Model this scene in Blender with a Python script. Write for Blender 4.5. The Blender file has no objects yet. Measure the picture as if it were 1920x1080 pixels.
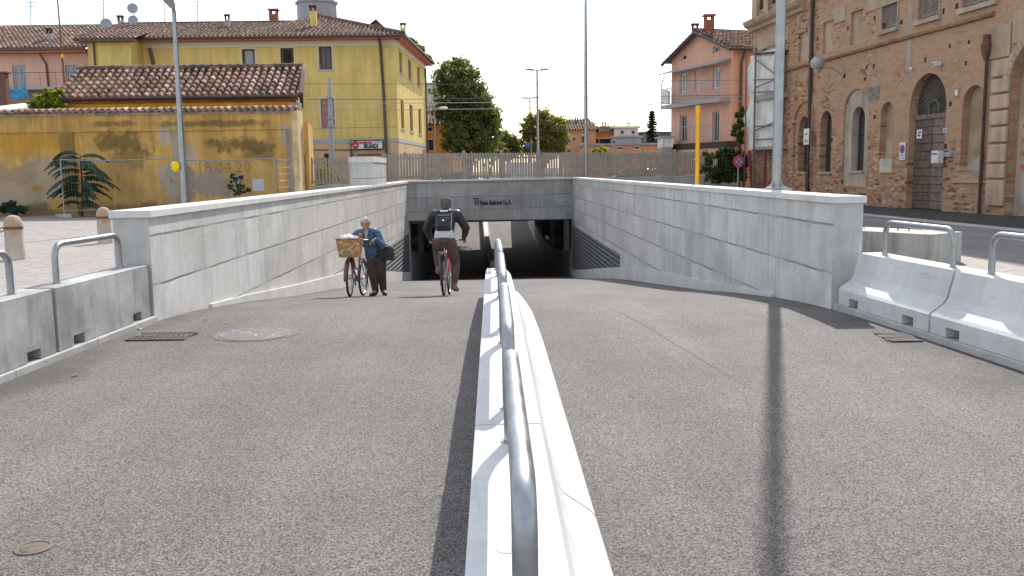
import bpy, bmesh, math, random
from mathutils import Vector, Matrix, Euler
random.seed(7)
R = math.radians
SC = bpy.context.scene
COL = SC.collection
# ------------------------------------------------------------------ camera model
EYE = 1.70
FPX = 1700.0
PITCH, YAW, ROLL = R(7.37), R(-0.607), R(-0.8)
CAMR = Matrix.Rotation(YAW, 3, 'Z') @ Matrix.Rotation(math.pi/2 - PITCH, 3, 'X') @ Matrix.Rotation(ROLL, 3, 'Z')
CAMP = Vector((0, 0, EYE))
def ray(px, py):
    return CAMR @ Vector(((px-960)/FPX, -(py-540)/FPX, -1))
def P(px, py, Y):
    d = ray(px, py); return CAMP + d*(Y/d.y)
def G(px, py, z):
    d = ray(px, py); return CAMP + d*((z-EYE)/d.z)
def S(px, Y):            # length of px photo pixels at distance Y
    return px*Y/FPX
# ------------------------------------------------------------------ materials
MATS = {}
def newmat(name):
    m = bpy.data.materials.new(name); m.use_nodes = True
    nt = m.node_tree; nt.nodes.clear()
    out = nt.nodes.new('ShaderNodeOutputMaterial'); b = nt.nodes.new('ShaderNodeBsdfPrincipled')
    nt.links.new(b.outputs[0], out.inputs[0])
    MATS[name] = m
    return m, nt, b
class N:
    """small node helper"""
    def __init__(s, nt): s.nt = nt
    def node(s, t, **kw):
        n = s.nt.nodes.new(t)
        for k, v in kw.items(): setattr(n, k, v)
        return n
    def put(s, sock, v):
        if hasattr(v, 'links') or isinstance(v, bpy.types.NodeSocket): s.nt.links.new(v, sock)
        elif isinstance(v, (tuple, list)) and sock.type == 'RGBA' and len(v) == 3: sock.default_value = (*v, 1)
        else: sock.default_value = v
    def coord(s, kind='Object'): return s.node('ShaderNodeTexCoord').outputs[kind]
    def sep(s, v):
        n = s.node('ShaderNodeSeparateXYZ'); s.put(n.inputs[0], v); return n.outputs
    def comb(s, x, y, z):
        n = s.node('ShaderNodeCombineXYZ')
        for i, v in enumerate((x, y, z)): s.put(n.inputs[i], v)
        return n.outputs[0]
    def math(s, op, a, b=0.0, c=0.0, clamp=False):
        n = s.node('ShaderNodeMath', operation=op, use_clamp=clamp)
        for i, v in enumerate((a, b, c)): s.put(n.inputs[i], v)
        return n.outputs[0]
    def noise(s, v, scale, detail=4, rough=.55, dist=0.0):
        n = s.node('ShaderNodeTexNoise'); s.put(n.inputs['Vector'], v); n.inputs['Scale'].default_value = scale
        n.inputs['Detail'].default_value = detail; n.inputs['Roughness'].default_value = rough; n.inputs['Distortion'].default_value = dist
        return n.outputs['Fac']
    def scale(s, v, sx, sy, sz):
        n = s.node('ShaderNodeMapping'); s.put(n.inputs[0], v); n.inputs['Scale'].default_value = (sx, sy, sz); return n.outputs[0]
    def ramp(s, f, lo, hi, a=0.0, b=1.0):
        n = s.node('ShaderNodeMapRange', interpolation_type='SMOOTHSTEP'); s.put(n.inputs[0], f)
        n.inputs[1].default_value = lo; n.inputs[2].default_value = hi; n.inputs[3].default_value = a; n.inputs[4].default_value = b
        return n.outputs[0]
    def mix(s, f, a, b):
        n = s.node('ShaderNodeMix', data_type='RGBA')
        s.put(n.inputs['Factor'], f); s.put(n.inputs[6], a); s.put(n.inputs[7], b); return n.outputs[2]
    def mul(s, a, b, f=1.0):
        n = s.node('ShaderNodeMix', data_type='RGBA', blend_type='MULTIPLY')
        s.put(n.inputs['Factor'], f); s.put(n.inputs[6], a); s.put(n.inputs[7], b); return n.outputs[2]
    def gray(s, v): return s.comb(v, v, v)
    def bump(s, h, strength, dist, bsdf):
        n = s.node('ShaderNodeBump'); n.inputs['Strength'].default_value = strength; n.inputs['Distance'].default_value = dist
        s.put(n.inputs['Height'], h); s.nt.links.new(n.outputs[0], bsdf.inputs['Normal'])
    def ell(s, X, Z, cx, cz, rx, rz):     # 1 at the centre, 0 at the rim, negative beyond
        a = s.math('DIVIDE', s.math('SUBTRACT', X, cx), rx); b = s.math('DIVIDE', s.math('SUBTRACT', Z, cz), rz)
        d = s.math('SQRT', s.math('ADD', s.math('MULTIPLY', a, a), s.math('MULTIPLY', b, b)))
        return s.math('SUBTRACT', 1.0, d)
def plain(name, col, rough=.7, var=.18, scale=6, metal=0.0, bump=.0, bscale=40, spec=.5):
    m, nt, b = newmat(name); h = N(nt); c = h.coord()
    f = h.noise(c, scale, 5, .6)
    lo = tuple(x*(1-var) for x in col); hi = tuple(min(1, x*(1+var)) for x in col)
    nt.links.new(h.mix(h.ramp(f, .3, .7), lo, hi), b.inputs['Base Color'])
    b.inputs['Roughness'].default_value = rough; b.inputs['Metallic'].default_value = metal
    b.inputs['Specular IOR Level'].default_value = spec
    if bump: h.bump(h.noise(c, bscale, 4), bump, .01, b)
    return m
# ------------------------------------------------------------------ mesh builder
TM = {}     # world matrix of every thing (and of the parts under it)
class MB:
    def __init__(s): s.v = []; s.f = []; s.mi = []; s.uv = {}; s.cur = 0
    def face(s, pts):
        i = len(s.v); s.v += [Vector(p) for p in pts]; s.f.append(list(range(i, i+len(pts)))); s.mi.append(s.cur); return s
    def add(s, vs, fs, M=None):
        i = len(s.v); s.v += [(M @ Vector(p)) if M else Vector(p) for p in vs]
        for f in fs: s.f.append([i+k for k in f]); s.mi.append(s.cur)
        return s
    def box(s, c, size, M=None, rz=0.0):
        x, y, z = (k/2 for k in size)
        vs = [Vector(p) for p in ((-x,-y,-z),(x,-y,-z),(x,y,-z),(-x,y,-z),(-x,-y,z),(x,-y,z),(x,y,z),(-x,y,z))]
        q = Matrix.Rotation(rz, 3, 'Z'); vs = [q @ p + Vector(c) for p in vs]
        return s.add(vs, [(0,3,2,1),(4,5,6,7),(0,1,5,4),(1,2,6,5),(2,3,7,6),(3,0,4,7)], M)
    def box2(s, a, b, M=None):
        a, b = Vector(a), Vector(b); return s.box((a+b)/2, [abs(k) for k in (b-a)], M)
    def hexa(s, bot, top):      # two quads (4 points each)
        return s.add(list(bot)+list(top), [(0,3,2,1),(4,5,6,7),(0,1,5,4),(1,2,6,5),(2,3,7,6),(3,0,4,7)])
    def prism(s, prof, A, B):   # polygon given as points at A side, and the same at B side
        n = len(prof); a = [A(p) for p in prof]; b = [B(p) for p in prof]
        fs = [tuple(range(n))[::-1], tuple(range(n, 2*n))]
        for i in range(n): j = (i+1) % n; fs.append((i, j, n+j, n+i))
        return s.add(a+b, fs)
    def tube(s, pts, r, n=8, caps=True):
        pts = [Vector(p) for p in pts]; rs = r if isinstance(r, (list, tuple)) else [r]*len(pts)
        rings = []; up = None
        for i, p in enumerate(pts):
            t = (pts[min(i+1, len(pts)-1)] - pts[max(i-1, 0)])
            if t.length < 1e-9: t = Vector((0,0,1))
            t.normalize()
            if up is None:
                up = Vector((0,0,1)) if abs(t.z) < .9 else Vector((1,0,0))
            a = t.cross(up)
            if a.length < 1e-6: a = t.cross(Vector((.3,1,.2)))
            a.normalize(); b = t.cross(a).normalized(); up = b.cross(t) if False else a.cross(t)
            rings.append([p + (a*math.cos(2*math.pi*k/n) + b*math.sin(2*math.pi*k/n))*rs[i] for k in range(n)])
        vs = [q for rg in rings for q in rg]; fs = []
        for i in range(len(pts)-1):
            for k in range(n):
                k2 = (k+1) % n; fs.append((i*n+k, i*n+k2, (i+1)*n+k2, (i+1)*n+k))
        if caps: fs += [tuple(range(n))[::-1], tuple((len(pts)-1)*n+k for k in range(n))]
        return s.add(vs, fs)
    def lathe(s, prof, c, n=20, axis='Z', M=None):
        c = Vector(c); vs = []; fs = []
        for r, h in prof:
            for k in range(n):
                a = 2*math.pi*k/n
                p = Vector((r*math.cos(a), r*math.sin(a), h))
                if axis == 'Y': p = Vector((p.x, p.z, p.y))
                if axis == 'X': p = Vector((p.z, p.x, p.y))
                vs.append(c + p)
        m = len(prof)
        for i in range(m-1):
            for k in range(n): k2 = (k+1) % n; fs.append((i*n+k, i*n+k2, (i+1)*n+k2, (i+1)*n+k))
        if prof[0][0] > 1e-5: fs.append(tuple(range(n))[::-1])
        if prof[-1][0] > 1e-5: fs.append(tuple((m-1)*n+k for k in range(n)))
        return s.add(vs, fs, M)
    def ball(s, c, r, n=14, m=9, sq=(1,1,1)):
        c = Vector(c); vs = []; fs = []
        for i in range(m+1):
            t = math.pi*i/m
            for k in range(n):
                a = 2*math.pi*k/n
                vs.append(c + Vector((r*sq[0]*math.sin(t)*math.cos(a), r*sq[1]*math.sin(t)*math.sin(a), r*sq[2]*math.cos(t))))
        for i in range(m):
            for k in range(n): k2 = (k+1) % n; fs.append((i*n+k, (i+1)*n+k, (i+1)*n+k2, i*n+k2))
        return s.add(vs, fs)
    def build(s, name, mats, parent=None, smooth=None, origin=None, local=False, bevel=0, recalc=True, weld=True):
        me = bpy.data.meshes.new(name)
        if parent is not None:
            M = TM[parent.name]; inv = M.inverted()
        else:
            M = Matrix.Translation(origin if origin is not None else (0,0,0)); inv = M.inverted()
        vs = s.v if local else [inv @ p for p in s.v]
        me.from_pydata([tuple(p) for p in vs], [], s.f)
        for m in (mats if isinstance(mats, (list, tuple)) else [mats]): me.materials.append(m)
        for p, i in zip(me.polygons, s.mi): p.material_index = i
        if s.uv:
            L = me.uv_layers.new(name='UVMap')
            for p in me.polygons:
                q = s.uv.get(p.index)
                if q:
                    for li, u in zip(p.loop_indices, q): L.data[li].uv = u
        if recalc or weld:
            bm = bmesh.new(); bm.from_mesh(me)
            if weld: bmesh.ops.remove_doubles(bm, verts=bm.verts, dist=1e-5)
            if recalc: bmesh.ops.recalc_face_normals(bm, faces=bm.faces)
            bm.to_mesh(me); bm.free()
        o = bpy.data.objects.new(name, me); COL.objects.link(o)
        if parent is not None: o.parent = parent
        else: o.matrix_world = M
        TM[o.name] = M
        if smooth is not None:
            for p in me.polygons: p.use_smooth = True
            me.set_sharp_from_angle(angle=R(smooth))
        if bevel:
            b = o.modifiers.new('bevel', 'BEVEL'); b.width = bevel; b.segments = 2; b.limit_method = 'ANGLE'; b.angle_limit = R(40)
        return o
def tag(o, label, cat, group=None):
    o['label'] = label; o['category'] = cat
    if group: o['group'] = group
    return o
def thing(name, label, cat, loc=(0,0,0), rotz=0.0, group=None, rot=None):
    o = bpy.data.objects.new(name, None); COL.objects.link(o); o.empty_display_size = .2
    o.location = loc; e = Euler(rot if rot else (0,0,rotz)); o.rotation_euler = e
    TM[o.name] = Matrix.Translation(loc) @ e.to_matrix().to_4x4()
    return tag(o, label, cat, group)
def kind(o, k='structure'):
    o['kind'] = k; return o
def frame_thing(name, label, cat, p0, p1, z0, group=None):
    """thing whose local x runs from p0 to p1 (plan points), local -y faces the viewer side, z up"""
    a = math.atan2(p1[1]-p0[1], p1[0]-p0[0])
    t = thing(name, label, cat, (p0[0], p0[1], z0), a, group)
    L = math.hypot(p1[0]-p0[0], p1[1]-p0[1])
    n = Vector((math.sin(a), -math.cos(a), 0))      # outward (local -y)
    o = Vector((p0[0], p0[1], z0)); ux = Vector((math.cos(a), math.sin(a), 0))
    def fp(px, py, off=0.0):       # photo pixel -> (u, z) on the plane y = -off
        d = ray(px, py); oo = o + n*off
        k = (oo-CAMP).dot(n)/d.dot(n); q = CAMP + d*k - o
        return q.dot(ux), q.z
    return t, L, fp
def copytree(root, loc, label, group=None, rotz=None, names=True):
    r = root.copy(); COL.objects.link(r); r.location = loc
    if rotz is not None: r.rotation_euler.z = rotz
    r['label'] = label
    if group: r['group'] = group
    def rec(src, dst):
        for ch in [c for c in src.children]:
            c = ch.copy(); COL.objects.link(c); c.parent = dst; rec(ch, c)
    rec(root, r)
    return r
def arch(u0, u1, z0, zs, zt, n=14):      # arched opening outline: sill z0, spring zs, top zt
    c = (u0+u1)/2; r = (u1-u0)/2
    pts = [(u0, z0), (u1, z0)]
    for i in range(n+1):
        a = math.pi*i/n; pts.append((c + r*math.cos(a), zs + (zt-zs)*math.sin(a)))
    return pts
def rect(u0, u1, z0, z1): return [(u0, z0), (u1, z0), (u1, z1), (u0, z1)]
def facade(name, mat, parent, outline, holes=(), depth=.3, y=0.0, rmat=None):
    """wall face in the local x-z plane at local y, with openings that have reveals going inwards"""
    bm = bmesh.new(); edges = []
    def loop(pts, yy):
        vs = [bm.verts.new((u, yy, z)) for u, z in pts]
        return vs, [bm.edges.new((vs[i], vs[(i+1) % len(vs)])) for i in range(len(vs))]
    _, e = loop(outline, y); edges += e
    hl = []
    for hh in holes:
        vs, e = loop(hh, y); edges += e; hl.append((vs, hh))
    bmesh.ops.triangle_fill(bm, use_beauty=True, use_dissolve=False, edges=edges, normal=(0,-1,0))
    for f in bm.faces:
        f.normal_update()
        if f.normal.y > 0: f.normal_flip()
    for vs, hh in hl:
        back = [bm.verts.new((u, y+depth, z)) for u, z in hh]
        for i in range(len(vs)):
            j = (i+1) % len(vs)
            f = bm.faces.new((vs[j], vs[i], back[i], back[j])); f.material_index = 1 if rmat else 0
    me = bpy.data.meshes.new(name); bm.to_mesh(me); bm.free()
    me.materials.append(mat)
    if rmat: me.materials.append(rmat)
    o = bpy.data.objects.new(name, me); COL.objects.link(o); o.parent = parent; TM[o.name] = TM[parent.name]
    return o
def flat(name, mat, parent, outline, y):
    mb = MB(); mb.face([(u, y, z) for u, z in outline]); return mb.build(name, mat, parent, local=True, recalc=False)
def text_mesh(name, txt, size, mat, M, parent=None, extrude=.004, bold=0.0, origin=None):
    cu = bpy.data.curves.new(name, 'FONT'); cu.body = txt; cu.size = size; cu.extrude = extrude; cu.offset = bold
    cu.align_x = 'LEFT'; cu.align_y = 'BOTTOM_BASELINE'; cu.resolution_u = 2
    t = bpy.data.objects.new(name+'_t', cu); COL.objects.link(t)
    dg = bpy.context.evaluated_depsgraph_get(); dg.update()
    me = bpy.data.meshes.new_from_object(t.evaluated_get(dg)); me.name = name
    bpy.data.objects.remove(t); bpy.data.curves.remove(cu)
    me.transform(M); me.materials.clear(); me.materials.append(mat)
    o = bpy.data.objects.new(name, me); COL.objects.link(o)
    if parent is not None: o.parent = parent; TM[o.name] = TM[parent.name]
    return o
# ------------------------------------------------------------------ road profile
PROF = [(-30,1.70),(0,1.70),(8,1.70),(10.6,1.71),(12,1.79),(14,1.97),(15.6,2.14),(16.8,2.28),(20,2.60),(28.3,3.43),(40,4.78),(44.5,5.25),
        (50,5.76),(55,6.03),(60,6.10),(65,6.02),(70,5.70),(76,5.10),(82,4.45),(100,2.55),(110,1.6),(114,1.5),(130,1.5)]
def zr(Y):
    for i in range(len(PROF)-1):
        (a, da), (b, db) = PROF[i], PROF[i+1]
        if a <= Y <= b:
            t = (Y-a)/(b-a)
            def sl(k):
                k = min(max(k, 1), len(PROF)-2)
                return (PROF[k+1][1]-PROF[k-1][1])/(PROF[k+1][0]-PROF[k-1][0])
            m0, m1 = sl(i)*(b-a), sl(i+1)*(b-a)
            return EYE - ((2*t**3-3*t*t+1)*da + (t**3-2*t*t+t)*m0 + (-2*t**3+3*t*t)*db + (t**3-t*t)*m1)
    return 0.2
XL = -4.10
def XR(Y): return 3.97 - .0145*(Y-10.8)
ZG = 0.20        # square and street level
# ------------------------------------------------------------------ materials of the place
def m_asphalt(name, base=.15, warm=1.0, lane=False):
    m, nt, b = newmat(name); h = N(nt); c = h.coord()
    X, Y, Z = h.sep(c); f1 = h.noise(c, 110, 4, .7); f2 = h.noise(c, 34, 3, .6); f3 = h.noise(c, .5, 5, .6); f4 = h.noise(h.scale(c, 1, .12, 1), 1.3, 4, .6)
    vo = h.node('ShaderNodeTexVoronoi'); nt.links.new(c, vo.inputs['Vector']); vo.inputs['Scale'].default_value = 125; st_ = h.sep(vo.outputs['Color'])[0]
    g = h.math('ADD', h.math('MULTIPLY', h.ramp(st_, .15, .95), .60), h.math('MULTIPLY', h.ramp(f1, .40, .62), .40)); g = h.math('ADD', g, h.math('MULTIPLY', h.ramp(f2, .35, .65), .08))
    col = h.mix(g, (base*.15, base*.145, base*.14), (base*2.05, base*1.97*warm, base*1.93*warm*warm))
    big = h.math('ADD', .80, h.math('ADD', h.math('MULTIPLY', h.ramp(f3, .3, .7), .24), h.math('MULTIPLY', h.ramp(f4, .35, .7), .16)))
    col = h.mul(col, h.gray(big))
    if lane:
        # brown dirt gathers along both edges, a paving seam runs through the right lane, polished wheel tracks
        ed = h.math('ADD', h.ramp(h.math('ABSOLUTE', X), 2.7, 4.3, -.5, .42), h.math('MULTIPLY', h.math('SUBTRACT', h.noise(c, 1.1, 6, .7), .5), 1.6))
        col = h.mix(h.math('MULTIPLY', h.ramp(ed, 0, .5), .55), col, (base*.42, base*.38, base*.33))
        sd_ = h.math('ABSOLUTE', h.math('SUBTRACT', X, h.math('ADD', 2.72, h.math('ADD', h.math('MULTIPLY', Y, -.123), h.math('MULTIPLY', h.noise(c, 1.5, 3), .05)))))
        col = h.mix(h.math('MULTIPLY', h.math('MULTIPLY', h.ramp(sd_, .008, .022, 1, 0), .5), h.math('MULTIPLY', h.ramp(Y, 13, 15, 1, 0), h.ramp(Y, 6, 8, 0, 1))), col, (base*.3, base*.28, base*.26))
        for xt, wd in ((-2.9, .34), (-1.35, .34), (1.5, .36), (3.0, .34)):
            tr = h.math('ABSOLUTE', h.math('SUBTRACT', X, h.math('ADD', xt, h.math('MULTIPLY', h.noise(h.scale(c, .3, .3, 1), .5, 2), .3))))
            col = h.mul(col, h.gray(h.ramp(tr, 0, wd, 1.05, 1.0)))
        sp = h.node('ShaderNodeTexVoronoi'); nt.links.new(c, sp.inputs['Vector']); sp.inputs['Scale'].default_value = 1.4
        col = h.mix(h.math('MULTIPLY', h.ramp(sp.outputs['Distance'], .02, .05, 1, 0), .6), col, (base*.3, base*.28, base*.26))
    nt.links.new(col, b.inputs['Base Color']); b.inputs['Roughness'].default_value = .85; b.inputs['Specular IOR Level'].default_value = .32
    h.bump(f1, .55, .006, b); return m
ASPH = m_asphalt('road asphalt', .128, .950, True)
ASPH2 = m_asphalt('street asphalt', .20, 1.0)
ASPHD = m_asphalt('dark asphalt', .05)
def m_paving():
    m, nt, b = newmat('porphyry setts'); h = N(nt); c = h.coord()
    br = h.node('ShaderNodeTexBrick'); nt.links.new(c, br.inputs['Vector'])
    for k, v in (('Scale', 1), ('Brick Width', .2), ('Row Height', .11), ('Mortar Size', .008), ('Mortar Smooth', .3), ('Bias', 0)): br.inputs[k].default_value = v
    br.inputs['Color1'].default_value = (.36,.32,.295,1); br.inputs['Color2'].default_value = (.27,.24,.22,1); br.inputs['Mortar'].default_value = (.15,.13,.115,1)
    f = h.noise(c, 1.2, 5, .6); f2 = h.noise(c, 9, 4, .7)
    col = h.mul(br.outputs['Color'], h.gray(h.math('ADD', .72, h.math('ADD', h.math('MULTIPLY', f, .3), h.math('MULTIPLY', h.ramp(f2,.3,.7), .25)))))
    nt.links.new(col, b.inputs['Base Color']); b.inputs['Roughness'].default_value = .8
    h.bump(br.outputs['Fac'], -.4, .01, b); return m
PAVE = m_paving()
def m_concrete(name, base, streak=.25, joints=None, mott=.2, tint=(1,1,.98), pits=True):
    """joints: (u axis letter, course height, course offset, panel length, offset)"""
    m, nt, b = newmat(name); h = N(nt); c = h.coord(); X, Y, Z = h.sep(c)
    f = h.noise(c, 1.1, 6, .62); f2 = h.noise(c, 7, 5, .6)
    st = h.noise(h.scale(c, 3.2, 3.2, .28), 1.6, 5, .65); fine = h.noise(h.scale(c, 12, 12, .7), 1.5, 3, .6)
    v = h.math('ADD', 1 - mott*.7 - streak*.7, h.math('ADD', h.math('MULTIPLY', h.ramp(f, .3, .7), mott), h.math('MULTIPLY', h.ramp(st, .32, .62), streak)))
    v = h.math('ADD', v, h.math('MULTIPLY', h.ramp(fine, .3, .7), streak*.35)); v = h.math('ADD', v, h.math('MULTIPLY', f2, mott*.5))
    col = h.mul(tuple(base*t for t in tint), h.gray(v))
    if pits:
        pv = h.node('ShaderNodeTexVoronoi'); nt.links.new(c, pv.inputs['Vector']); pv.inputs['Scale'].default_value = 11
        col = h.mul(col, h.mix(h.ramp(pv.outputs['Distance'], .05, .11), (.55,.54,.52), (1,1,1)), .6)
    if joints:
        ax, ch, co, pl, po = joints
        u = {'x': X, 'y': Y}[ax]
        wob = h.math('MULTIPLY', h.math('SUBTRACT', h.noise(c, 2.2, 3), .5), .03)
        def line(q, period, off, w):
            k = h.math('DIVIDE', h.math('ADD', h.math('ADD', q, wob), off), period)
            fr = h.math('ABSOLUTE', h.math('SUBTRACT', h.math('FRACT', k), .5))
            return h.ramp(fr, .5 - w*2.2/period, .5 - w*.6/period)
        row = h.math('FLOOR', h.math('DIVIDE', h.math('ADD', Z, co), ch))
        shift = h.math('MULTIPLY', h.math('FRACT', h.math('MULTIPLY', row, .37)), pl*.22)
        l1 = line(Z, ch, co, .0105); l2 = line(h.math('ADD', u, shift), pl, po, .0075)
        brk = h.ramp(h.noise(c, 1.1, 4), .35, .6, .25, 1)
        ln = h.math('MULTIPLY', h.math('MAXIMUM', l1, h.math('MULTIPLY', l2, .75)), brk)
        # each cast panel has its own tone, dirt runs under the joints
        pan = h.node('ShaderNodeTexWhiteNoise', noise_dimensions='2D')
        pu = h.math('FLOOR', h.math('DIVIDE', h.math('ADD', h.math('ADD', u, shift), po), pl))
        nt.links.new(h.comb(pu, row, 0), pan.inputs['Vector'])
        col = h.mul(col, h.gray(h.math('ADD', .86, h.math('MULTIPLY', pan.outputs['Value'], .2))))
        dirt = h.math('MULTIPLY', line(Z, ch, h.math('ADD', co, .05), .05), h.ramp(h.noise(h.scale(c, 5, 5, .8), 1.5, 4), .5, .7))
        col = h.mix(h.math('MULTIPLY', dirt, .22), col, (base*.45, base*.44, base*.40))
        col = h.mix(h.math('MULTIPLY', ln, .85), col, (base*.28, base*.27, base*.25))
        # rain streaks from under the coping, blotches and hairline cracks
        rs = h.math('MULTIPLY', h.ramp(h.noise(h.scale(c, 6, 6, .22), 1.4, 4, .6), .52, .72), h.ramp(Z, -.2, 1.1, .15, 1))
        col = h.mix(h.math('MULTIPLY', rs, .30), col, (base*.42, base*.40, base*.35))
        bt = h.ramp(h.noise(c, .55, 6, .7), .50, .66); col = h.mix(h.math('MULTIPLY', bt, .26), col, (base*.60, base*.58, base*.53))
        ck = h.math('ABSOLUTE', h.math('SUBTRACT', h.noise(h.scale(c, 1, 1, 2.6), .9, 5, .65), .5))
        col = h.mix(h.math('MULTIPLY', h.math('MULTIPLY', h.ramp(ck, .0012, .004, 1, 0), h.ramp(h.noise(c, .8, 3), .5, .6)), .55), col, (base*.4, base*.38, base*.35))
        h.bump(h.math('SUBTRACT', h.math('MULTIPLY', f2, .2), ln), .35, .01, b)
    else:
        sc_ = h.ramp(h.noise(h.scale(c, 9, .8, 6), 1.3, 5, .7), .60, .72); col = h.mix(h.math('MULTIPLY', sc_, .35), col, (base*.5, base*.49, base*.46))
        bt = h.ramp(h.noise(c, 2.6, 6, .7), .54, .70); col = h.mix(h.math('MULTIPLY', bt, .22), col, (base*.62, base*.60, base*.55))
        h.bump(h.math('ADD', f2, h.math('MULTIPLY', h.noise(c, 55, 4, .7), .5)), .30, .008, b)
    nt.links.new(col, b.inputs['Base Color']); b.inputs['Roughness'].default_value = .75; b.inputs['Specular IOR Level'].default_value = .35
    return m
CWALL = m_concrete('board cast concrete', .55, .14, ('y', .585, .37, 2.9, .75), .34, (1,.985,.955))
CBEAM = m_concrete('beam concrete', .42, .14, ('x', .62, .18, 2.6, .4), .35)
CEND = m_concrete('plain cast concrete', .46, .14, None, .35, (1,.985,.955))
CCAP = m_concrete('coping concrete', .62, .12, None, .15)
CBAR = m_concrete('white barrier concrete', .56, .10, None, .16, (1,1,1))
CBARL = m_concrete('mottled grey barrier concrete', .31, .25, None, .8)
CKERB = m_concrete('kerb concrete', .42, .1, None, .3)
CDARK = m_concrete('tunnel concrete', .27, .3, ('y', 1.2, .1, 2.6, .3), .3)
CBLOCK = m_concrete('weathered block concrete', .36, .35, None, .45, (1,.96,.88))
def m_galv(name='galvanised steel', col=(.40,.42,.45), r=.36):
    m, nt, b = newmat(name); h = N(nt); c = h.coord()
    v = h.node('ShaderNodeTexVoronoi'); nt.links.new(c, v.inputs['Vector']); v.inputs['Scale'].default_value = 45
    f = h.noise(c, 5, 4)
    g = h.math('ADD', h.math('MULTIPLY', h.sep(v.outputs['Color'])[0], .25), h.math('MULTIPLY', f, .3))
    nt.links.new(h.mix(g, tuple(k*.72 for k in col), tuple(min(1,k*1.15) for k in col)), b.inputs['Base Color'])
    b.inputs['Metallic'].default_value = .85
    nt.links.new(h.ramp(f, .3, .7, r*.8, r*1.4), b.inputs['Roughness']); return m
GALV = m_galv()
GALVD = m_galv('dull grey steel', (.36,.37,.40), .5)
def m_plaster(name, col, mott=.15, streak=.15, sc=.6, extra=None, rough=.85):
    m, nt, b = newmat(name); h = N(nt); c = h.coord(); X, Y, Z = h.sep(c)
    f = h.noise(c, sc, 6, .62); st = h.noise(h.scale(c, 2.2, 2.2, .22), 1.1, 5, .6); f2 = h.noise(c, 9, 4)
    v = h.math('ADD', 1 - mott*.6 - streak*.6, h.math('ADD', h.math('MULTIPLY', h.ramp(f, .3, .7), mott), h.math('MULTIPLY', h.ramp(st, .3, .68), streak)))
    v = h.math('ADD', v, h.math('MULTIPLY', f2, .08))
    col2 = h.mul(col, h.gray(v))
    if extra: col2 = extra(h, c, X, Z, col2)
    nt.links.new(col2, b.inputs['Base Color']); b.inputs['Roughness'].default_value = rough; b.inputs['Specular IOR Level'].default_value = .25
    h.bump(f2, .2, .01, b); return m
def m_tiles(name, lo, hi, moss):
    m, nt, b = newmat(name); h = N(nt); uv = h.coord('UV'); c = h.coord(); U, V, _ = h.sep(uv)
    w = h.node('ShaderNodeTexWhiteNoise', noise_dimensions='2D')
    nt.links.new(h.comb(h.math('FLOOR', U), h.math('FLOOR', V), 0), w.inputs['Vector'])
    r, g, bl = h.sep(w.outputs['Color'])
    col = h.mix(r, lo, hi)
    col = h.mix(h.ramp(g, .72, .95), col, (hi[0]*1.25, hi[1]*1.45, hi[2]*1.6))
    n = h.noise(c, 3.2, 5, .7); n2 = h.noise(c, .7, 4)
    mm = h.math('MULTIPLY', h.ramp(h.math('ADD', h.math('MULTIPLY', n, .6), h.math('ADD', h.math('MULTIPLY', n2, .3), h.math('MULTIPLY', bl, .16))), .46, .66), .85)
    col = h.mix(mm, col, moss)
    nt.links.new(col, b.inputs['Base Color']); b.inputs['Roughness'].default_value = .8; b.inputs['Specular IOR Level'].default_value = .3
    return m
TILE = m_tiles('old roof tiles', (.17,.075,.05), (.42,.26,.20), (.035,.027,.023))
TILE2 = m_tiles('far roof tiles', (.13,.065,.048), (.30,.18,.135), (.05,.038,.032))
TILEU = plain('roof underlay', (.05,.035,.03))
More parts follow.
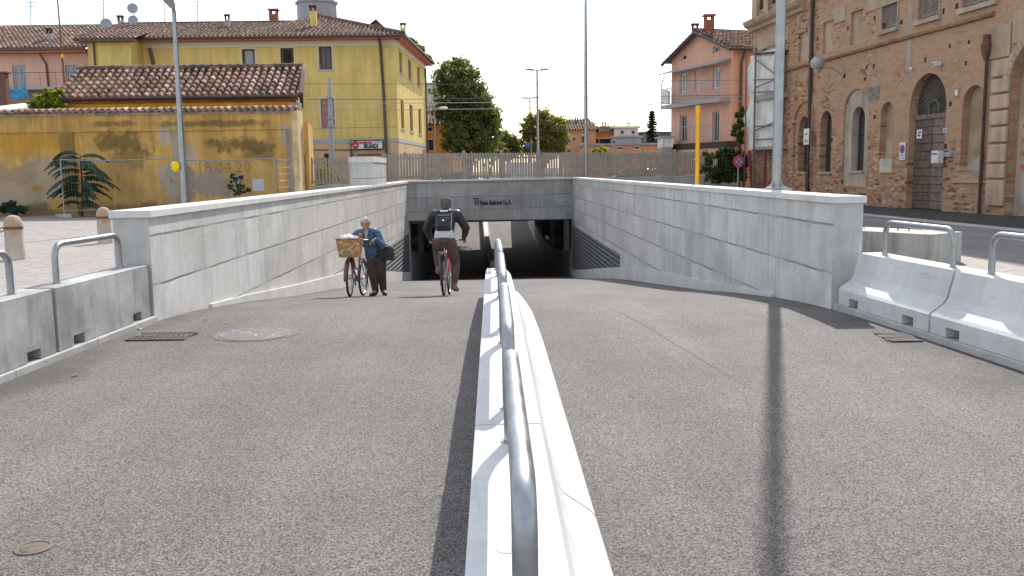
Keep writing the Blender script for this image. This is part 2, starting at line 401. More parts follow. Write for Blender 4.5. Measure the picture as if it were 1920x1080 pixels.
def m_brick():
    m, nt, b = newmat('old brick with plaster remains'); h = N(nt); c = h.coord(); X, Y, Z = h.sep(c)
    br = h.node('ShaderNodeTexBrick'); nt.links.new(h.comb(X, Z, 0), br.inputs['Vector'])
    for k, v in (('Scale', 1), ('Brick Width', .27), ('Row Height', .078), ('Mortar Size', .010), ('Mortar Smooth', .2), ('Bias', -.1)): br.inputs[k].default_value = v
    br.inputs['Color1'].default_value = (.42,.225,.135,1); br.inputs['Color2'].default_value = (.47,.295,.19,1); br.inputs['Mortar'].default_value = (.39,.30,.215,1)
    w = h.node('ShaderNodeTexWhiteNoise', noise_dimensions='2D')
    row = h.math('FLOOR', h.math('DIVIDE', Z, .078)); half = h.math('MULTIPLY', h.math('MODULO', row, 2), .135)
    nt.links.new(h.comb(h.math('FLOOR', h.math('DIVIDE', h.math('ADD', X, half), .27)), row, 0), w.inputs['Vector'])
    r, g, bl = h.sep(w.outputs['Color'])
    col = h.mix(h.ramp(r, .60, 1.0), br.outputs['Color'], (.40,.15,.075))
    col = h.mix(h.ramp(g, .74, 1.0), col, (.15,.09,.065))
    col = h.mix(h.ramp(bl, .90, .98), col, (.50,.40,.31))
    n1 = h.noise(c, .45, 6, .65); n2 = h.noise(c, 2.4, 6, .7); n3 = h.noise(c, 6, 4)
    base = h.math('ADD', h.math('MULTIPLY', n1, .85), h.math('MULTIPLY', n2, .25))
    # plaster film: heavier in the upper right, thin at the foot
    hgt = h.ramp(Z, .5, 3.2, -.16, .05); near = h.ramp(X, 5, 17, -.13, .04)
    pl = h.math('MULTIPLY', h.ramp(h.math('ADD', base, h.math('ADD', hgt, near)), .44, .60), .80)
    col = h.mix(pl, col, h.mix(n3, (.40,.25,.16), (.50,.335,.225)))
    # pale lime patches near the ground and scars
    lime = h.ramp(h.math('ADD', h.math('MULTIPLY', h.noise(c, 1.7, 6, .72), 1.0), h.ramp(Z, .2, 2.0, .06, -.14)), .60, .68)
    col = h.mix(h.math('MULTIPLY', lime, .7), col, (.50,.44,.385))
    dark = h.ramp(h.noise(h.scale(c, 1, 1, .45), 1.1, 5, .7), .56, .75)
    col = h.mix(h.math('MULTIPLY', dark, .36), col, (.17,.11,.08))
    pits = h.noise(c, 16, 3, .7)
    col = h.mul(col, h.gray(h.ramp(pits, .28, .6, .74, 1.08)))
    nt.links.new(col, b.inputs['Base Color']); b.inputs['Roughness'].default_value = .9; b.inputs['Specular IOR Level'].default_value = .2
    hh = h.math('ADD', h.math('MULTIPLY', n2, .5), h.math('ADD', h.math('MULTIPLY', pits, .6), h.math('MULTIPLY', br.outputs['Fac'], -.5)))
    h.bump(hh, .7, .02, b); return m
BRICK = m_brick()
BRPL = m_plaster('brown lime plaster', (.40,.30,.21), .4, .3, .9)
BRPL2 = m_plaster('pale lime plaster', (.40,.335,.27), .35, .35, .8)
STONE = m_plaster('dressed stone', (.40,.31,.22), .3, .25, .8)
STONEP = m_plaster('pinkish rusticated stone', (.46,.335,.255), .35, .3, 1.4)
# ochre wall with its own stains
def ochre_extra(h, c, X, Z, col):
    n = h.noise(c, 1.3, 6, .68); n2 = h.noise(c, 4.5, 5, .65); nn = h.math('ADD', h.math('MULTIPLY', n, 1.1), h.math('MULTIPLY', n2, .45))
    def blot(col, cx, cz, rx, rz, tone, amt, soft=.25):
        e = h.math('ADD', h.math('MULTIPLY', h.ell(X, Z, cx, cz, rx, rz), .8), h.math('MULTIPLY', h.math('SUBTRACT', nn, .80), 2.0))
        return h.mix(h.math('MULTIPLY', h.ramp(e, 0, soft), amt), col, tone)
    for a in OCHRE_BLOTS: col = blot(col, *a)
    foot = h.math('ADD', h.ramp(Z, .05, .95, .45, -.40), h.math('MULTIPLY', h.math('SUBTRACT', nn, .78), 1.6))
    col = h.mix(h.math('MULTIPLY', h.ramp(foot, 0, .4), .7), col, (.10,.07,.045))
    grime = h.ramp(h.noise(h.scale(c, 1, 1, .55), .85, 7, .72), .47, .72)
    col = h.mix(h.math('MULTIPLY', grime, .40), col, (.21,.135,.06))
    drip = h.math('MULTIPLY', h.ramp(h.noise(h.scale(c, 7, 7, .35), 1.2, 4, .6), .50, .70), h.ramp(Z, 1.6, 3.6, 0, 1))
    col = h.mix(h.math('MULTIPLY', drip, .40), col, (.14,.09,.045))
    chips = h.ramp(h.noise(c, 3.4, 5, .75), .63, .67)
    col = h.mix(h.math('MULTIPLY', chips, .55), col, (.42,.35,.27))
    return col
OCHRE_BLOTS = []       # filled in by the wall's builder before the material is made
YELLOW = m_plaster('yellow plaster', (.67,.50,.175), .22, .22, .45)
YELLOWB = m_plaster('beige plinth plaster', (.56,.38,.22), .2, .2, .6)
PINKL = m_plaster('faded pink plaster', (.66,.40,.32), .12, .12, .5)
PINKR = m_plaster('salmon plaster', (.66,.385,.295), .10, .10, .4)
ORANGE = m_plaster('orange plaster', (.72,.27,.045), .1, .1, .5)
TERRA = m_plaster('terracotta plaster', (.56,.27,.16), .12, .12, .4)
TERRA2 = m_plaster('bright terracotta plaster', (.58,.22,.09), .12, .12, .4)
LILAC = m_plaster('pale lilac plaster', (.60,.53,.53), .1, .1, .4)
GREYP = m_plaster('grey plaster', (.33,.335,.36), .12, .12, .5)
REDBR = m_plaster('red brick wall far', (.30,.11,.07), .15, .1, .8)
WHITEP = plain('white paint', (.80,.80,.79), .5, .05)
CREAM = plain('cream trim', (.62,.54,.40), .7, .08)
REDTRIM = plain('red eave board', (.50,.16,.09), .7, .12)
BLUEB = plain('blue grey band', (.36,.40,.42), .8, .08)
BROWN = plain('brown gutter metal', (.085,.055,.045), .5, .2)
BLACK = plain('black iron', (.02,.02,.021), .5, .2)
RUST = plain('rusty iron', (.16,.07,.035), .85, .4, 20)
SHUT = plain('faded pink shutter', (.36,.17,.135), .7, .1)
SHUTB = plain('brown shutter', (.13,.065,.045), .7, .15)
SHUTG = plain('grey wooden shutter', (.24,.19,.165), .8, .25, 12)
DARK = plain('dark interior', (.022,.020,.019), .9, .3, 3)
YPIPE = plain('yellow pipe paint', (.90,.44,.005), .4, .06)
GREYM = plain('grey paint metal', (.33,.36,.40), .5, .1)
FENCE = plain('grey beige fence concrete', (.36,.32,.275), .8, .14, 4)
BLUET = plain('blue tarpaulin', (.05,.25,.44), .6, .35, 3)
ROOFW = plain('white membrane roof', (.78,.75,.72), .7, .06)
MEMB = plain('asbestos grey roof', (.30,.28,.27), .8, .2, 2)
TARP = plain('dirty white tarpaulin', (.62,.62,.61), .6, .22, 1.2, 0, .4, 3)
REDM = plain('purple red scaffold paint', (.20,.045,.055), .6, .2)
SCAF = plain('rusty scaffold tube', (.17,.12,.10), .7, .25)
WOODD = plain('door planks', (.135,.088,.068), .8, .30, 5, 0, .5, 18)
WOODD2 = plain('door planks weathered', (.19,.14,.115), .85, .30, 6, 0, .5, 18)
LEATHER = plain('black leather', (.018,.018,.02), .38, .3, 12)
def glass_mat(name, col, rough=.08):
    m, nt, b = newmat(name); h = N(nt)
    b.inputs['Base Color'].default_value = (*col, 1); b.inputs['Roughness'].default_value = rough; b.inputs['Specular IOR Level'].default_value = .6
    return m
GLASS = glass_mat('dark window glass', (.035,.038,.045), .12)
GLASSL = glass_mat('pale curtained glass', (.25,.26,.31), .15)
GLASSG = glass_mat('milky glass', (.62,.68,.70), .2)
def m_leaf(name, col, var=.35, trans=.35):
    m, nt, b = newmat(name); h = N(nt); c = h.coord()
    n = h.noise(c, 1.1, 3); n2 = h.noise(c, 14, 2)
    f = h.math('ADD', h.math('MULTIPLY', n, .6), h.math('MULTIPLY', n2, .4))
    cc = h.mix(h.ramp(f, .3, .7), tuple(k*(1-var) for k in col), tuple(k*(1+var) for k in col))
    nt.links.new(cc, b.inputs['Base Color']); b.inputs['Roughness'].default_value = .6; b.inputs['Specular IOR Level'].default_value = .3
    t = h.node('ShaderNodeBsdfTranslucent'); nt.links.new(h.mul(cc, (1.5,1.5,.5)), t.inputs[0])
    mx = h.node('ShaderNodeMixShader'); mx.inputs[0].default_value = trans
    nt.links.new(b.outputs[0], mx.inputs[1]); nt.links.new(t.outputs[0], mx.inputs[2])
    out = [n for n in nt.nodes if n.type == 'OUTPUT_MATERIAL'][0]; nt.links.new(mx.outputs[0], out.inputs[0]); return m
LEAF = m_leaf('deciduous leaves', (.125,.15,.05), .35, .42)
LEAF2 = m_leaf('dull green leaves', (.18,.18,.06), .35, .42)
LEAFY = m_leaf('yellow green leaves', (.22,.28,.035), .3, .5)
LEAFD = m_leaf('dark needle foliage', (.040,.062,.045), .3, .15)
LEAFI = m_leaf('ivy leaves', (.05,.08,.028), .45, .25)
LEAFA = m_leaf('ailanthus leaves', (.04,.078,.048), .35, .25)
LEAFX = 0
BARK = plain('bark', (.075,.058,.045), .9, .3, 10)
# ------------------------------------------------------------------ ground, roads
def road_mesh():
    mb = MB(); ys = []
    y = -10.0
    while y < 118: ys.append(y); y += .8 if y < 80 else 2
    for a, b in zip(ys, ys[1:]):
        xl = -4.52 if b < 41 else -7.2
        mb.face([(xl, a, zr(a)), (4.42, a, zr(a)), (4.42, b, zr(b)), (xl, b, zr(b))])
    return mb
kind(road_mesh().build('underpass_road', ASPH, smooth=60))
g = MB()
g.face([(-90,-10,ZG),(-4.47,-10,ZG),(-4.47,41,ZG),(-90,41,ZG)])
kind(g.build('paved_square', PAVE))
g = MB()
g.face([(4.35,-10,ZG),(7.6,-10,ZG),(7.6,41,ZG),(4.35,41,ZG)])
kind(g.build('pavement', PAVE))
g = MB(); g.face([(7.6,-10,ZG-.004),(13.1,-10,ZG-.004),(13.1,70,ZG-.004),(7.6,70,ZG-.004)])
kind(g.build('side_street', ASPH2))
g = MB()
g.face([(11.95,10,ZG+.004),(12.75,10,ZG+.004),(11.2,40,ZG+.004),(10.4,40,ZG+.004)])
kind(g.build('street_gutter', CKERB))
g = MB(); g.face([(13.1,-10,ZG),(60,-10,ZG),(60,70,ZG),(13.1,70,ZG)]); g.face([(12.75,10,ZG+.006),(16.5,10,ZG+.006),(14.0,60,ZG+.006),(9.4,60,ZG+.006)])
kind(g.build('footway', ASPHD))
g = MB()
g.face([(-700,41,ZG-.01),(-4.47,41,ZG-.01),(-4.7,62,ZG-.01),(-6.5,112,ZG-.01),(-700,112,ZG-.01)])
g.face([(4.35,70,ZG-.01),(700,70,ZG-.01),(700,112,ZG-.01),(4.35,112,ZG-.01)])
g.face([(4.35,41,ZG-.01),(7.6,41,ZG-.01),(7.6,70,ZG-.01),(4.35,70,ZG-.01)])
g.face([(-700,112,ZG-.01),(700,112,ZG-.01),(700,1500,ZG-.01),(-700,1500,ZG-.01)])
g.face([(-700,-200,ZG-.01),(-90,-200,ZG-.01),(-90,41,ZG-.01),(-700,41,ZG-.01)])
g.face([(60,-200,ZG-.01),(700,-200,ZG-.01),(700,70,ZG-.01),(60,70,ZG-.01)])
g.face([(-90,-200,ZG-.01),(60,-200,ZG-.01),(60,-10,ZG-.01),(-90,-10,ZG-.01)])
kind(g.build('ground', plain('packed gravel', (.17,.16,.14), .9, .3, .8)))
# kerbs under the side barriers
def strip(name, x0, x1, z1, ya, yb, mat, z0=-.2):
    mb = MB(); n = 10
    for i in range(n):
        a = ya+(yb-ya)*i/n; b = ya+(yb-ya)*(i+1)/n - .004
        mb.hexa([(x0(a),a,z0),(x1(a),a,z0),(x1(b),b,z0),(x0(b),b,z0)], [(x0(a),a,z1),(x1(a),a,z1),(x1(b),b,z1),(x0(b),b,z1)])
    return kind(mb.build(name, mat, bevel=.008))
def TOFF(y): return -.032*max(0, y-46)      # the tunnel drifts slightly to the left
def kxl(y): return -4.06 - .040*(10.6-y)      # inner face of the left kerb
def kxr(y): return 3.98 + .085*(10.8-y)
strip('kerb_left', lambda y: kxl(y)-.62, kxl, .065, -4, 10.58, CKERB)
strip('kerb_right', kxr, lambda y: kxr(y)+.62, .065, -4, 10.78, CKERB)
# ------------------------------------------------------------------ retaining walls of the ramp
ZT_L, ZT_R = 1.302, 1.345
Y0L, Y0R, Y1L, Y1R = 10.6, 10.8, 40.0, 44.4
def wall_thing(side):
    left = side < 0
    xi = (lambda y: XL) if left else XR                       # face towards the road
    th = .42 if left else .35
    xo = lambda y: xi(y) + side*th
    y0, y1, zt = (Y0L, Y1L+.9, ZT_L) if left else (Y0R, Y1R+.9, ZT_R)
    t = thing('retaining_wall', 'pale board cast concrete wall along the %s lane of the ramp' % ('left' if left else 'right'), 'retaining wall',
              (xi(y0)+side*th/2, y0, ZG), group='walls of the underpass ramp')
    t['label'] = 'sunlit pale concrete ramp wall behind the woman with the bicycle' if left else 'shaded grey concrete ramp wall with the tall steel post standing behind it'
    mb = MB(); n = 12
    for i in range(n):
        a = y0+(y1-y0)*i/n; b = y0+(y1-y0)*(i+1)/n
        za, zb = zr(a)-.4, zr(b)-.4; top = zt-.085
        mb.face([(xi(a),a,za),(xi(b),b,zb),(xi(b),b,top),(xi(a),a,top)])
        mb.face([(xo(a),a,za),(xo(b),b,zb),(xo(b),b,top),(xo(a),a,top)])
    mb.cur = 1; mb.face([(xi(y0),y0,zr(y0)-.4),(xo(y0),y0,zr(y0)-.4),(xo(y0),y0,zt-.085),(xi(y0),y0,zt-.085)])
    mb.face([(xi(y1),y1,zr(y1)-.4),(xo(y1),y1,zr(y1)-.4),(xo(y1),y1,zt-.085),(xi(y1),y1,zt-.085)])
    mb.build('wall_face', [CWALL, CEND], t)
    cp = MB()                                                # coping slabs butted end to end
    k = y0-.03
    while k < y1-.02:
        e = min(k+2.15, y1)
        a, b = k, e-.012
        x = lambda y, d: xi(y) + side*d
        cp.hexa([(x(a,-.035),a,zt-.085),(x(a,th+.03),a,zt-.085),(x(b,th+.03),b,zt-.085),(x(b,-.035),b,zt-.085)],
                [(x(a,-.035),a,zt),(x(a,th+.03),a,zt),(x(b,th+.03),b,zt),(x(b,-.035),b,zt)])
        k = e
    cp.build('coping', CCAP, t, bevel=.006)
    # plinth along the road and dark louvred grille next to the portal
    pl = MB(); ya = 13.0 if not left else 12.6
    n = 16; yb = y1-.9
    for i in range(n):
        a = ya+(yb-ya)*i/n; b = ya+(yb-ya)*(i+1)/n-.006
        hgt = lambda y: .05 + .33*min(1, (y-ya)/11.0)
        x = lambda y: xi(y) - side*.04
        pl.hexa([(x(a),a,zr(a)-.2),(xi(a),a,zr(a)-.2),(xi(b),b,zr(b)-.2),(x(b),b,zr(b)-.2)],
                [(x(a),a,zr(a)+hgt(a)),(xi(a),a,zr(a)+hgt(a)),(xi(b),b,zr(b)+hgt(b)),(x(b),b,zr(b)+hgt(b))])
    pl.build('plinth', CCAP, t)
    ga, gb = (30.6, y1-.9) if left else (28.4, y1-.9); ztop = -.965
    gp = MB(); sl = MB(); n = 12
    bot = lambda y: zr(y)+.385
    for i in range(n):
        a = ga+(gb-ga)*i/n; b = ga+(gb-ga)*(i+1)/n
        x = lambda y: xi(y) - side*.012
        gp.face([(x(a),a,bot(a)),(x(b),b,bot(b)),(x(b),b,ztop),(x(a),a,ztop)])
    gp.build('grille_back', plain('dark grille steel '+('a' if left else 'b'), (.085,.085,.09), .6, .2, 3), t, recalc=False)
    z = ztop - .04
    while z > bot(gb)+.05:
        # the slat runs from where it leaves the plinth to the portal
        ys = ga
        while bot(ys) > z - .02 and ys < gb: ys += .05
        while ys > ga and bot(ys) < z - .02: ys -= .05
        ys = ga if bot(ga) < z-.02 else next((q*.05+ga for q in range(int((gb-ga)/.05)) if bot(q*.05+ga) < z-.02), gb)
        if gb - ys > .3:
            a, b = ys, gb; x = lambda y, d: xi(y) - side*d
            sl.hexa([(x(a,.014),a,z-.004),(x(a,.024),a,z-.007),(x(b,.024),b,z-.007),(x(b,.014),b,z-.004)],
                    [(x(a,.014),a,z+.006),(x(a,.024),a,z+.003),(x(b,.024),b,z+.003),(x(b,.014),b,z+.006)])
        z -= .16
    sl.build('grille_slats', GREYM, t)
    return t
wall_thing(-1); wall_thing(1)
# block standing on the left wall
b0, b1 = 29.3, 32.7
t = thing('parapet_block', 'pale concrete parapet block standing on the far left ramp wall', 'concrete block', (XL-.36, 31, ZT_L))
MB().box2((XL-.74, b0, ZT_L+.002), (XL+.01, b1, ZT_L+.72)).build('block_body', CWALL, t)
MB().box2((XL-.76, b0-.02, ZT_L+.722), (XL+.03, b1+.02, ZT_L+.90)).build('cap_course', CCAP, t, bevel=.01)
# ------------------------------------------------------------------ portal beam and deck
PL, PR = Vector((XL-.02, Y1L, 0)), Vector((XR(Y1R)+.02, Y1R, 0))
pd = (PR-PL).normalized(); pn = Vector((-pd.y, pd.x, 0))       # pn points away from the camera
t = thing('portal_beam', 'grey concrete beam with company lettering spanning the underpass mouth', 'bridge beam', ((PL.x+PR.x)/2, (Y1L+Y1R)/2, -.5))
TM_b = TM[t.name]
zl0, zr0 = EYE-2.12, EYE-2.38
mb = MB()
mb.hexa([PL+Vector((0,0,zl0)), PR+Vector((0,0,zr0)), PR+pn*.9+Vector((0,0,zr0)), PL+pn*.9+Vector((0,0,zl0))],
        [PL+Vector((0,0,1.25)), PR+Vector((0,0,1.25)), PR+pn*.9+Vector((0,0,1.25)), PL+pn*.9+Vector((0,0,1.25))])
body = mb.build('beam_body', CBEAM, t)
mb = MB(); q = pn*-.05
mb.hexa([PL+q+Vector((0,0,1.252)), PR+q+Vector((0,0,1.252)), PR+pn*.95+Vector((0,0,1.252)), PL+pn*.95+Vector((0,0,1.252))],
        [PL+q+Vector((0,0,1.325)), PR+q+Vector((0,0,1.345)), PR+pn*.95+Vector((0,0,1.345)), PL+pn*.95+Vector((0,0,1.325))])
mb.build('coping', CCAP, t, bevel=.006)
# lettering
LET = plain('black lettering', (.04,.04,.037), .8, .2)
def beam_pt(px, py):
    d = ray(px, py); o = PL - pn*.02; n_ = pn
    k = (o-CAMP).dot(n_)/d.dot(n_); return CAMP + d*k
a0 = beam_pt(900, 384.5)
rotz = math.atan2(pd.y, pd.x)
def on_beam(p): return Matrix.Translation(TM_b.inverted() @ p) @ Matrix.Rotation(rotz, 4, 'Z') @ Matrix.Rotation(math.pi/2, 4, 'X')
w_target = (beam_pt(959, 383)-a0).length
tx = text_mesh('lettering', 'Paolo Beltrami S.p.A.', .30, LET, Matrix.Identity(4), None, .006, .008)
w0 = max(v.co.x for v in tx.data.vertices); s = w_target/w0
tx.data.transform(on_beam(a0) @ Matrix.Diagonal((s, 1.0, 1, 1))); tx.parent = t
lm = MB()
c0 = beam_pt(888, 384.5); c1 = beam_pt(898, 371.0); W = (c1-c0).length
ux = pd; uz = Vector((0,0,1)); wq = (beam_pt(898,384.5)-c0).length; hq = c1.z-c0.z
def lbox(u0, u1, z0, z1):
    o = c0 - pn*.0
    lm.hexa([o+ux*u0+uz*z0+pn*.03, o+ux*u1+uz*z0+pn*.03, o+ux*u1+uz*z0-pn*.005, o+ux*u0+uz*z0-pn*.005],
            [o+ux*u0+uz*z1+pn*.03, o+ux*u1+uz*z1+pn*.03, o+ux*u1+uz*z1-pn*.005, o+ux*u0+uz*z1-pn*.005])
lbox(0, wq, hq-.05, hq); lbox(wq-.05, wq, 0, hq-.052)
lbox(.06, .085, 0, hq-.12); lbox(.087, .145, hq-.145, hq-.12); lbox(.087, .145, .095, .12); lbox(.087, .145, 0, .025); lbox(.147, .168, .0, .105); lbox(.147, .168, .115, hq-.125)
lm.build('company_logo', LET, t)
# deck slab over the tunnel and its far edge
DE = 71.5
t = thing('bridge_deck', 'wide dark concrete deck carrying the railway over the underpass', 'bridge deck', (0, 56, -.4))
FL, FR = Vector((XL-4.6, DE-1.9, 0)), Vector((7.2, DE+2.4, 0))
BL, BR = PL+pn*.92, PR+pn*.92
mb = MB()
mb.hexa([BL+Vector((-3.6,-1.4,zl0-.14)), BR+Vector((3.6,1.6,zr0-.14)), FR+Vector((0,0,-.65)), FL+Vector((0,0,-.65))],
        [BL+Vector((-3.6,-1.4,.17)), BR+Vector((3.6,1.6,.17)), FR+Vector((0,0,.17)), FL+Vector((0,0,.17))])
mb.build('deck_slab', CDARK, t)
# tunnel side walls with the raised walk openings
for side in (-1, 1):
    x0 = XL if side < 0 else 3.42
    y0 = 40.9 if side < 0 else 45.4
    t = thing('tunnel_side', 'dark concrete parapet and columns lining the %s side of the tunnel' % ('left' if side < 0 else 'right'), 'tunnel wall', (x0, 55, -4.2))
    mb = MB(); n = 14
    for i in range(n):
        a = y0+(DE-y0)*i/n; b = y0+(DE-y0)*(i+1)/n
        xa, xb = x0+TOFF(a), x0+TOFF(b)
        mb.hexa([(xa,a,zr(a)-.3),(xa+side*.25,a,zr(a)-.3),(xb+side*.25,b,zr(b)-.3),(xb,b,zr(b)-.3)],
                [(xa,a,zr(a)+1.35),(xa+side*.25,a,zr(a)+1.35),(xb+side*.25,b,zr(b)+1.35),(xb,b,zr(b)+1.35)])
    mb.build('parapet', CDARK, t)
    for y in (49.0, 57.0, 65.0, 71.2):
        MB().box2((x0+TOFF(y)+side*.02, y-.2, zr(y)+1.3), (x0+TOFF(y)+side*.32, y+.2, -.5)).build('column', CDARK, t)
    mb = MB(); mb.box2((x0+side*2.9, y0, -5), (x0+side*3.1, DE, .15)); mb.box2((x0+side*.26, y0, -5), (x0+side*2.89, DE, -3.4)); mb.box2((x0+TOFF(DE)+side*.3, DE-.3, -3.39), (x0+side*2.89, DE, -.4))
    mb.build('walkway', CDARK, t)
# far ramp walls
for side in (-1, 1):
    x0 = XL if side < 0 else 3.42
    mb = MB(); n = 8
    for i in range(n):
        a = DE+(113-DE)*i/n; b = DE+(113-DE)*(i+1)/n
        xa, xb = x0+TOFF(a), x0+TOFF(b)
        mb.hexa([(xa,a,zr(a)-.3),(xa+side*.4,a,zr(a)-.3),(xb+side*.4,b,zr(b)-.3),(xb,b,zr(b)-.3)],
                [(xa,a,1.3),(xa+side*.4,a,1.3),(xb+side*.4,b,1.3),(xb,b,1.3)])
    o = mb.build('ramp_wall', CWALL, origin=(x0, 90, 0))
    tag(o, 'far concrete wall of the exit ramp %s' % ('left of the lanes beyond the tunnel' if side < 0 else 'right of the lanes beyond the tunnel'), 'retaining wall')
mb = MB(); n = 20
for i in range(n):
    a = 47+(111-47)*i/n; b = 47+(111-47)*(i+1)/n-.02
    hh, w = .85, .36; xa, xb = -.40+TOFF(a), -.40+TOFF(b)
    mb.hexa([(xa-w/2,a,zr(a)-.1),(xa+w/2+.2,a,zr(a)-.1),(xb+w/2+.2,b,zr(b)-.1),(xb-w/2,b,zr(b)-.1)],
            [(xa-w/2,a,zr(a)+hh),(xa+w/2,a,zr(a)+hh),(xb+w/2,b,zr(b)+hh),(xb-w/2,b,zr(b)+hh)])
tag(mb.build('lane_divider', CBAR, origin=(-.3, 80, -3)), 'pale concrete lane divider running up the far ramp beyond the tunnel', 'traffic barrier')
# ------------------------------------------------------------------ concrete traffic barriers with tube rails
def barrier(L, mat, sloped_side, label, loc, rotz, group, rx=0.0, hoop=None):
    """local: length along y from 0 to L; flat face on local -x, sloped toe on local +x"""
    t = thing('traffic_barrier', label, 'traffic barrier', loc, rotz, group, (rx, 0, rotz))
    prof = [(0,.0),(0,.60),(.005,.607),(.285,.607),(.29,.60),(.355,.34),(.385,.29),(.505,.205),(.53,.175),(.53,0)]
    mb = MB()
    nt = [(.28, .50), (L-.50, L-.28)]                 # two fork pockets
    ys = [0.006, nt[0][0], nt[0][1], nt[1][0], nt[1][1], L-.006]
    for i in range(len(ys)-1):
        a, b = ys[i], ys[i+1]; notch = i in (1, 3)
        pf = [(x, (z if z > 0 else (.10 if notch else 0))) for x, z in prof]
        n = len(pf)
        A = [(x, a, z) for x, z in pf]; B = [(x, b, z) for x, z in pf]
        for k in range(n): k2 = (k+1) % n; mb.face([A[k], A[k2], B[k2], B[k]])
        if i == 0: mb.face(A)
        if i == len(ys)-2: mb.face(B)
        if notch:
            for yy in (a, b): mb.face([(0,yy,0),(0,yy,.10),(.53,yy,.10),(.53,yy,0)])
    mb.build('barrier_body', mat, t, local=True, bevel=.007)
    r = MB(); x = .155; c = .13; zt = .985; y0, y1 = hoop or (.26, L-.26)
    pts = [(x,y0,.60)] 
    for i in range(7):
        a = math.pi/2*i/6; pts.append((x, y0+c-c*math.cos(a), zt-c+c*math.sin(a)))
    for i in range(7):
        a = math.pi/2*i/6; pts.append((x, y1-c+c*math.sin(a), zt-c+c*math.cos(a)))
    pts.append((x,y1,.60))
    r.tube(pts, .031, 14)
    for yy in (y0, y1): r.lathe([(.045,.607),(.045,.613),(.0,.613)], (x,yy,0), 14)
    r.build('handrail', GALV, t, local=True, smooth=45)
    lh = MB(); lh.lathe([(.034,.6075),(.034,.6085),(0,.6085)], (.12, L/2-.25, 0), 14)
    lh.build('lifting_socket', CKERB, t, local=True)
    return t
cgrp = 'white barriers down the middle of the ramp'
labs = ['white concrete divider nearest the camera with its rail cut by the bottom edge', 'second white concrete divider from the camera, with the tube rail just beyond the nearest one',
        'third white concrete divider from the camera, level with the left barriers', 'fourth white concrete divider from the camera, level with the left wall end',
        'fifth white concrete divider, just past the crest of the ramp', 'farthest white concrete divider, sinking behind the crest of the ramp']
def xleft(y): return -.095 - .009*y - .004*max(0, y-9)
def ztop(y): return zr(y) - .01 - (.13*min(1, max(0, (y-9)/2.6)))
y = 1.72
for lb in labs:
    y1 = y+2.155; L = 2.15; dx = (xleft(y1)-xleft(y))/2.155
    barrier(L, CBAR, 1, lb, (xleft(y), y, ztop(y)), -math.atan(dx), cgrp, math.atan((ztop(y1)-ztop(y))/2.155)); y = y1
lg = 'grey barriers beside the left lane'; rg = 'white barriers beside the right lane'
for i, (yb, lb) in enumerate(((8.44, 'mottled grey concrete barrier butting against the end of the left ramp wall'), (6.28, 'mottled grey concrete barrier at the left edge with its rail cut by the frame'))):
    a = math.atan2(.030, 1)
    # flat face towards the road: flipped end for end
    yy = yb + 2.13
    barrier(2.12, CBARL, 1, lb, (-4.12-.030*(10.6-yy), yy, .067), math.pi - a, lg, 0.0, (.40, 1.78))
for i, (yb, lb) in enumerate(((8.78, 'white sloped concrete barrier touching the end of the right ramp wall'), (6.80, 'white sloped concrete barrier cut off by the right edge of the frame'))):
    a = math.atan2(.085, 1)
    yy = yb + 1.97
    barrier(1.965, CBAR, 1, lb, (kxr(yy)+.03+.53, yy, .067), math.pi + a, rg, 0.0, (.36, 1.72))
# ------------------------------------------------------------------ roofs of half round tiles
def inpoly(u, v, poly):
    c = False; n = len(poly)
    for i in range(n):
        (x1, y1), (x2, y2) = poly[i], poly[(i+1) % n]
        if (y1 > v) != (y2 > v) and u < (x2-x1)*(v-y1)/(y2-y1)+x1: c = not c
    return c
def tile_roof(parent, O, A, B, poly3, pitch=.27, row=.42, mat=None, seg=4, wild=1.0, name='roof', seed=1, amp=.45):
    """poly3: world points of the slope; O origin, A along the eave, B up the slope"""
    rnd = random.Random(seed)
    A = A.normalized(); B = B.normalized(); Nn = A.cross(B).normalized()
    if Nn.z < 0: Nn = -Nn
    poly = [((p-O).dot(A), (p-O).dot(B)) for p in poly3]
    us = [p[0] for p in poly]; vs = [p[1] for p in poly]
    mb = MB(); fi = 0
    mb.face([p - Nn*.02 for p in poly3]); mb.uv[0] = [(-5.5, -5.5)]*len(poly3)
    i0 = int(math.floor(min(us)/pitch)); i1 = int(math.ceil(max(us)/pitch))
    j1 = int(math.ceil(max(vs)/row))
    for i in range(i0, i1+1):
        for j in range(0, j1+1):
            uc = (i+.5)*pitch + rnd.uniform(-.012, .012)*wild; v0 = j*row - .03 + rnd.uniform(-.02, .02)*wild; v1 = v0 + row*1.12
            if not inpoly(uc, (v0+row*.5), poly): continue
            r0 = pitch*.355; r1 = pitch*.29; h0 = pitch*amp; lift = .035 + rnd.uniform(0, .015)*wild; du = rnd.uniform(-.012, .012)*wild
            lo = []; hi = []
            for k in range(seg+1):
                a = math.pi*k/seg
                lo.append(O + A*(uc - r0*math.cos(a)) + B*v0 + Nn*(h0*math.sin(a)+lift))
                hi.append(O + A*(uc + du - r1*math.cos(a)) + B*v1 + Nn*(h0*.85*math.sin(a)))
            uv = (i+.5, j+.5)
            for k in range(seg):
                mb.face([lo[k], lo[k+1], hi[k+1], hi[k]]); mb.uv[len(mb.f)-1] = [uv]*4
            mb.face(lo[::-1]); mb.uv[len(mb.f)-1] = [(-5.5, -5.5)]*len(lo)
    o = mb.build(name, mat or TILE2, parent, recalc=False, weld=False)
    return o
def wpt(t, u, y, z): return TM[t.name] @ Vector((u, y, z))
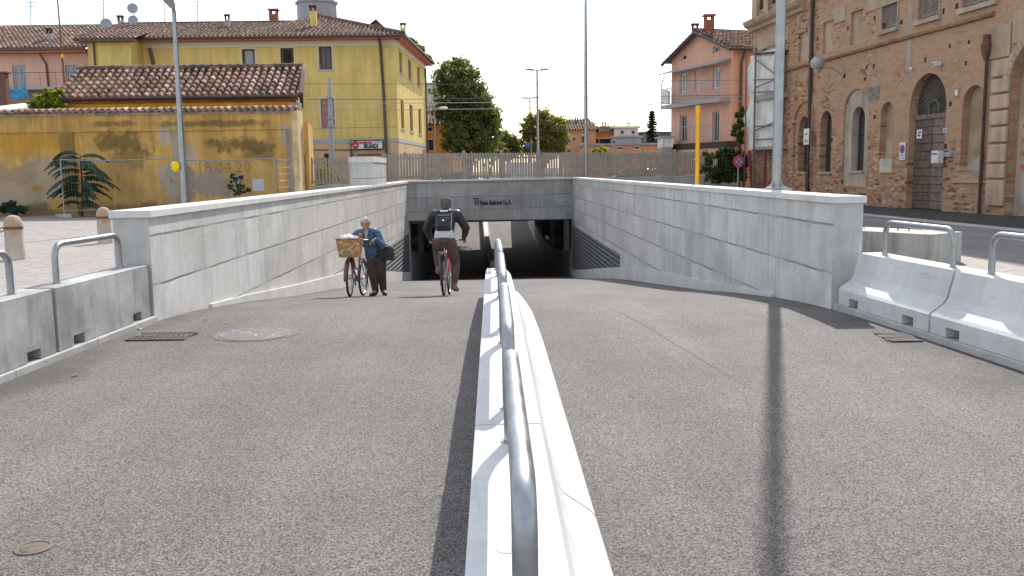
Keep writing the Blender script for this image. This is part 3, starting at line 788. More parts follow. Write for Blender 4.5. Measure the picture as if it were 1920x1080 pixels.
def window_part(parent, u0, u1, z0, z1, y, frame=CREAM, glass=GLASS, fw=.07, mull=1, trans=0, name='window', sill=None, depth=.06):
    mb = MB()
    mb.box2((u0, y, z0), (u0+fw, y+depth, z1)); mb.box2((u1-fw, y, z0), (u1, y+depth, z1))
    mb.box2((u0+fw, y, z1-fw), (u1-fw, y+depth, z1)); mb.box2((u0+fw, y, z0), (u1-fw, y+depth, z0+fw))
    for k in range(mull):
        c = u0+(u1-u0)*(k+1)/(mull+1); mb.box2((c-fw*.45, y+.002, z0+fw), (c+fw*.45, y+depth-.002, z1-fw))
    for k in range(trans):
        c = z0+(z1-z0)*(k+1)/(trans+1); mb.box2((u0+fw, y+.004, c-.02), (u1-fw, y+depth-.004, c+.02))
    w = mb.build(name, frame, parent, local=True)
    flat('pane', glass, w, rect(u0+.01, u1-.01, z0+.01, z1-.01), y+depth*.6)
    if sill:
        MB().box2((u0-.1, y-.2, z0-.08), (u1+.1, y, z0-.005)).build('sill', sill, w, local=True)
    return w
def chimney_on(parent, c, w, h, mat, cap=TILEU, tall_cap=.25):
    x, y, z = c
    mb = MB().box((x, y, z+h/2), (w, w*.8, h)); ch = mb.build('chimney', mat, parent)
    m2 = MB()
    for sx in (-1, 1):
        for sy in (-1, 1): m2.box((x+sx*w*.38, y+sy*w*.3, z+h+tall_cap/2), (w*.22, w*.2, tall_cap))
    m2.box((x, y, z+h+tall_cap+.05), (w*1.25, w*1.05, .10)); m2.build('chimney_cap', cap, ch)
    return ch
def antenna(px, py0, py1, Y, wide, label):
    p0 = P(px, py0, Y); p1 = P(px, py1, Y)
    t = thing('television_antenna', label, 'antenna', (p0.x, p0.y, p0.z), group='rooftop antennas')
    MB().tube([p0, p1], .03, 6).build('mast', GREYM, t)
    mb = MB(); w = S(wide, Y)
    for k, f in enumerate((.06, .2)):
        z = p1.z - (p1.z-p0.z)*f
        mb.tube([(p1.x-w*(.5+.2*k), p1.y, z), (p1.x+w*(.5-.2*k), p1.y, z+.05)], .018, 5)
        for q in range(5):
            x = p1.x - w*.5 + w*q/4*(.9)
            mb.tube([(x, p1.y-.3, z-.12), (x, p1.y+.3, z+.16)], .010, 4)
    mb.build('aerial_rods', GREYM, t); return t
# ------------------------------------------------------------------ yellow three storey building
YD = 56.0
A0, A1 = P(172, 200, YD), P(745, 200, YD)
t, L, fp = frame_thing('apartment_house', 'yellow three storey house with brown tiled roof and beige plinth behind the ochre wall', 'apartment house', (A0.x, YD), (A1.x, YD), ZG)
YB = t
zE = fp(745, 68)[1]; zE0 = fp(400, 72)[1]; zE = (zE+zE0)/2
zb1 = fp(600, 264)[1] - .12; zb0 = zb1 - .02
def hole(px0, px1, py0, py1):
    u0, _ = fp(px0, (py0+py1)/2); u1, _ = fp(px1, (py0+py1)/2); _, za = fp((px0+px1)/2, py1); _, zb = fp((px0+px1)/2, py0); return u0, u1, za, zb
W1 = [hole(454, 478, 92, 130), hole(526, 551, 90, 130), hole(598, 622, 87, 130)]
W2 = [hole(602, 627, 185, 240)]
W3 = [hole(608, 628, 288, 330)]
facade('wall', YELLOW, t, rect(0, L, zb1+.22, zE), [rect(*w) for w in W1+W2], .22)
facade('plinth', YELLOWB, t, rect(0, L, -.2, zb1), [rect(*w) for w in W3], .2)
MB().box2((-.0, -.025, zb1), (L+.025, .1, zb1+.22)).build('band', BLUEB, t, local=True)
for i, w in enumerate(W1):
    window_part(t, w[0]+.05, w[1]-.05, w[2], w[3], .12, SHUTB, (GLASSL, DARK, GLASS)[i], .09, 0 if i < 2 else 1)
    MB().box2((w[0]-.1, -.03, w[2]-.1), (w[1]+.1, .1, w[2]-.01)).build('sill', BLUEB, t, local=True)
    mb = MB(); mb.box2((w[0]-.11, -.02, w[2]), (w[0]-.003, .05, w[3]+.1)); mb.box2((w[1]+.003, -.02, w[2]), (w[1]+.11, .05, w[3]+.1)); mb.box2((w[0], -.02, w[3]+.003), (w[1], .05, w[3]+.1))
    mb.build('window_surround', CREAM, t, local=True)
w = W2[0]
mb = MB(); mb.box2((w[0]+.03, .05, w[2]+.02), ((w[0]+w[1])/2-.01, .1, w[3]-.02)); mb.box2(((w[0]+w[1])/2+.01, .05, w[2]+.02), (w[1]-.03, .1, w[3]-.02))
n = 22
for k in range(n):
    z = w[2]+.06+(w[3]-w[2]-.12)*k/n
    mb.box2((w[0]+.08, .035, z), ((w[0]+w[1])/2-.06, .049, z+.07)); mb.box2(((w[0]+w[1])/2+.06, .035, z), (w[1]-.08, .049, z+.07))
sh = mb.build('shutter', SHUT, t, local=True); sh['label'] = 'closed pinkish red shutters'
mb = MB(); mb.box2((w[0]-.11, -.02, w[2]-.08), (w[0]-.003, .05, w[3]+.1)); mb.box2((w[1]+.003, -.02, w[2]-.08), (w[1]+.11, .05, w[3]+.1)); mb.box2((w[0], -.02, w[3]+.003), (w[1], .05, w[3]+.1))
mb.build('window_surround', CREAM, t, local=True)
window_part(t, *W3[0], .1, SHUTB, DARK, .07, 0)
# pale cornice, red eave board, gutter
MB().box2((0, -.05, zE-.55), (L+.05, .12, zE-.18)).build('cornice', CREAM, t, local=True)
# side facade
dep = 13.4; ang = math.atan2(1, .05)
def side_fp(px, py):            # (distance along the side wall, z)
    o = wpt(t, L, 0, 0); ux = Vector((.05, 1, 0)).normalized(); n_ = Vector((ux.y, -ux.x, 0))
    d = ray(px, py); k = (o-CAMP).dot(n_)/d.dot(n_); q = CAMP + d*k - o; return q.dot(ux), q.z
mb_side = thing('x', 'x', 'x', wpt(t, L, 0, 0), ang)      # helper frame
TMside = TM[mb_side.name].copy(); bpy.data.objects.remove(mb_side)
def side_part(o):
    o.matrix_parent_inverse = Matrix.Identity(4); o.matrix_local = TM[t.name].inverted() @ TMside; return o
sh_ = []
def shole(px0, px1, py0, py1):
    u0, za = side_fp(px0, py1); u1, zb = side_fp(px1, py0); _, za2 = side_fp(px1, py1)
    return (u0, u1, za, side_fp(px0, py0)[1])
SW = [shole(749.5, 753.5, 96, 136), shole(766, 770.5, 110, 147.5), shole(783, 787, 124, 160),
      shole(752.5, 757, 187, 240), shole(769, 773.5, 196, 245), shole(785.5, 789.5, 204, 250)]
SB = [shole(757.5, 760.5, 286, 296), shole(772, 775, 287, 296)]
zbs = zb1
o = facade('side_wall', YELLOW, t, rect(0, dep, zbs+.22, zE), [rect(*w) for w in SW], .22); side_part(o)
o = facade('side_plinth', YELLOWB, t, rect(0, dep, -.2, zbs), [rect(*w) for w in SB if w[3] < zbs-.05], .2); side_part(o)
o = MB().box2((0, -.025, zbs), (dep, .05, zbs+.22)).build('side_band', BLUEB, t, local=True); side_part(o)
o = MB().box2((.2, -.05, zE-.55), (dep, .1, zE-.18)).build('side_cornice', CREAM, t, local=True); side_part(o)
for w in SW:
    wm = MB(); wm.box2((w[0], .12, w[2]), (w[1], .16, w[3])); o = wm.build('window', SHUTB, t, local=True); side_part(o)
    wm = MB(); wm.box2((w[0]-.12, -.05, w[2]-.1), (w[1]+.12, .1, w[2]-.004)); o = wm.build('sill', BLUEB, t, local=True); side_part(o)
# roof: right block with hip, left part with a long ridge
ov = .55
fx = lambda u, y, z: wpt(t, u, y, z)
uM = L*.62
cA = fx(uM-3.0, -ov, zE); cB = fx(L+ov, -ov, zE); s2 = TMside @ Vector((dep+ov, -ov, zE)); apex = P(592, 31, 62.7)
cD = fx(uM-3.0, dep+ov, zE)
tile_roof(t, cA, cB-cA, (apex-(cA+cB)/2)-(cB-cA)*((apex-(cA+cB)/2).dot(cB-cA)/(cB-cA).length_squared), [cA, cB, apex], .27, .45, TILE2, 3, seed=2)
e = s2-cB; b_ = (apex-cB) - e*((apex-cB).dot(e)/e.length_squared)
tile_roof(t, cB, e, b_, [cB, s2, apex], .27, .45, TILE2, 3, seed=3)
MB().face([s2, cD, apex]).face([cD, cA, apex]).build('roof_back', TILEU, t, recalc=False)
rl = fx(-.5, 6.6, zE+ (P(300,46,62.6).z-ZG - zE)); rr = fx(uM-.5, 6.6, rl.z-ZG)
lA = fx(-.5, -ov, zE); lB = fx(uM-3.0+.05, -ov, zE)
tile_roof(t, lA, lB-lA, (rl-lA), [lA, lB, rr, rl], .27, .45, TILE2, 3, seed=4)
MB().face([rl, rr, fx(uM, 13, zE), fx(-.5, 13, zE)]).build('roof_back', TILEU, t, recalc=False)
MB().tube([rl+Vector((0,0,.05)), rr+Vector((0,0,.05))], .14, 7).tube([cB+Vector((0,0,.1)), apex+Vector((0,0,.1))], .13, 7).tube([s2+Vector((0,0,.1)), apex+Vector((0,0,.1))], .13, 7).build('ridge_tiles', TILE2, t)
MB().box2((-.5, -ov, zE-.16), (L+ov-.02, -ov+.04, zE-.03)).box2((-.5, -ov+.04, zE-.2), (L+.3, -.002, zE-.17)).build('eave_board', REDTRIM, t, local=True)
o = MB().box2((-.5, -ov, zE-.16), (dep+ov, -ov+.04, zE-.03)).box2((-.5, -ov+.04, zE-.2), (dep+ov, -.002, zE-.17)).build('eave_board', REDTRIM, t, local=True); side_part(o)
gt = MB().tube([fx(-.5, -ov-.08, zE-.04), fx(L+ov+.08, -ov-.08, zE-.04), TMside @ Vector((dep+ov, -ov-.08, zE-.04))], .085, 8).build('gutter', BROWN, t)
ud, _ = fp(720, 180)
MB().tube([fx(ud-.12, -ov, zE-.1), fx(ud-.1, -.12, zE-.6), fx(ud, -.1, 6), fx(ud+.1, -.1, .1)], .085, 8).build('downpipe', BROWN, t, smooth=50)
ue = side_fp(797, 200)[0]
MB().tube([TMside @ Vector((ue, -.1, zE-.5)), TMside @ Vector((ue, -.1, .1))], .07, 8).build('downpipe', BROWN, t, smooth=50)
for (px, py0, py1, wpx, Y, mt) in ((588, 45, 14, 11, 58.5, YELLOW), (514, 42, 20, 15, 64, REDBR), (427, 54, 30, 8, 60, GREYP), (358, 50, 44, 9, 64, GREYP), (227, 52, 32, 9, 63, GREYP), (756, 66, 46, 9, 66, YELLOW)):
    p = P(px, py0, Y); w = S(wpx, Y); chimney_on(t, (p.x, p.y, p.z-.4), w, S(py0-py1, Y)+.1, mt, TILEU if mt is not REDBR else REDBR)
# wall cable lines
mb = MB()
for py in (281,):
    a = fp(575, py); b = fp(715, py); mb.tube([fx(a[0], -.03, a[1]), fx(b[0], -.03, b[1])], .03, 5)
mb.build('wall_cable', BROWN, t)
# sign board
u0, z0 = fp(658.5, 281); u1, z1 = fp(719, 262)
p = fx((u0+u1)/2, 0, z0)
tsg = thing('wall_sign', 'white sign board reading BIRRERIA with a round red emblem on the yellow house', 'sign', p)
tsg['label'] = 'long white sign board with red emblem and black letters on the yellow house'
mb = MB(); d_ = .18; fw = .06; TMs = TM[t.name]
def lb(m, a, b): return m.box2(a, b, TMs)
m = MB(); lb(m, (u0, -d_-.02, z0), (u0+fw, -.02, z1)); lb(m, (u1-fw, -d_-.02, z0), (u1, -.02, z1)); lb(m, (u0+fw, -d_-.02, z1-fw), (u1-fw, -.02, z1)); lb(m, (u0+fw, -d_-.02, z0), (u1-fw, -.02, z0+fw)); m.build('sign_frame', BROWN, tsg)
m = MB(); lb(m, (u0+fw, -d_, z0+fw), (u1-fw, -.05, z1-fw)); m.build('sign_panel', plain('sign white', (.72,.70,.76), .5, .04), tsg)
SRED = plain('sign red', (.50,.03,.04), .5, .1); SBLK = plain('sign black', (.03,.03,.035), .5, .1); SGREY = plain('sign grey', (.35,.35,.40), .5, .1)
cx = u0 + (u1-u0)*.145; cz = (z0+z1)/2; rr_ = (z1-z0)*.40
m = MB(); m.lathe([(rr_, 0), (rr_, .012), (0, .012)], (0,0,0), 24, 'Z', TMs @ Matrix.Translation((cx, -d_, cz)) @ Matrix.Rotation(math.pi/2, 4, 'X')); m.build('emblem', SRED, tsg)
m = MB(); lb(m, (cx-rr_*.6, -d_-.02, cz-rr_*.35), (cx+rr_*.6, -d_-.013, cz+rr_*.1)); m.build('emblem_band', SGREY, tsg)
def sign_text(txt, ua, ub, zc, hgt, mat, bold):
    o = text_mesh('lettering', txt, hgt, mat, Matrix.Identity(4), None, .004, bold)
    w = max(v.co.x for v in o.data.vertices); s = (ub-ua)/w
    o.data.transform(TM[tsg.name].inverted() @ TMs @ Matrix.Translation((ua, -d_-.006, zc)) @ Matrix.Rotation(math.pi/2, 4, 'X') @ Matrix.Diagonal((s, 1, 1, 1)))
    o.parent = tsg
m = MB()
for f0, f1 in ((.265,.33),(.34,.40),(.41,.50),(.512,.57),(.58,.655)): lb(m, (u0+(u1-u0)*f0, -d_-.006, cz+.05), (u0+(u1-u0)*f1, -d_-.001, cz+.19))
m.build('red_print', SRED, tsg)
sign_text('BILIARDI', u0+(u1-u0)*.40, u0+(u1-u0)*.84, z0+.10, .34, SBLK, .02)
m = MB(); lb(m, (u0+(u1-u0)*.71, -d_-.006, cz+.09), (u0+(u1-u0)*.96, -d_-.001, cz+.14)); lb(m, (u0+(u1-u0)*.71, -d_-.006, cz+.18), (u0+(u1-u0)*.92, -d_-.001, cz+.22)); m.build('small_print', SGREY, tsg)
m = MB(); zk = fp(680, 281)[1]-.28
lb(m, (u0-.05, -.06, zk-.15), (u0+.05, -.002, z0-.002)); lb(m, (u0+.06, -.05, zk-.06), (u1+.55, -.002, zk+.03)); m.build('sign_bracket', BROWN, tsg)
# projecting bay at the left end of the yellow house
q0, q1 = P(171, 120, YD-1.7), P(247, 120, YD-1.7)
m = MB(); zt = P(210, 74, YD-1.7).z
m.box2((q0.x, YD-1.7, ZG), (q1.x, YD-.01, zt)); m.build('bay', YELLOW, t)
ra = Vector((q0.x-.4, YD-2.1, zt)); rb = Vector((q1.x+.4, YD-2.1, zt)); up = Vector((0, 2.6, .75))
tile_roof(t, ra, rb-ra, up, [ra, rb, rb+up, ra+up], .27, .45, TILE2, 3, seed=6, name='bay_roof')
MB().box2((q0.x-.4, YD-2.14, zt-.16), (q1.x+.4, YD-1.71, zt-.04)).build('bay_eave', BROWN, t)
MB().tube([(q0.x+.25, YD-1.78, zt-.2), (q0.x+.25, YD-1.78, ZG)], .06, 7).tube([(q1.x+.5, YD-.12, zt-.3), (q1.x+.7, YD-.12, zt-1.4), (q1.x+.7, YD-.12, ZG)], .10, 7).build('downpipe', BROWN, t)
# satellite dishes
for (px, py, r, Y, lab) in ((199, 45, 10.5, 60.5, 'grey satellite dish standing alone at the left of the roof'), (248.5, 15.5, 9.5, 61.5, 'upper grey satellite dish of the pair on one mast'), (249.5, 38, 9, 61.5, 'lower grey satellite dish of the pair on one mast')):
    p = P(px, py, Y); rad = S(r, Y)
    td = thing('satellite_dish', lab, 'satellite dish', p, group='rooftop dishes')
    M = Matrix.Translation(p) @ Matrix.Rotation(R(80), 4, 'X') @ Matrix.Rotation(R(12), 4, 'Y')
    m = MB(); m.lathe([(0, -rad*.14), (rad*.5, -rad*.10), (rad, 0), (rad*.98, .02), (rad*.5, -rad*.07), (0, -rad*.11)], (0,0,0), 22, 'Z', M); m.build('dish', GREYM, td, smooth=50)
    MB().tube([p+Vector((0,.15,0)), p+Vector((0,.15,-1.0 if py > 20 else -1.6))], .03, 6).tube([p+Vector((0,-.02,-rad*.9)), p+Vector((.05,-rad*.8,-.05))], .015, 5).build('dish_mast', GREYM, td)
for (px, py0, py1, wd, Y, lab) in ((58, 50, 2, 24, 62, 'thin antenna above the pink house at the far left'), (194, 50, -12, 8, 61, 'tall double antenna mast beside the lone dish'), (309, 48, -10, 26, 63, 'antenna right of the lamp head above the yellow roof'), (370, 46, 2, 22, 63, 'antenna between two chimneys on the yellow roof')):
    antenna(px, py0+6, py1, Y, wd, lab)
# ------------------------------------------------------------------ grey tower behind the roof
c = P(594, 20, 84); r = S(36, 84)
tw = thing('tower', 'grey eight sided tower rising behind the yellow house roof', 'tower', (c.x, c.y, ZG))
m = MB(); z1 = P(594, 4, 84).z; m.lathe([(r, ZG), (r, z1-.25), (r*1.08, z1-.2), (r*1.08, z1), (r*.9, z1+.03), (r*.9, z1+1.2)], (c.x, c.y, 0), 8); m.build('tower_shaft', GREYP, tw)
# red gabled house behind
c0, c1 = P(660, 60, 78), P(722, 60, 78); zt = P(705, 38, 78).z
hb = thing('brick_house', 'red gabled house peeking over the right end of the yellow roof', 'house', (c0.x, 78, ZG))
m = MB(); zE2 = P(700, 54, 78).z; m.hexa([(c0.x,78,ZG),(c1.x,78,ZG),(c1.x,86,ZG),(c0.x,86,ZG)], [(c0.x,78,zE2),(c1.x,78,zE2),(c1.x,86,zE2),(c0.x,86,zE2)]); xm = P(706, 40, 78).x
m.face([(P(690,50,78).x,78.002,zE2),(c1.x,78.002,zE2),(xm,78.002,zt)]); m.build('wall', REDBR, hb)
m = MB(); m.face([(P(690,50,78).x-.3,77.7,zE2),(xm,77.7,zt+.05),(xm,86,zt+.05),(P(690,50,78).x-.3,86,zE2)]); m.face([(c1.x+.3,77.7,zE2-.2),(xm,77.7,zt+.05),(xm,86,zt+.05),(c1.x+.3,86,zE2-.2)]); m.build('roof', TILE2, hb, recalc=False)
# ------------------------------------------------------------------ faded pink house on the far left
PD = 58.0
A0, A1 = P(-420, 120, PD), P(171, 120, PD)
t, L, fp = frame_thing('pink_house', 'faded pink house with a brown tiled roof at the far left edge', 'house', (A0.x, PD), (A1.x, PD), ZG)
zE = fp(80, 93)[1]
def hole(px0, px1, py0, py1):
    u0, _ = fp(px0, (py0+py1)/2); u1, _ = fp(px1, (py0+py1)/2); _, za = fp((px0+px1)/2, py1); _, zb = fp((px0+px1)/2, py0); return u0, u1, za, zb
W = [hole(24, 50, 123, 166), hole(123, 147, 122, 166)]
facade('wall', PINKL, t, rect(0, L, 0, zE), [rect(*w) for w in W], .2)
for w in W: window_part(t, w[0], w[1], w[2], w[3], .08, GREYM, GLASSL, .12, 1)
lA, lB = wpt(t, -.3, -.6, zE+.02), wpt(t, L-.01, -.6, zE+.02); rz_ = P(60, 50, PD+6).z
lC, lD = Vector((lB.x, PD+6, rz_)), Vector((lA.x, PD+6, rz_))
tile_roof(t, lA, lB-lA, lD-lA, [lA, lB, lC, lD], .27, .45, TILE2, 3, seed=9)
MB().box2((-.3, -.66, zE-.12), (L-.02, -.57, zE+.05)).build('gutter', BROWN, t, local=True)
MB().box2((-.3, -.56, zE-.24), (L-.02, -.01, zE-.13)).build('eave_board', REDTRIM, t, local=True)
u, z = fp(87, 110); u2, _ = fp(79, 98)
MB().tube([wpt(t, u2, -.5, zE-.15), wpt(t, u, -.08, zE-.9), wpt(t, u+.15, -.08, 1)], .06, 7).build('downpipe', RUST, t)
p = P(92, 60, PD+1.5); chimney_on(t, (p.x, p.y, P(92, 72, PD+1.5).z-.4), S(9, PD), S(20, PD), GREYP)
za = fp(60, 167)[1]; ub = fp(12, 167)[0]
MB().box2((ub-3, -1.5, za-.16), (L-.3, -.003, za)).build('balcony_slab', GREYM, t, local=True)
m = MB(); zr_ = fp(60, 141)[1]
m.tube([wpt(t, ub-3, -1.45, zr_), wpt(t, L-.3, -1.45, zr_)], .018, 5)
for k in range(9): m.tube([wpt(t, ub+k*.95, -1.45, za+.002), wpt(t, ub+k*.95, -1.45, zr_)], .012, 4)
m.build('balcony_rail', BROWN, t)
ua, _ = fp(24, 180); uc, _ = fp(76, 180); zlo = fp(50, 190)[1]
mm = MB(); n = 14
for k in range(n):
    a0_ = ua+(uc-ua)*k/n; a1_ = ua+(uc-ua)*(k+1)/n; y0_ = -1.52-.05*math.sin(k*1.7); y1_ = -1.52-.05*math.sin((k+1)*1.7)
    mm.hexa([wpt(t,a0_,y0_,zlo-.1*math.sin(k)),wpt(t,a1_,y1_,zlo-.1*math.sin(k+1)),wpt(t,a1_,y1_+.02,zlo-.1*math.sin(k+1)),wpt(t,a0_,y0_+.02,zlo-.1*math.sin(k))], [wpt(t,a0_,y0_,za),wpt(t,a1_,y1_,za),wpt(t,a1_,y1_+.02,za),wpt(t,a0_,y0_+.02,za)])
o = mm.build('tarpaulin', BLUET, origin=wpt(t, ua, -1.52, zlo)); tag(o, 'blue tarpaulin hanging below the balcony of the faded pink house', 'tarpaulin')
# brown shuttered shed and flat white roof in front of it
a = P(-40, 165, 47); b = P(9, 137, 47)
sh = thing('brown_shed', 'small brown boarded shed at the far left edge above the ochre wall', 'shed', (a.x, 47, ZG))
m = MB(); m.box2((a.x, 47, ZG), (b.x, 47.35, b.z))
m.build('shed_wall', SHUTB, sh); MB().box2((a.x-.1, 46.9, b.z+.002), (b.x+.1, 47.45, b.z+.07)).build('shed_roof', BROWN, sh)
a = P(-30, 205, 39); b = P(110, 191, 42.5)
fr = thing('flat_roofed_shed', 'low shed with a bright white flat roof behind the ochre wall', 'shed', ((a.x+b.x)/2, 40, ZG))
m = MB(); m.box2((a.x, 38.2, ZG), (b.x, 43.5, 4.2)); m.build('shed_wall', PINKL, fr)
z_a, z_b = P(50, 205, 38.2).z, P(50, 191, 43.5).z
MB().hexa([(a.x-.2,38.1,z_a-.1),(b.x,38.1,z_a-.1),(b.x,43.6,z_b-.1),(a.x-.2,43.6,z_b-.1)], [(a.x-.2,38.1,z_a),(b.x,38.1,z_a),(b.x,43.6,z_b),(a.x-.2,43.6,z_b)]).build('roof', ROOFW, fr)
# ------------------------------------------------------------------ ochre garden wall
OD = 36.0
A0, A1 = P(-420, 300, OD), P(556, 300, OD)
t, L, fp = frame_thing('garden_wall', 'long weathered ochre plaster wall with grey bare patches and a row of coping tiles', 'garden wall', (A0.x, OD), (A1.x, OD), ZG)
ztop = fp(300, 208)[1]; zled = fp(300, 244)[1]
bl = lambda px, py, rx, ry, tone, amt, soft=.25: OCHRE_BLOTS.append((fp(px,py)[0], fp(px,py)[1], S(rx,OD)*1.0, S(ry,OD), tone, amt, soft))
GRY = (.38,.31,.245); GRD = (.20,.175,.16); DKB = (.115,.075,.032); SAT = (.52,.27,.02)
bl(60, 270, 110, 28, SAT, .7, .5); bl(30, 355, 120, 50, GRY, .85); bl(80, 330, 60, 40, (.40,.33,.25), .8); bl(30, 325, 50, 25, (.33,.24,.15), .7); bl(70, 352, 14, 8, (.40,.22,.05), .9)
bl(235, 265, 70, 26, DKB, .75, .5); bl(250, 295, 55, 25, DKB, .6, .5); bl(310, 255, 16, 20, (.45,.40,.35), .8); bl(320, 340, 26, 40, (.42,.37,.32), .8)
bl(350, 345, 26, 36, GRD, .8); bl(395, 345, 60, 32, (.30,.255,.225), .85); bl(360, 285, 14, 26, (.46,.40,.34), .8)
bl(455, 272, 95, 20, DKB, .8, .5); bl(480, 290, 60, 16, DKB, .6, .5); bl(400, 232, 130, 9, DKB, .7, .5); bl(210, 232, 70, 8, DKB, .65, .5)
bl(20, 222, 120, 9, (.42,.30,.15), .5, .5); bl(535, 255, 14, 30, (.42,.37,.32), .7)
OCHRE = m_plaster('weathered ochre plaster', (.57,.345,.105), .30, .32, .7, ochre_extra)
facade('wall', OCHRE, t, rect(0, L, -.2, ztop), [], .2)
MB().box2((0, .001, -.2), (L, .4, ztop-.01)).build('wall_core', OCHRE, t, local=True)
MB().box2((0, -.06, zled-.03), (L, -.001, zled+.02)).build('ledge', OCHRE, t, local=True)
MB().box2((0, -.05, ztop-.14), (L+.05, .45, ztop-.01)).build('coping_course', plain('old coping mortar', (.36,.30,.24), .9, .35, 3), t, local=True)
PIL = m_plaster('dark brown plaster', (.30,.185,.06), .3, .25, .8); PIL2 = m_plaster('grey brown plaster', (.36,.29,.21), .4, .3, .9)  # the first pilaster tone is a darker brown than the wall
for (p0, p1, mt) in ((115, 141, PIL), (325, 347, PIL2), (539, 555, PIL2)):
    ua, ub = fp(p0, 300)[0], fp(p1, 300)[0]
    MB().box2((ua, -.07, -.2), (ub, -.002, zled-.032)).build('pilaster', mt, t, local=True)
ra = wpt(t, 0, -.16, ztop-.03); rb = wpt(t, L+.1, -.16, ztop-.03); up = Vector((0, .42, .12))
tile_roof(t, ra, rb-ra, up, [ra, rb, rb+up, ra+up], .265, .44, TILE, 5, name='coping_tiles', seed=11, amp=.42)
# painted date on the wall
GRAF = plain('old paint marks', (.27,.17,.065), .9, .3, 8)
ga = fp(368, 322); gb = fp(470, 318)
o = text_mesh('graffiti', '18.04.20', .62, GRAF, Matrix.Identity(4), None, .002, -.012)
w0 = max(v.co.x for v in o.data.vertices)
o.data.transform(Matrix.Translation((ga[0], -.004, ga[1]-.05)) @ Matrix.Rotation(math.pi/2, 4, 'X') @ Matrix.Diagonal(((gb[0]-ga[0])/w0, 1, 1, 1))); o.parent = t
# end of the wall: cream edge with sunlight put into its colour, and return
ub = L
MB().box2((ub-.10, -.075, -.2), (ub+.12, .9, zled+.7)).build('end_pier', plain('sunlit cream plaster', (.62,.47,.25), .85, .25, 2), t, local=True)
MB().hexa([wpt(t,ub+.14,.95,-.2),wpt(t,ub+.30,.95,-.2),wpt(t,ub-.35,5,-.2),wpt(t,ub-.5,5,-.2)], [wpt(t,ub+.14,.95,zled+.3),wpt(t,ub+.30,.95,zled+.3),wpt(t,ub-.35,5,zled+.3),wpt(t,ub-.5,5,zled+.3)]).build('return_wall', OCHRE, t)
# ------------------------------------------------------------------ outbuilding with the big tiled roof behind it
HD = 37.6
A0, A1 = P(112, 190, HD), P(556, 190, HD)
t, L, fp = frame_thing('tiled_outbuilding', 'low orange outbuilding with a heavy roof of old brown tiles behind the ochre wall', 'outbuilding', (A0.x, HD), (A1.x, HD), ZG)
zE = fp(330, 184)[1]
ORB = m_plaster('orange band plaster', (.74,.37,.03), .25, .2, 1.2)
facade('wall', ORB, t, rect(.3, L, 0, zE+.1), [], .2)
MB().box2((.1, -.16, zE-.17), (L+.1, -.001, zE-.06)).build('eave_cornice', plain('red brown cornice', (.30,.13,.065), .85, .4, 3), t, local=True)
dpt = 1.9; zR = P(340, 130, HD+dpt).z
ra = wpt(t, -.35, -.32, zE); rb = wpt(t, L+.22, -.32, zE); rc = Vector((P(567, 130, HD+dpt).x, HD+dpt, zR)); rd = Vector((P(145, 130, HD+dpt).x, HD+dpt, zR))
up = (rd - ra); up.x = 0
tile_roof(t, ra, rb-ra, up, [ra, rb, rc, rd], .292, .36, TILE, 6, name='roof', seed=12, amp=.50)
m = MB(); x = rd.x
while x < rc.x - .35:
    m.tube([(x, HD+dpt, zR+.03), (x+.44, HD+dpt, zR+.06)], [.14, .165], 8); x += .38
m.build('ridge_tiles', TILE, t)
MB().face([rd, rc, (rc.x*2-rb.x-.1, HD+dpt*2, zE), (rd.x, HD+dpt*2, zE)]).build('roof_back', TILEU, t, recalc=False)
MB().tube([wpt(t, -.35, -.37, zE+.0), wpt(t, L+.2, -.37, zE+.0)], .075, 8).build('gutter', BROWN, t)
# gable end
gx = wpt(t, L, 0, 0).x
m = MB(); gk = rc.x - wpt(t, L+.22, 0, 0).x
m.hexa([(gx-.2,HD,ZG),(gx,HD,ZG),(gx+gk*2,HD+dpt*2,ZG),(gx-.2+gk*2,HD+dpt*2,ZG)], [(gx-.2,HD,zE),(gx,HD,zE),(gx+gk*2,HD+dpt*2,zE),(gx-.2+gk*2,HD+dpt*2,zE)])
m.face([(gx,HD,zE),(gx+gk*2,HD+dpt*2,zE),(gx+gk,HD+dpt,zR-.15)]); m.build('gable_wall', PIL2, t)
m = MB()
for k in range(7):
    f0, f1 = k/7, (k+1.15)/7
    a = ra.lerp(rd, f0)+Vector((rb.x-ra.x+(rc.x-rb.x-rd.x+ra.x)*f0+.02, 0, .05)); b = ra.lerp(rd, f1)+Vector((rb.x-ra.x+(rc.x-rb.x-rd.x+ra.x)*f1+.02, 0, .09)); m.tube([a, b], [.13, .11], 7)
m.build('verge_tiles', TILE, t)
MB().box((gx+.05, HD-.35, zE-.35), (.35, .5, .55)).build('eave_corbel', PIL2, t)
# ------------------------------------------------------------------ old brick building on the right
BF = (12.69, 46.3); BN = (12.69+.094*30, 46.3-30)
t, L, fp = frame_thing('brick_building', 'long old brick building with arched windows and a big arched wooden door on the right', 'brick building', BF, BN, ZG)
BB = t
def hole2(px0, px1, pyt, pyb):
    m = (pyt+pyb)/2; u0 = fp(px0, m)[0]; u1 = fp(px1, m)[0]; c = (px0+px1)/2
    return u0, u1, fp(c, pyb)[1], fp(c, pyt)[1]
def ar(px0, px1, pyt, pyb, f=None):
    u0, u1, za, zb = hole2(px0, px1, pyt, pyb); r = (u1-u0)/2
    return arch(u0, u1, za, zb - r*(f or 1.0), zb)
HT = 17.5
door = ar(1703, 1771, 138, 391); dz0 = min(p[1] for p in door)
door = [(u, (0.0 if z < .5 else z)) for u, z in door]
winA = ar(1493.5, 1513.5, 218, 322); winB = ar(1537.5, 1558.5, 208, 322); winC = ar(1593, 1617, 200, 320)
arcA = ar(1487, 1531, 190, 348, .8); arcC = ar(1580.5, 1627, 167, 349, .9)
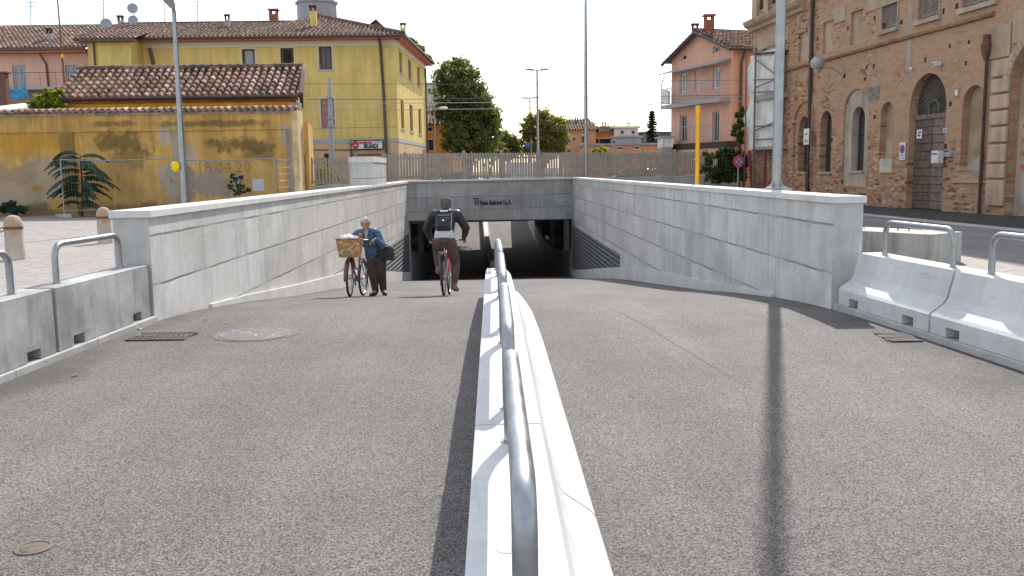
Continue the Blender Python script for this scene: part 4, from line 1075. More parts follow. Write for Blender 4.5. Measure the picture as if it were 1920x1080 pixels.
nicD = ar(1650, 1674.5, 191, 302); nicE = ar(1803, 1845, 160, 312)
bp1 = hole2(1497, 1515, 60, 115); bp2 = hole2(1543, 1562, 40, 99); bp3 = hole2(1595, 1617, 20, 82)
up1 = hole2(1655, 1683.5, -28, 52); up2 = hole2(1724, 1762, -50, 32)
bigF = ar(1892, 2030, 62, 420, .92); bigF = [(u, max(z, 0)) for u, z in bigF]; bigF = [(min(u, L-.3), z) for u, z in bigF]
bFu1 = max(u for u, z in bigF)
up3 = hole2(1808, 1868, -75, 6)
holes = [door, winB, nicD, nicE, rect(*bp1), rect(*bp2), rect(*bp3), rect(*up1), rect(*up2), rect(*up3), arcA, arcC, bigF]
facade('wall', BRICK, t, rect(0, L, -.3, HT), holes, .32)
# blind arches hold plastered panels with the windows cut in them
facade('niche_panel', BRPL2, t, [(u*.999+.001*u, z) for u, z in arcC], [winC], .3, .08)
facade('niche_panel', BRICK, t, arcA, [winA], .3, .09)
flat('niche_panel', BRPL, t, nicD, .22); flat('niche_panel', BRPL, t, nicE, .25)
for b in (bp1, bp2, bp3): flat('blind_panel', BRPL, t, rect(*b), .10)
flat('arch_infill', BRPL2, t, bigF, .28)
OLDIRON = plain('old window iron', (.085,.08,.075), .7, .2)
def arched_window(loop, y, bars=4):
    us = [p[0] for p in loop]; zs = [p[1] for p in loop]; u0, u1, z0, z1 = min(us), max(us), min(zs), max(zs)
    g = MB(); r = (u1-u0)/2; zsp = z1 - r
    g.box2((u0+.02, y+.0, z0), (u0+.07, y+.05, zsp)); g.box2((u1-.07, y, z0), (u1-.02, y+.05, zsp))
    g.box2(((u0+u1)/2-.025, y-.005, z0), ((u0+u1)/2+.025, y+.045, zsp))
    for k in range(bars+1):
        z = z0 + (zsp-z0)*k/bars; g.box2((u0+.07, y+.004, z-.02), (u1-.07, y+.04, z+.02))
    for k in range(7):
        a0, a1 = math.pi*k/7, math.pi*(k+1)/7
        g.tube([((u0+u1)/2+(r-.04)*math.cos(a0), y+.02, zsp+(r-.04)*math.sin(a0)), ((u0+u1)/2+(r-.04)*math.cos(a1), y+.02, zsp+(r-.04)*math.sin(a1))], .025, 5)
    w = g.build('window', OLDIRON, t, local=True); flat('pane', DARKG, w, loop, y+.06)
    MB().box2((u0-.06, y-.33, z0-.10), (u1+.06, y-.0, z0-.004)).build('sill', BRPL2, w, local=True)
DARKG = glass_mat('dusty dark glass', (.05,.045,.042), .35)
arched_window(winA, .36); arched_window(winB, .27); arched_window(winC, .34)
# upper windows with shutters
for b in (up1, up2, up3):
    u0, u1, z0, z1 = b; c = (u0+u1)/2; g = MB()
    for (a, e) in ((u0+.06, c-.02), (c+.02, u1-.06)):
        g.box2((a, .06, z0+.05), (a+.07, .11, z1)); g.box2((e-.07, .06, z0+.05), (e, .11, z1)); g.box2((a+.07, .06, z0+.05), (e-.07, .11, z0+.14))
        z = z0+.16
        while z < z1: g.box2((a+.07, .075, z), (e-.07, .10, z+.05)); z += .075
    g.build('shutter', SHUTG, t, local=True)
    fr = MB(); fr.box2((u0-.09, -.03, z0-.02), (u0-.002, .1, z1)); fr.box2((u1+.002, -.03, z0-.02), (u1+.09, .1, z1)); fr.build('window_surround', plain('pink grey stone '+str(round(u0)), (.36,.26,.22), .8, .2, 4), t, local=True)
    MB().box2((u0-.16, -.12, z0-.17), (u1+.16, .1, z0-.022)).build('sill', BRPL2, t, local=True)
    flat('window_back', DARK, t, rect(u0, u1, z0, z1), .2)
# string course, cornice, stone blocks
za = fp(1467, 137)[1]; zb = fp(1860, 23)[1]; zsc = (za+zb)/2; ue = fp(1866, 22)[0]
m = MB(); m.prism([(0, 0), (-.10, .03), (-.12, .10), (-.06, .15), (0, .17)], lambda p: (0, p[0], zsc-.08+p[1]), lambda p: (ue, p[0], zsc-.08+p[1])); m.build('string_course', m_plaster('worn red brown moulding', (.30,.165,.095), .4, .3, 2), t, local=True)
zc = fp(1412, 52)[1]; uc = fp(1700, 100)[0]
m = MB(); m.prism([(0, -.25), (-.16, -.2), (-.16, -.05), (-.34, .05), (-.42, .2), (-.42, .3), (0, .34)], lambda p: (-.35, p[0], zc+p[1]), lambda p: (uc*.42, p[0], zc+p[1])); m.build('cornice', BRPL, t, local=True)
# light stone band between the first storey pilasters
m = MB(); rndb = random.Random(5); u = .5; zl = fp(1480, 62)[1]-.3
while u < uc*1.0:
    w = rndb.uniform(.6, 1.1)
    if not any(b[0]-.15 < u+w and u < b[1]+.15 for b in (bp1, bp2, bp3)): MB().box2((u, -.035, zl), (u+w-.02, -.002, zl+.62)).build('stone_band', STONE, t, local=True)
    u += w
pass
# attic pilasters above the cornice at the far end
m = MB()
for k in range(5): m.box2((.15+k*1.5, -.15, zc+.36), (.75+k*1.5, -.002, zc+2.6))
m.build('attic_pilaster', BRPL, t, local=True)
m = MB()
for k in range(4): m.box2((.85+k*1.5, -.004, zc+.7), (1.55+k*1.5, .002, zc+2.3))
m.build('attic_opening', DARK, t, local=True)
# rusticated quoins and arch ring round the big blind arch
qz = [fp(1868, y)[1] for y in (388, 336, 306, 269, 237, 207, 177, 147, 112)]
q0, q1 = fp(1858, 250)[0], fp(1893, 250)[0]-.03
for k in range(len(qz)-1):
    MB().box2((q0 if k % 2 else q0+.02, -.11, qz[k]+.03), (q1, -.002, qz[k+1]-.03)).build('quoin', STONEP, t, local=True, bevel=.035)
m = MB(); cu = (min(u for u, z in bigF)+bFu1)/2; rad = (bFu1-min(u for u, z in bigF))/2; zt_ = max(z for u, z in bigF); zs_ = zt_-rad*.92
for k in range(12):
    a0, a1 = math.pi*(.5+.5*k/12), math.pi*(.5+.5*(k+.93)/12)
    f = lambda r, a, y: (cu+r*math.cos(a), y, zs_+r*.92*math.sin(a))
    m.hexa([f(rad+.01,a0,-.10),f(rad+.32,a0,-.10),f(rad+.32,a0,-.002),f(rad+.01,a0,-.002)], [f(rad+.01,a1,-.10),f(rad+.32,a1,-.10),f(rad+.32,a1,-.002),f(rad+.01,a1,-.002)])
m.build('arch_ring', STONEP, t, local=True, bevel=.01)
m = MB(); f2 = lambda px, py: fp(px, py)
sp = [fp(1852, 52), fp(1880, 40), fp(1898, 78)]
for (px0, px1, z0_, z1_) in ((1852, 1898, qz[-1]+.03, qz[-1]+.95), (1900, 1960, qz[-1]+.35, qz[-1]+1.25)):
    m.box2((fp(px0, 80)[0], -.06, z0_), (fp(px1, 80)[0]-.02, -.002, z1_))
m.build('stone_block', STONE, t, local=True, bevel=.02)
# right window with red bricks inside the blind arch
b = hole2(1917, 1975, 200, 318); m = MB(); w = b
g = MB(); g.box2((w[0], .2, w[2]), (w[1], .26, w[3])); g.build('window', DARKG, t, local=True)
m = MB()
for k in range(9):
    z = w[2]+(w[3]-w[2])*k/9; m.box2((w[0]-(.18 if k % 2 else .30), .20, z+.02), (w[0]-.004, .275, z+(w[3]-w[2])/9-.05))
m.build('brick_jamb', plain('bright new brick', (.50,.13,.055), .85, .25, 9), t, local=True)
m = MB()
for k in range(4): m.tube([(w[0]+.12+.25*k, .17, w[2]), (w[0]+.12+.25*k, .17, w[3])], .016, 5)
m.build('window_bars', BLACK, t, local=True)
# plinth ledge
m = MB(); zl = fp(1820, 341)[1]; m.box2((fp(1786, 341)[0], -.05, zl-.03), (fp(1886, 341)[0], -.002, zl+.05)); m.build('ledge', STONEP, t, local=True)
# lime patch (a worn sloping render panel below the niche)
m = MB(); a = fp(1806, 318); b2 = fp(1845, 286); c2 = fp(1845, 322); d2 = fp(1802, 336); e2 = fp(1845, 336)
m.face([(a[0], -.012, a[1]), (c2[0], -.012, c2[1]), (b2[0], -.012, b2[1])]); m.build('render_patch', BRPL2, t, local=True, recalc=False)
# the door
us = [p[0] for p in door]; u0, u1 = min(us), max(us); zt = max(p[1] for p in door); zim = fp(1737, 217)[1]; r = (u1-u0)/2
D = MB(); n = 11
for leaf, (a, e) in enumerate(((u0, (u0+u1)/2-.012), ((u0+u1)/2+.012, u1))):
    D = MB(); z = .02; rnd = random.Random(3+leaf)
    for k in range(n):
        h = (zim-.1)/n; D.box2((a, .22+rnd.uniform(0, .025), z+.008), (e, .29, z+h-.008)); z += h
    D.build('door_leaf', WOODD if leaf == 0 else WOODD2, t, local=True, bevel=.006)
m = MB(); m.box2((u0, .18, zim-.09), (u1, .30, zim+.06)); m.build('door_transom', WOODD2, t, local=True)
F = MB(); zc_ = zim+.08; rr = .30; top = zt - .05
F.tube([((u0+u1)/2+rr*math.cos(math.pi*k/10), .24, zc_+rr*math.sin(math.pi*k/10)+.12) for k in range(21)], .03, 6)
F.tube([((u0+u1)/2-rr, .24, zc_+.12), ((u0+u1)/2+rr, .24, zc_+.12)], .016, 5); F.tube([((u0+u1)/2, .24, zc_+.1-rr), ((u0+u1)/2, .24, zc_+.12+rr)], .016, 5)
for k in range(21):
    a = math.pi*(k+.5)/21; c = (u0+u1)/2
    dx, dz = math.cos(a), math.sin(a)
    # radial bar out to the arch
    zs_d = zt - r
    t1 = 3.0
    for q in range(60):
        t1 = .3+q*.05; x_, z_ = dx*t1, zc_+.12+dz*t1
        if abs(x_) > r-.02 or (z_ > zs_d and (x_*x_+(z_-zs_d)**2) > (r-.02)**2): break
    F.tube([(c+dx*.32, .245, zc_+.12+dz*.32), (c+dx*t1, .245, zc_+.12+dz*t1)], .012, 4)
F.build('fanlight_grille', plain('old fanlight iron', (.13,.115,.10), .7, .3), t, local=True)
flat('fanlight_glass', DARKG, t, [(u, z) for u, z in door if z > zim] + [(u0, zim), (u1, zim)][::1], .3) if False else flat('fanlight_glass', DARKG, t, [(u1, zim)] + [(u, z) for u, z in door if z > zim] + [(u0, zim)], .3)
flat('door_back', DARK, t, door, .31)
# small holes (putlog holes) and scars in the brickwork
m = MB(); rnd = random.Random(8)
for (px, py) in ((1638,126),(1625,127),(1584,140),(1622,148),(1640,219),(1782,195),(1735,113),(1811,118),(1781,86),(1640,35),(1590,52),(1533,73),(1512,55),(1560,262),(1657,48),(1773,275),(1480,245),(1817,78),(1690,42),(1769,22),(1794,12),(1583,143)):
    u, z = fp(px, py); a = rnd.uniform(.05, .1); MB().box2((u-a, -.002, z-.07), (u+a, .004, z+.07*rnd.uniform(.6,1.6))).build('putlog_hole', DARK, t, local=True)
o = flat('grey_patch', plain('grey cement patch', (.22,.18,.15), .9, .3, 3), t, rect(fp(1627,170)[0], fp(1650,170)[0], fp(1640,187)[1], fp(1640,162)[1]), -.008)
o = flat('painted_strip', BRPL2, t, rect(fp(1702,60)[0], fp(1710,60)[0], fp(1706,130)[1], HT), -.008)
# rear mass and far end wall
m = MB(); m.box2((0, .75, -.3), (L, 14, HT-.05)); m.box2((0, .33, 7.9), (L, .749, HT-.06)); m.box2((0, .33, -.3), (.02, .749, 7.89)); m.build('building_mass', BRICK, t, local=True)
m = MB(); m.box2((-.4, -.5, HT), (L, 14.2, HT+.3)); m.build('roof_edge', TILEU, t, local=True)
# down pipes
u = fp(1522, 200)[0]; uu = fp(1523, 300)[0]; zt0 = fp(1523, 318)[1]
dp = thing('drainpipe', 'tall black drainpipe beside the round wall lamp on the brick building', 'drainpipe', wpt(t, u, -.1, 0))
MB().tube([wpt(t, u, -.1, 14), wpt(t, u, -.1, zt0)], .075, 8).tube([wpt(t, u, -.1, zt0+.02), wpt(t, u, -.1, 0)], .09, 8).build('pipe', plain('black pipe', (.035,.032,.032), .5, .2), dp, smooth=50)
m = MB()
for k in range(5): p = wpt(t, u, -.1, 1.5+k*2.3); m.tube([p-Vector((0,0,.04)), p+Vector((0,0,.04))], .105, 8)
m.build('pipe_bracket', RUST, dp)
u = fp(1849, 250)[0]; zt0 = fp(1857, 92)[1]
dp = thing('drainpipe', 'rusty drainpipe with a hopper head left of the rusticated quoins', 'drainpipe', wpt(t, u, -.1, 0))
MB().tube([wpt(t, u, -.1, zt0), wpt(t, u, -.1, 0)], .05, 8).build('pipe', plain('rust black pipe', (.06,.035,.028), .7, .3), dp, smooth=50)
m = MB(); c = wpt(t, u, -.14, zt0); m.lathe([(.05, -.32), (.13, -.1), (.15, .0), (.15, .16), (.11, .2), (.11, .38), (.09, .42)], c, 8); m.build('hopper', RUST, dp)
# wall mounted street lamp
pl = fp(1578, 140); u = pl[0]; z = pl[1]
base = wpt(t, u, -.02, z)
lamp = thing('wall_lamp', 'wall lamp with a frosted ball on a curved bracket beside the black drainpipe', 'street lamp', base)
uL, zL = fp(1533, 119, 1.25); ball = wpt(t, uL, -1.25, zL)
MB().box2((u-.05, -.03, z-.22), (u+.05, -.002, z+.22), TM[t.name]).build('wall_plate', GREYM, lamp)
MB().tube([base, base+(ball-base)*.35+Vector((0,0,.10)), base+(ball-base)*.7+Vector((0,0,-.02)), ball+Vector((0,0,-.30))], .025, 8).build('bracket', GREYM, lamp, smooth=60)
m = MB(); m.ball(ball, .27, 20, 12); m.build('globe', glass_mat('frosted lamp ball', (.34,.34,.35), .3), lamp, smooth=80)
m = MB(); m.lathe([(.09, -.34), (.12, -.3), (.12, -.22), (.06, -.2)], ball, 12); m.build('lamp_collar', GREYM, lamp)
m = MB(); m.lathe([(.275, -.0), (.279, .02), (.275, .04)], ball, 20); m.build('globe_band', GREYM, lamp)
# signs and boxes on the wall
SIGNW = plain('sign plate white', (.70,.69,.70), .5, .05); SBLUE = plain('sign blue', (.02,.12,.50), .5, .08)
def wall_sign(name, label, px0, px1, py0, py1, build, off=.03, cat='sign'):
    u0, u1, z0, z1 = hole2(px0, px1, py0, py1)
    s = thing(name, label, cat, wpt(t, (u0+u1)/2, -off, z0)); build(s, u0, u1, z0, z1); return s
TMB = TM[t.name]
def plate(s, u0, u1, z0, z1, y0, y1, mat, nm='plate', bev=0):
    return MB().box2((u0, y0, z0), (u1, y1, z1), TMB).build(nm, mat, s, bevel=bev)
def disc(s, u, z, r, y, mat, nm, n=24, w=.004):
    m = MB(); m.lathe([(r, 0), (r, w), (0, w)], (0,0,0), n, 'Z', TMB @ Matrix.Translation((u, y, z)) @ Matrix.Rotation(math.pi/2, 4, 'X')); return m.build(nm, mat, s)
def noparking(s, u0, u1, z0, z1):
    plate(s, u0, u1, z0, z1, -.05, -.03, SIGNW); c = (u0+u1)/2; zc = z0+(z1-z0)*.62; r = (u1-u0)*.42
    disc(s, c, zc, r, -.051, SRED, 'red_ring'); disc(s, c, zc, r*.78, -.056, SBLUE, 'blue_disc')
    m = MB(); m.hexa([(c-r*.62,-.064,zc+r*.42),(c-r*.42,-.064,zc+r*.62),(c-r*.42,-.0605,zc+r*.62),(c-r*.62,-.0605,zc+r*.42)], [(c+r*.42,-.064,zc-r*.62),(c+r*.62,-.064,zc-r*.42),(c+r*.62,-.0605,zc-r*.42),(c+r*.42,-.0605,zc-r*.62)])
    m.v = [TMB @ p for p in m.v]; m.build('red_bar', SRED, s)
    for k in range(2): plate(s, u0+.05, u1-.05, z0+.06+k*.09, z0+.10+k*.09, -.053, -.0505, SGREY, 'small_print')
wall_sign('no_parking_sign', 'white no parking sign with blue and red disc left of the big door', 1689, 1699.5, 267, 300, noparking)
def paper(s, u0, u1, z0, z1):
    plate(s, u0, u1, z0, z1, .19, .205, SIGNW)
    m = MB(); w = u1-u0; h = z1-z0
    for (a, b, c, d) in ((.2,.75,.3,.42),(.45,.55,.2,.5),(.25,.5,.55,.7),(.55,.8,.6,.8)): m.box2((u0+w*a, .186, z0+h*c), (u0+w*b, .1895, z0+h*d), TMB)
    m.build('black_symbol', SBLK, s)
wall_sign('door_notice', 'white notice with a black symbol fixed on the big wooden door', 1709, 1718.5, 243, 260, paper, -.2)
wall_sign('street_number', 'tiny white plate just right of the big door edge', 1769.5, 1775.5, 241, 248, lambda s, a, b, c, d: (plate(s, a, b, c, d, -.03, -.003, SIGNW), plate(s, a+.03, b-.03, c+.03, d-.03, -.034, -.031, SBLUE, 'number_field')), .01)
def mailbox(s, u0, u1, z0, z1):
    plate(s, u0, u1, z0, z1, -.32, -.12, plain('letter box white', (.62,.61,.58), .5, .1), 'box_body', .015)
    plate(s, u0+.05, u1-.05, z1-.13, z1-.09, -.326, -.321, SBLK, 'slot'); plate(s, u0+.06, u1-.06, z0+.08, z0+.25, -.325, -.321, SIGNW, 'label_field')
    plate(s, u0+.1, u1+.35, z0+.2, z0+.35, -.12, -.003, GREYM, 'bracket')
wall_sign('letter_box', 'white letter box on a bracket right of the big wooden door', 1763, 1776, 282, 306, mailbox, .2, 'letter box')
wall_sign('white_plate', 'small framed white plate high on the wall right of the big door', 1792, 1799.5, 166, 181, lambda s, a, b, c, d: (plate(s, a, b, c, d, -.05, -.003, STONE, 'frame'), plate(s, a+.04, b-.04, c+.04, d-.04, -.055, -.051, SIGNW, 'plate')), .01)
def plaque(s, u0, u1, z0, z1):
    zm = z0+(z1-z0)*.5
    plate(s, u0, u1, zm+.01, z1, -.06, -.003, plain('marble plaque', (.52,.47,.40), .5, .15, 4), 'plaque_top'); plate(s, u0, u1, z0, zm, -.06, -.003, plain('yellowed plaque', (.56,.48,.33), .5, .12, 4), 'plaque_bottom')
    for k in range(5): plate(s, u0+.08, u1-.08-.06*(k%2), zm+.10+k*.09, zm+.12+k*.09, -.063, -.0605, SGREY, 'engraved_line')
wall_sign('plaque', 'pale two part stone plaque below the narrow plastered niche', 1652, 1674, 298, 324, plaque)
wall_sign('parking_plate', 'upright white sign plate fixed to the black drainpipe', 1517.5, 1527.5, 241, 271, lambda s, a, b, c, d: (plate(s, a, b, c, d, -.26, -.24, SIGNW), plate(s, a+.14, b-.14, c+.42, d-.2, -.264, -.261, SHUT, 'red_mark'), plate(s, a+.09, b-.09, c+.1, c+.2, -.264, -.261, SGREY, 'small_print'), plate(s, a+.15, b-.15, c+.3, c+.36, -.239, -.19, GREYM, 'clamp')), .2)
wall_sign('notice_case', 'white framed notice case on the brick wall just right of the tall steel post', 1459, 1470, 258, 290, lambda s, a, b, c, d: (plate(s, a, b, c, d, -.12, -.003, GREYM, 'case'), plate(s, a+.05, b-.12, c+.06, d-.06, -.126, -.121, SIGNW, 'sheet'), plate(s, a+.12, b-.3, c+.3, d-.3, -.13, -.1265, SGREY, 'print')))
for px, py, lab in ((1766, 120, 'white security camera on the wall above the big door'), (1714, 129, 'tiny white lamp on the wall above the big door left edge')):
    u, z = fp(px, py); p = wpt(t, u, -.15, z); s = thing('security_camera' if px > 1750 else 'small_lamp', lab, 'camera' if px > 1750 else 'lamp', p)
    MB().box2((u-.03, -.06, z-.03), (u+.03, -.002, z+.03), TMB).build('bracket', GREYM, s)
    if px > 1750: MB().box2((u-.09, -.30, z-.07), (u+.09, -.062, z+.07), TMB).build('camera_body', SIGNW, s, bevel=.02); MB().box2((u-.05, -.304, z-.04), (u+.05, -.301, z+.03), TMB).build('lens', SBLK, s)
    else: MB().ball(wpt(t, u, -.12, z), .06, 10, 7).build('bulb_cover', SIGNW, s)
# ------------------------------------------------------------------ scaffold wrapped in tarpaulin at its far end
sc = thing('wrapped_scaffold', 'scaffold wrapped in dirty white tarpaulin at the far end of the brick building', 'scaffold', (11.9, 46, ZG))
Ys = 45.6; DYS = 3.6; a = P(1399, 290, Ys); b = P(1453, 290, Ys-DYS); z1 = P(1420, 107, Ys).z; z0 = P(1420, 281, Ys).z
m = MB(); nz, nx = 16, 10; rnd = random.Random(4)
def tarp_pt(i, k):
    f = i/nx; g_ = k/nz; x = a.x+(b.x-a.x)*f; z = z0+(z1-z0)*g_
    bulge = .20*math.sin(f*5+g_*9)+.14*math.sin(g_*23+f*3)
    if i == 0: x += .35*max(0, g_-.85)/.15 + .22*math.sin(g_*14)*(1-g_) + (.25 if k < 2 else 0)
    return Vector((x, Ys-DYS*f+bulge*.35, z))
g = [[tarp_pt(i, k) for i in range(nx+1)] for k in range(nz+1)]
for k in range(nz):
    for i in range(nx):
        m.face([g[k][i], g[k][i+1], g[k+1][i+1], g[k+1][i]])
    m.face([g[k][0], g[k+1][0], g[k+1][0]+Vector((1.2,.7,0)), g[k][0]+Vector((1.2,.7,0))])
for i in range(nx): m.face([g[nz][i], g[nz][i+1], g[nz][i+1]+Vector((1.2,.7,.1)), g[nz][i]+Vector((1.2,.7,.1))])
m.build('tarpaulin', TARP, sc, recalc=False, smooth=60)
m = MB(); xp = P(1415, 290, Ys-1.2)
YQ = lambda px: Ys-.35-DYS*(px-1399)/54
for px in (1415, 1452):
    p = P(px, 200, YQ(px)); m.tube([(p.x, p.y, ZG), (p.x, p.y, P(px, 90 if px < 1440 else 110, YQ(px)).z)], .05, 7)
for py in (150, 173, 237, 262): q0, q1 = P(1413, py, YQ(1413)), P(1455, py-2, YQ(1455)); m.tube([q0, q1], .035, 6)
for (ya, yb) in ((110, 140), (165, 148), (245, 228)): q0, q1 = P(1415, ya, YQ(1415)-.05), P(1455, yb, YQ(1455)-.05); m.tube([q0, q1], .03, 6)
p = P(1400, 100, Ys-.1); m.tube([(p.x, p.y, ZG), (p.x, p.y, p.z)], .04, 6)
m.build('scaffold_tubes', SCAF, sc)
for py, hh in ((186, .12), (279, .07)):
    q0, q1 = P(1413, py, YQ(1413)+.1), P(1455, py, YQ(1455)+.1); e_ = Vector((.9, .1, 0)); q1.z = q0.z
    MB().hexa([q0-Vector((0,0,hh)), q1-Vector((0,0,hh)), q1+e_-Vector((0,0,hh)), q0+e_-Vector((0,0,hh))], [q0+Vector((0,0,hh)), q1+Vector((0,0,hh)), q1+e_+Vector((0,0,hh)), q0+e_+Vector((0,0,hh))]).build('scaffold_deck', MEMB, sc)
m = MB()
for px in (1395, 1408, 1434): p = P(px, 300, YQ(px)+.2); m.tube([(p.x+ (.12 if px == 1408 else 0), p.y, ZG), (p.x-(.12 if px==1408 else 0), p.y, P(px, 283, YQ(px)).z)], .085, 7)
m.build('props', REDM, sc)
q0, q1 = P(1412, 104, YQ(1412)+.3), P(1455, 100, YQ(1455)+.3); e_ = Vector((.9,.1,.1)); MB().hexa([q0, q1, q1+e_, q0+e_], [q0+Vector((0,0,.1)), q1+Vector((0,0,.1)), q1+e_+Vector((0,0,.1)), q0+e_+Vector((0,0,.1))]).build('canopy', TILEU, sc)
# ------------------------------------------------------------------ salmon house with balconies
x0, y0 = 10.9, 58.5; x1, y1 = 13.15, 52.0
t, L, fp = frame_thing('salmon_house', 'salmon pink gabled house with a balcony round its upper floor beside the brick building', 'house', (x0, y0), (x1, y1), ZG)
def hole3(px0, px1, py0, py1):
    u0, _ = fp(px0, (py0+py1)/2); u1, _ = fp(px1, (py0+py1)/2); _, za = fp((px0+px1)/2, py1); _, zb = fp((px0+px1)/2, py0); return u0, u1, za, zb
zeL = fp(1259, 116)[1]; zeR = fp(1371, 83)[1]; ze = (zeL+zeR)/2; ua, zap = fp(1316, 58)
W = [hole3(1277, 1288, 138, 174), hole3(1304, 1312, 134, 170), hole3(1338, 1350, 126, 166), hole3(1276, 1288, 216, 266), hole3(1337, 1348, 209, 266)]
V = [hole3(1277, 1287, 102, 113), hole3(1337, 1350, 86, 99)]
out = [(0, 0), (L, 0), (L, ze), (L/2, zap), (0, ze)]
facade('gable_wall', PINKR, t, out, [rect(*w) for w in W+V], .2)
for w in W:
    window_part(t, w[0], w[1], w[2], w[3], .08, WHITEP if w[2] > 5 else GREYM, GLASSL if w[2] > 5 else GLASS, .10, 1)
    m = MB()
    m.box2((w[0]-.42, -.05, w[2]), (w[0]-.02, -.003, w[3])); m.build('shutter', PINKL, t, local=True)
for w in V: window_part(t, w[0], w[1], w[2], w[3], .1, CREAM, GLASS, .08, 0)
# return wall on the right (faces the camera)
a = math.atan2(y1-y0, x1-x0); Wd = 9.0
m = MB(); m.face([(L, .0, 0), (L, Wd, 0), (L, Wd, ze), (L, 0, ze)]); m.face([(0, 0, 0), (0, Wd, 0), (0, Wd, ze), (0, 0, ze)]); m.face([(0, Wd, 0), (L, Wd, 0), (L, Wd, ze), (L/2, Wd, zap), (0, Wd, ze)])
m.build('side_wall', PINKR, t, local=True, recalc=False)
ov = .45; sl_ = (zap-ze)/(L/2)
eR0, eR1 = wpt(t, L+ov, -ov, ze-ov*sl_), wpt(t, L+ov, Wd+ov, ze-ov*sl_); rg0, rg1 = wpt(t, L/2, -ov, zap+.02), wpt(t, L/2, Wd+ov, zap+.02); eL0, eL1 = wpt(t, -ov, -ov, ze-ov*sl_), wpt(t, -ov, Wd+ov, ze-ov*sl_)
tile_roof(t, eR0, eR1-eR0, rg0-eR0, [eR0, eR1, rg1, rg0], .26, .42, TILE2, 3, seed=21)
tile_roof(t, eL0, eL1-eL0, rg0-eL0, [eL0, eL1, rg1, rg0], .26, .42, TILE2, 3, seed=22)
m = MB()
for (e0, e1) in ((eL0, rg0), (eR0, rg0)): m.tube([e0+Vector((0,0,-.1)), e1+Vector((0,0,-.1))], .10, 6)
m.build('verge_board', BROWN, t); MB().tube([rg0+Vector((0,0,.05)), rg1+Vector((0,0,.05))], .12, 7).build('ridge_tiles', TILE2, t)
MB().tube([eR0+Vector((0,0,-.05)), eR1+Vector((0,0,-.05))], .08, 7).build('gutter', BROWN, t)
m = MB(); m.tube([wpt(t, L+.3, .6, ze-.25), wpt(t, L+.08, .5, ze-.9), wpt(t, L+.08, .5, 0)], .08, 7); m.build('downpipe', BROWN, t, smooth=50)
# chimneys
for (px, py0, py1, wpx, dy) in ((1303, 68, 52, 11, 3.0), (1329, 60, 36, 17, 1.5)):
    p = wpt(t, L/2, dy, 0); Yc = p.y; q = P(px, py0, Yc+(2 if px < 1310 else -.5)); chimney_on(t, (q.x, q.y, q.z-.6), S(wpx, q.y), S(py0-py1, q.y)+.5, REDBR, REDBR if px > 1310 else TILEU, .22)
# upper canopy and balcony slab, both run past the left corner
def shelf(name, pyL, pyR, pxL, pxR, proj, th, mat, ext=1.2):
    za = fp(pxL, pyL)[1]; zb = fp(pxR, pyR, 0)[1]
    z = fp(pxR-4, pyR, proj*.5)[1]
    m = MB(); m.box2((-ext, -proj, z-th), (L*.86, -.003, z)); return m.build(name, mat, t, local=True), z
m = MB(); zcn = fp(1362, 110, .8)[1]
m.hexa([(-.15, -.85, zcn-.14), (L*.97, -.85, zcn-.14), (L*.97, -.003, zcn+.06), (-.15, -.003, zcn+.06)], [(-.15, -.85, zcn-.07), (L*.97, -.85, zcn-.07), (L*.97, -.003, zcn+.16), (-.15, -.003, zcn+.16)]); m.build('canopy', GREYM, t, local=True)
zbl = fp(1365, 180, .7)[1]
MB().box2((-.1, -.72, zbl-.22), (L*.97, -.003, zbl)).build('balcony_slab', GREYM, t, local=True)
m = MB(); n = 26
for k in range(n+1):
    u = -.06 + (L*.97)*k/n; m.tube([(u, -.69, zbl+.002), (u, -.69, zbl+1.0)], .014, 4)
m.tube([(-.06, -.69, zbl+1.0), (L*.96, -.69, zbl+1.0)], .03, 6); m.tube([(-.06, -.69, zbl+.15), (L*.96, -.69, zbl+.15)], .018, 5)
m.v = [TM[t.name] @ p for p in m.v]; m.build('balcony_rail', GREYM, t)
m = MB(); m.box2((-.09, -.68, zbl+.10), (-.065, -.05, zbl+.95)); m.box2((-.06, -.725, zbl+.10), (.9, -.71, zbl+.95)); m.build('balcony_glass', GLASSG, t, local=True)
for u in (-.04, L*.3, L*.62, L*.94):
    MB().tube([wpt(t, u, -.69, zbl), wpt(t, u, -.69, zcn-.7), wpt(t, u, -.60, zcn-.4), wpt(t, u, -.36, zcn-.12)], .035, 6).build('canopy_post', GREYM, t, smooth=50)
# ground floor terrace rail and lean-to roof line
zlo = fp(1330, 266, .6)[1]
m = MB()
for k in range(20):
    u = -.2+L*1.0*k/19; m.tube([wpt(t, u, -.6, zlo), wpt(t, u, -.6, zlo+1.0)], .012, 4)
m.tube([wpt(t, -.2, -.6, zlo+1.0), wpt(t, L*.8, -.6, zlo+1.0)], .022, 5); m.build('terrace_rail', GREYM, t)
MB().box2((.6, -.75, zlo-.35), (L+.6, -.004, zlo-.02)).build('terrace_roof', TILEU, t, local=True)
MB().box2((.7, -.65, 0), (L+.5, -.005, zlo-.36)).build('terrace_wall', PINKR, t, local=True)
p0, p1 = P(1242, 276, 56), P(1261, 258, 56)
gb = thing('glazed_cabin', 'small glazed white cabin at the left foot of the salmon house', 'cabin', ((p0.x+p1.x)/2, 56, ZG))
MB().box2((p0.x, 56, ZG), (p1.x, 58, p0.z)).build('cabin_base', MEMB, gb); MB().box2((p0.x+.03, 56.03, p0.z+.002), (p1.x-.03, 57.9, p1.z)).build('cabin_glass', GLASSG, gb)
m = MB()
for x in (p0.x, (p0.x+p1.x)/2, p1.x): m.box2((x-.03, 55.98, p0.z), (x+.03, 56.025, p1.z))
m.build('cabin_frame', WHITEP, gb); MB().box2((p0.x-.15, 55.9, p1.z+.002), (p1.x+.15, 58, p1.z+.09)).build('cabin_roof', GREYM, gb)
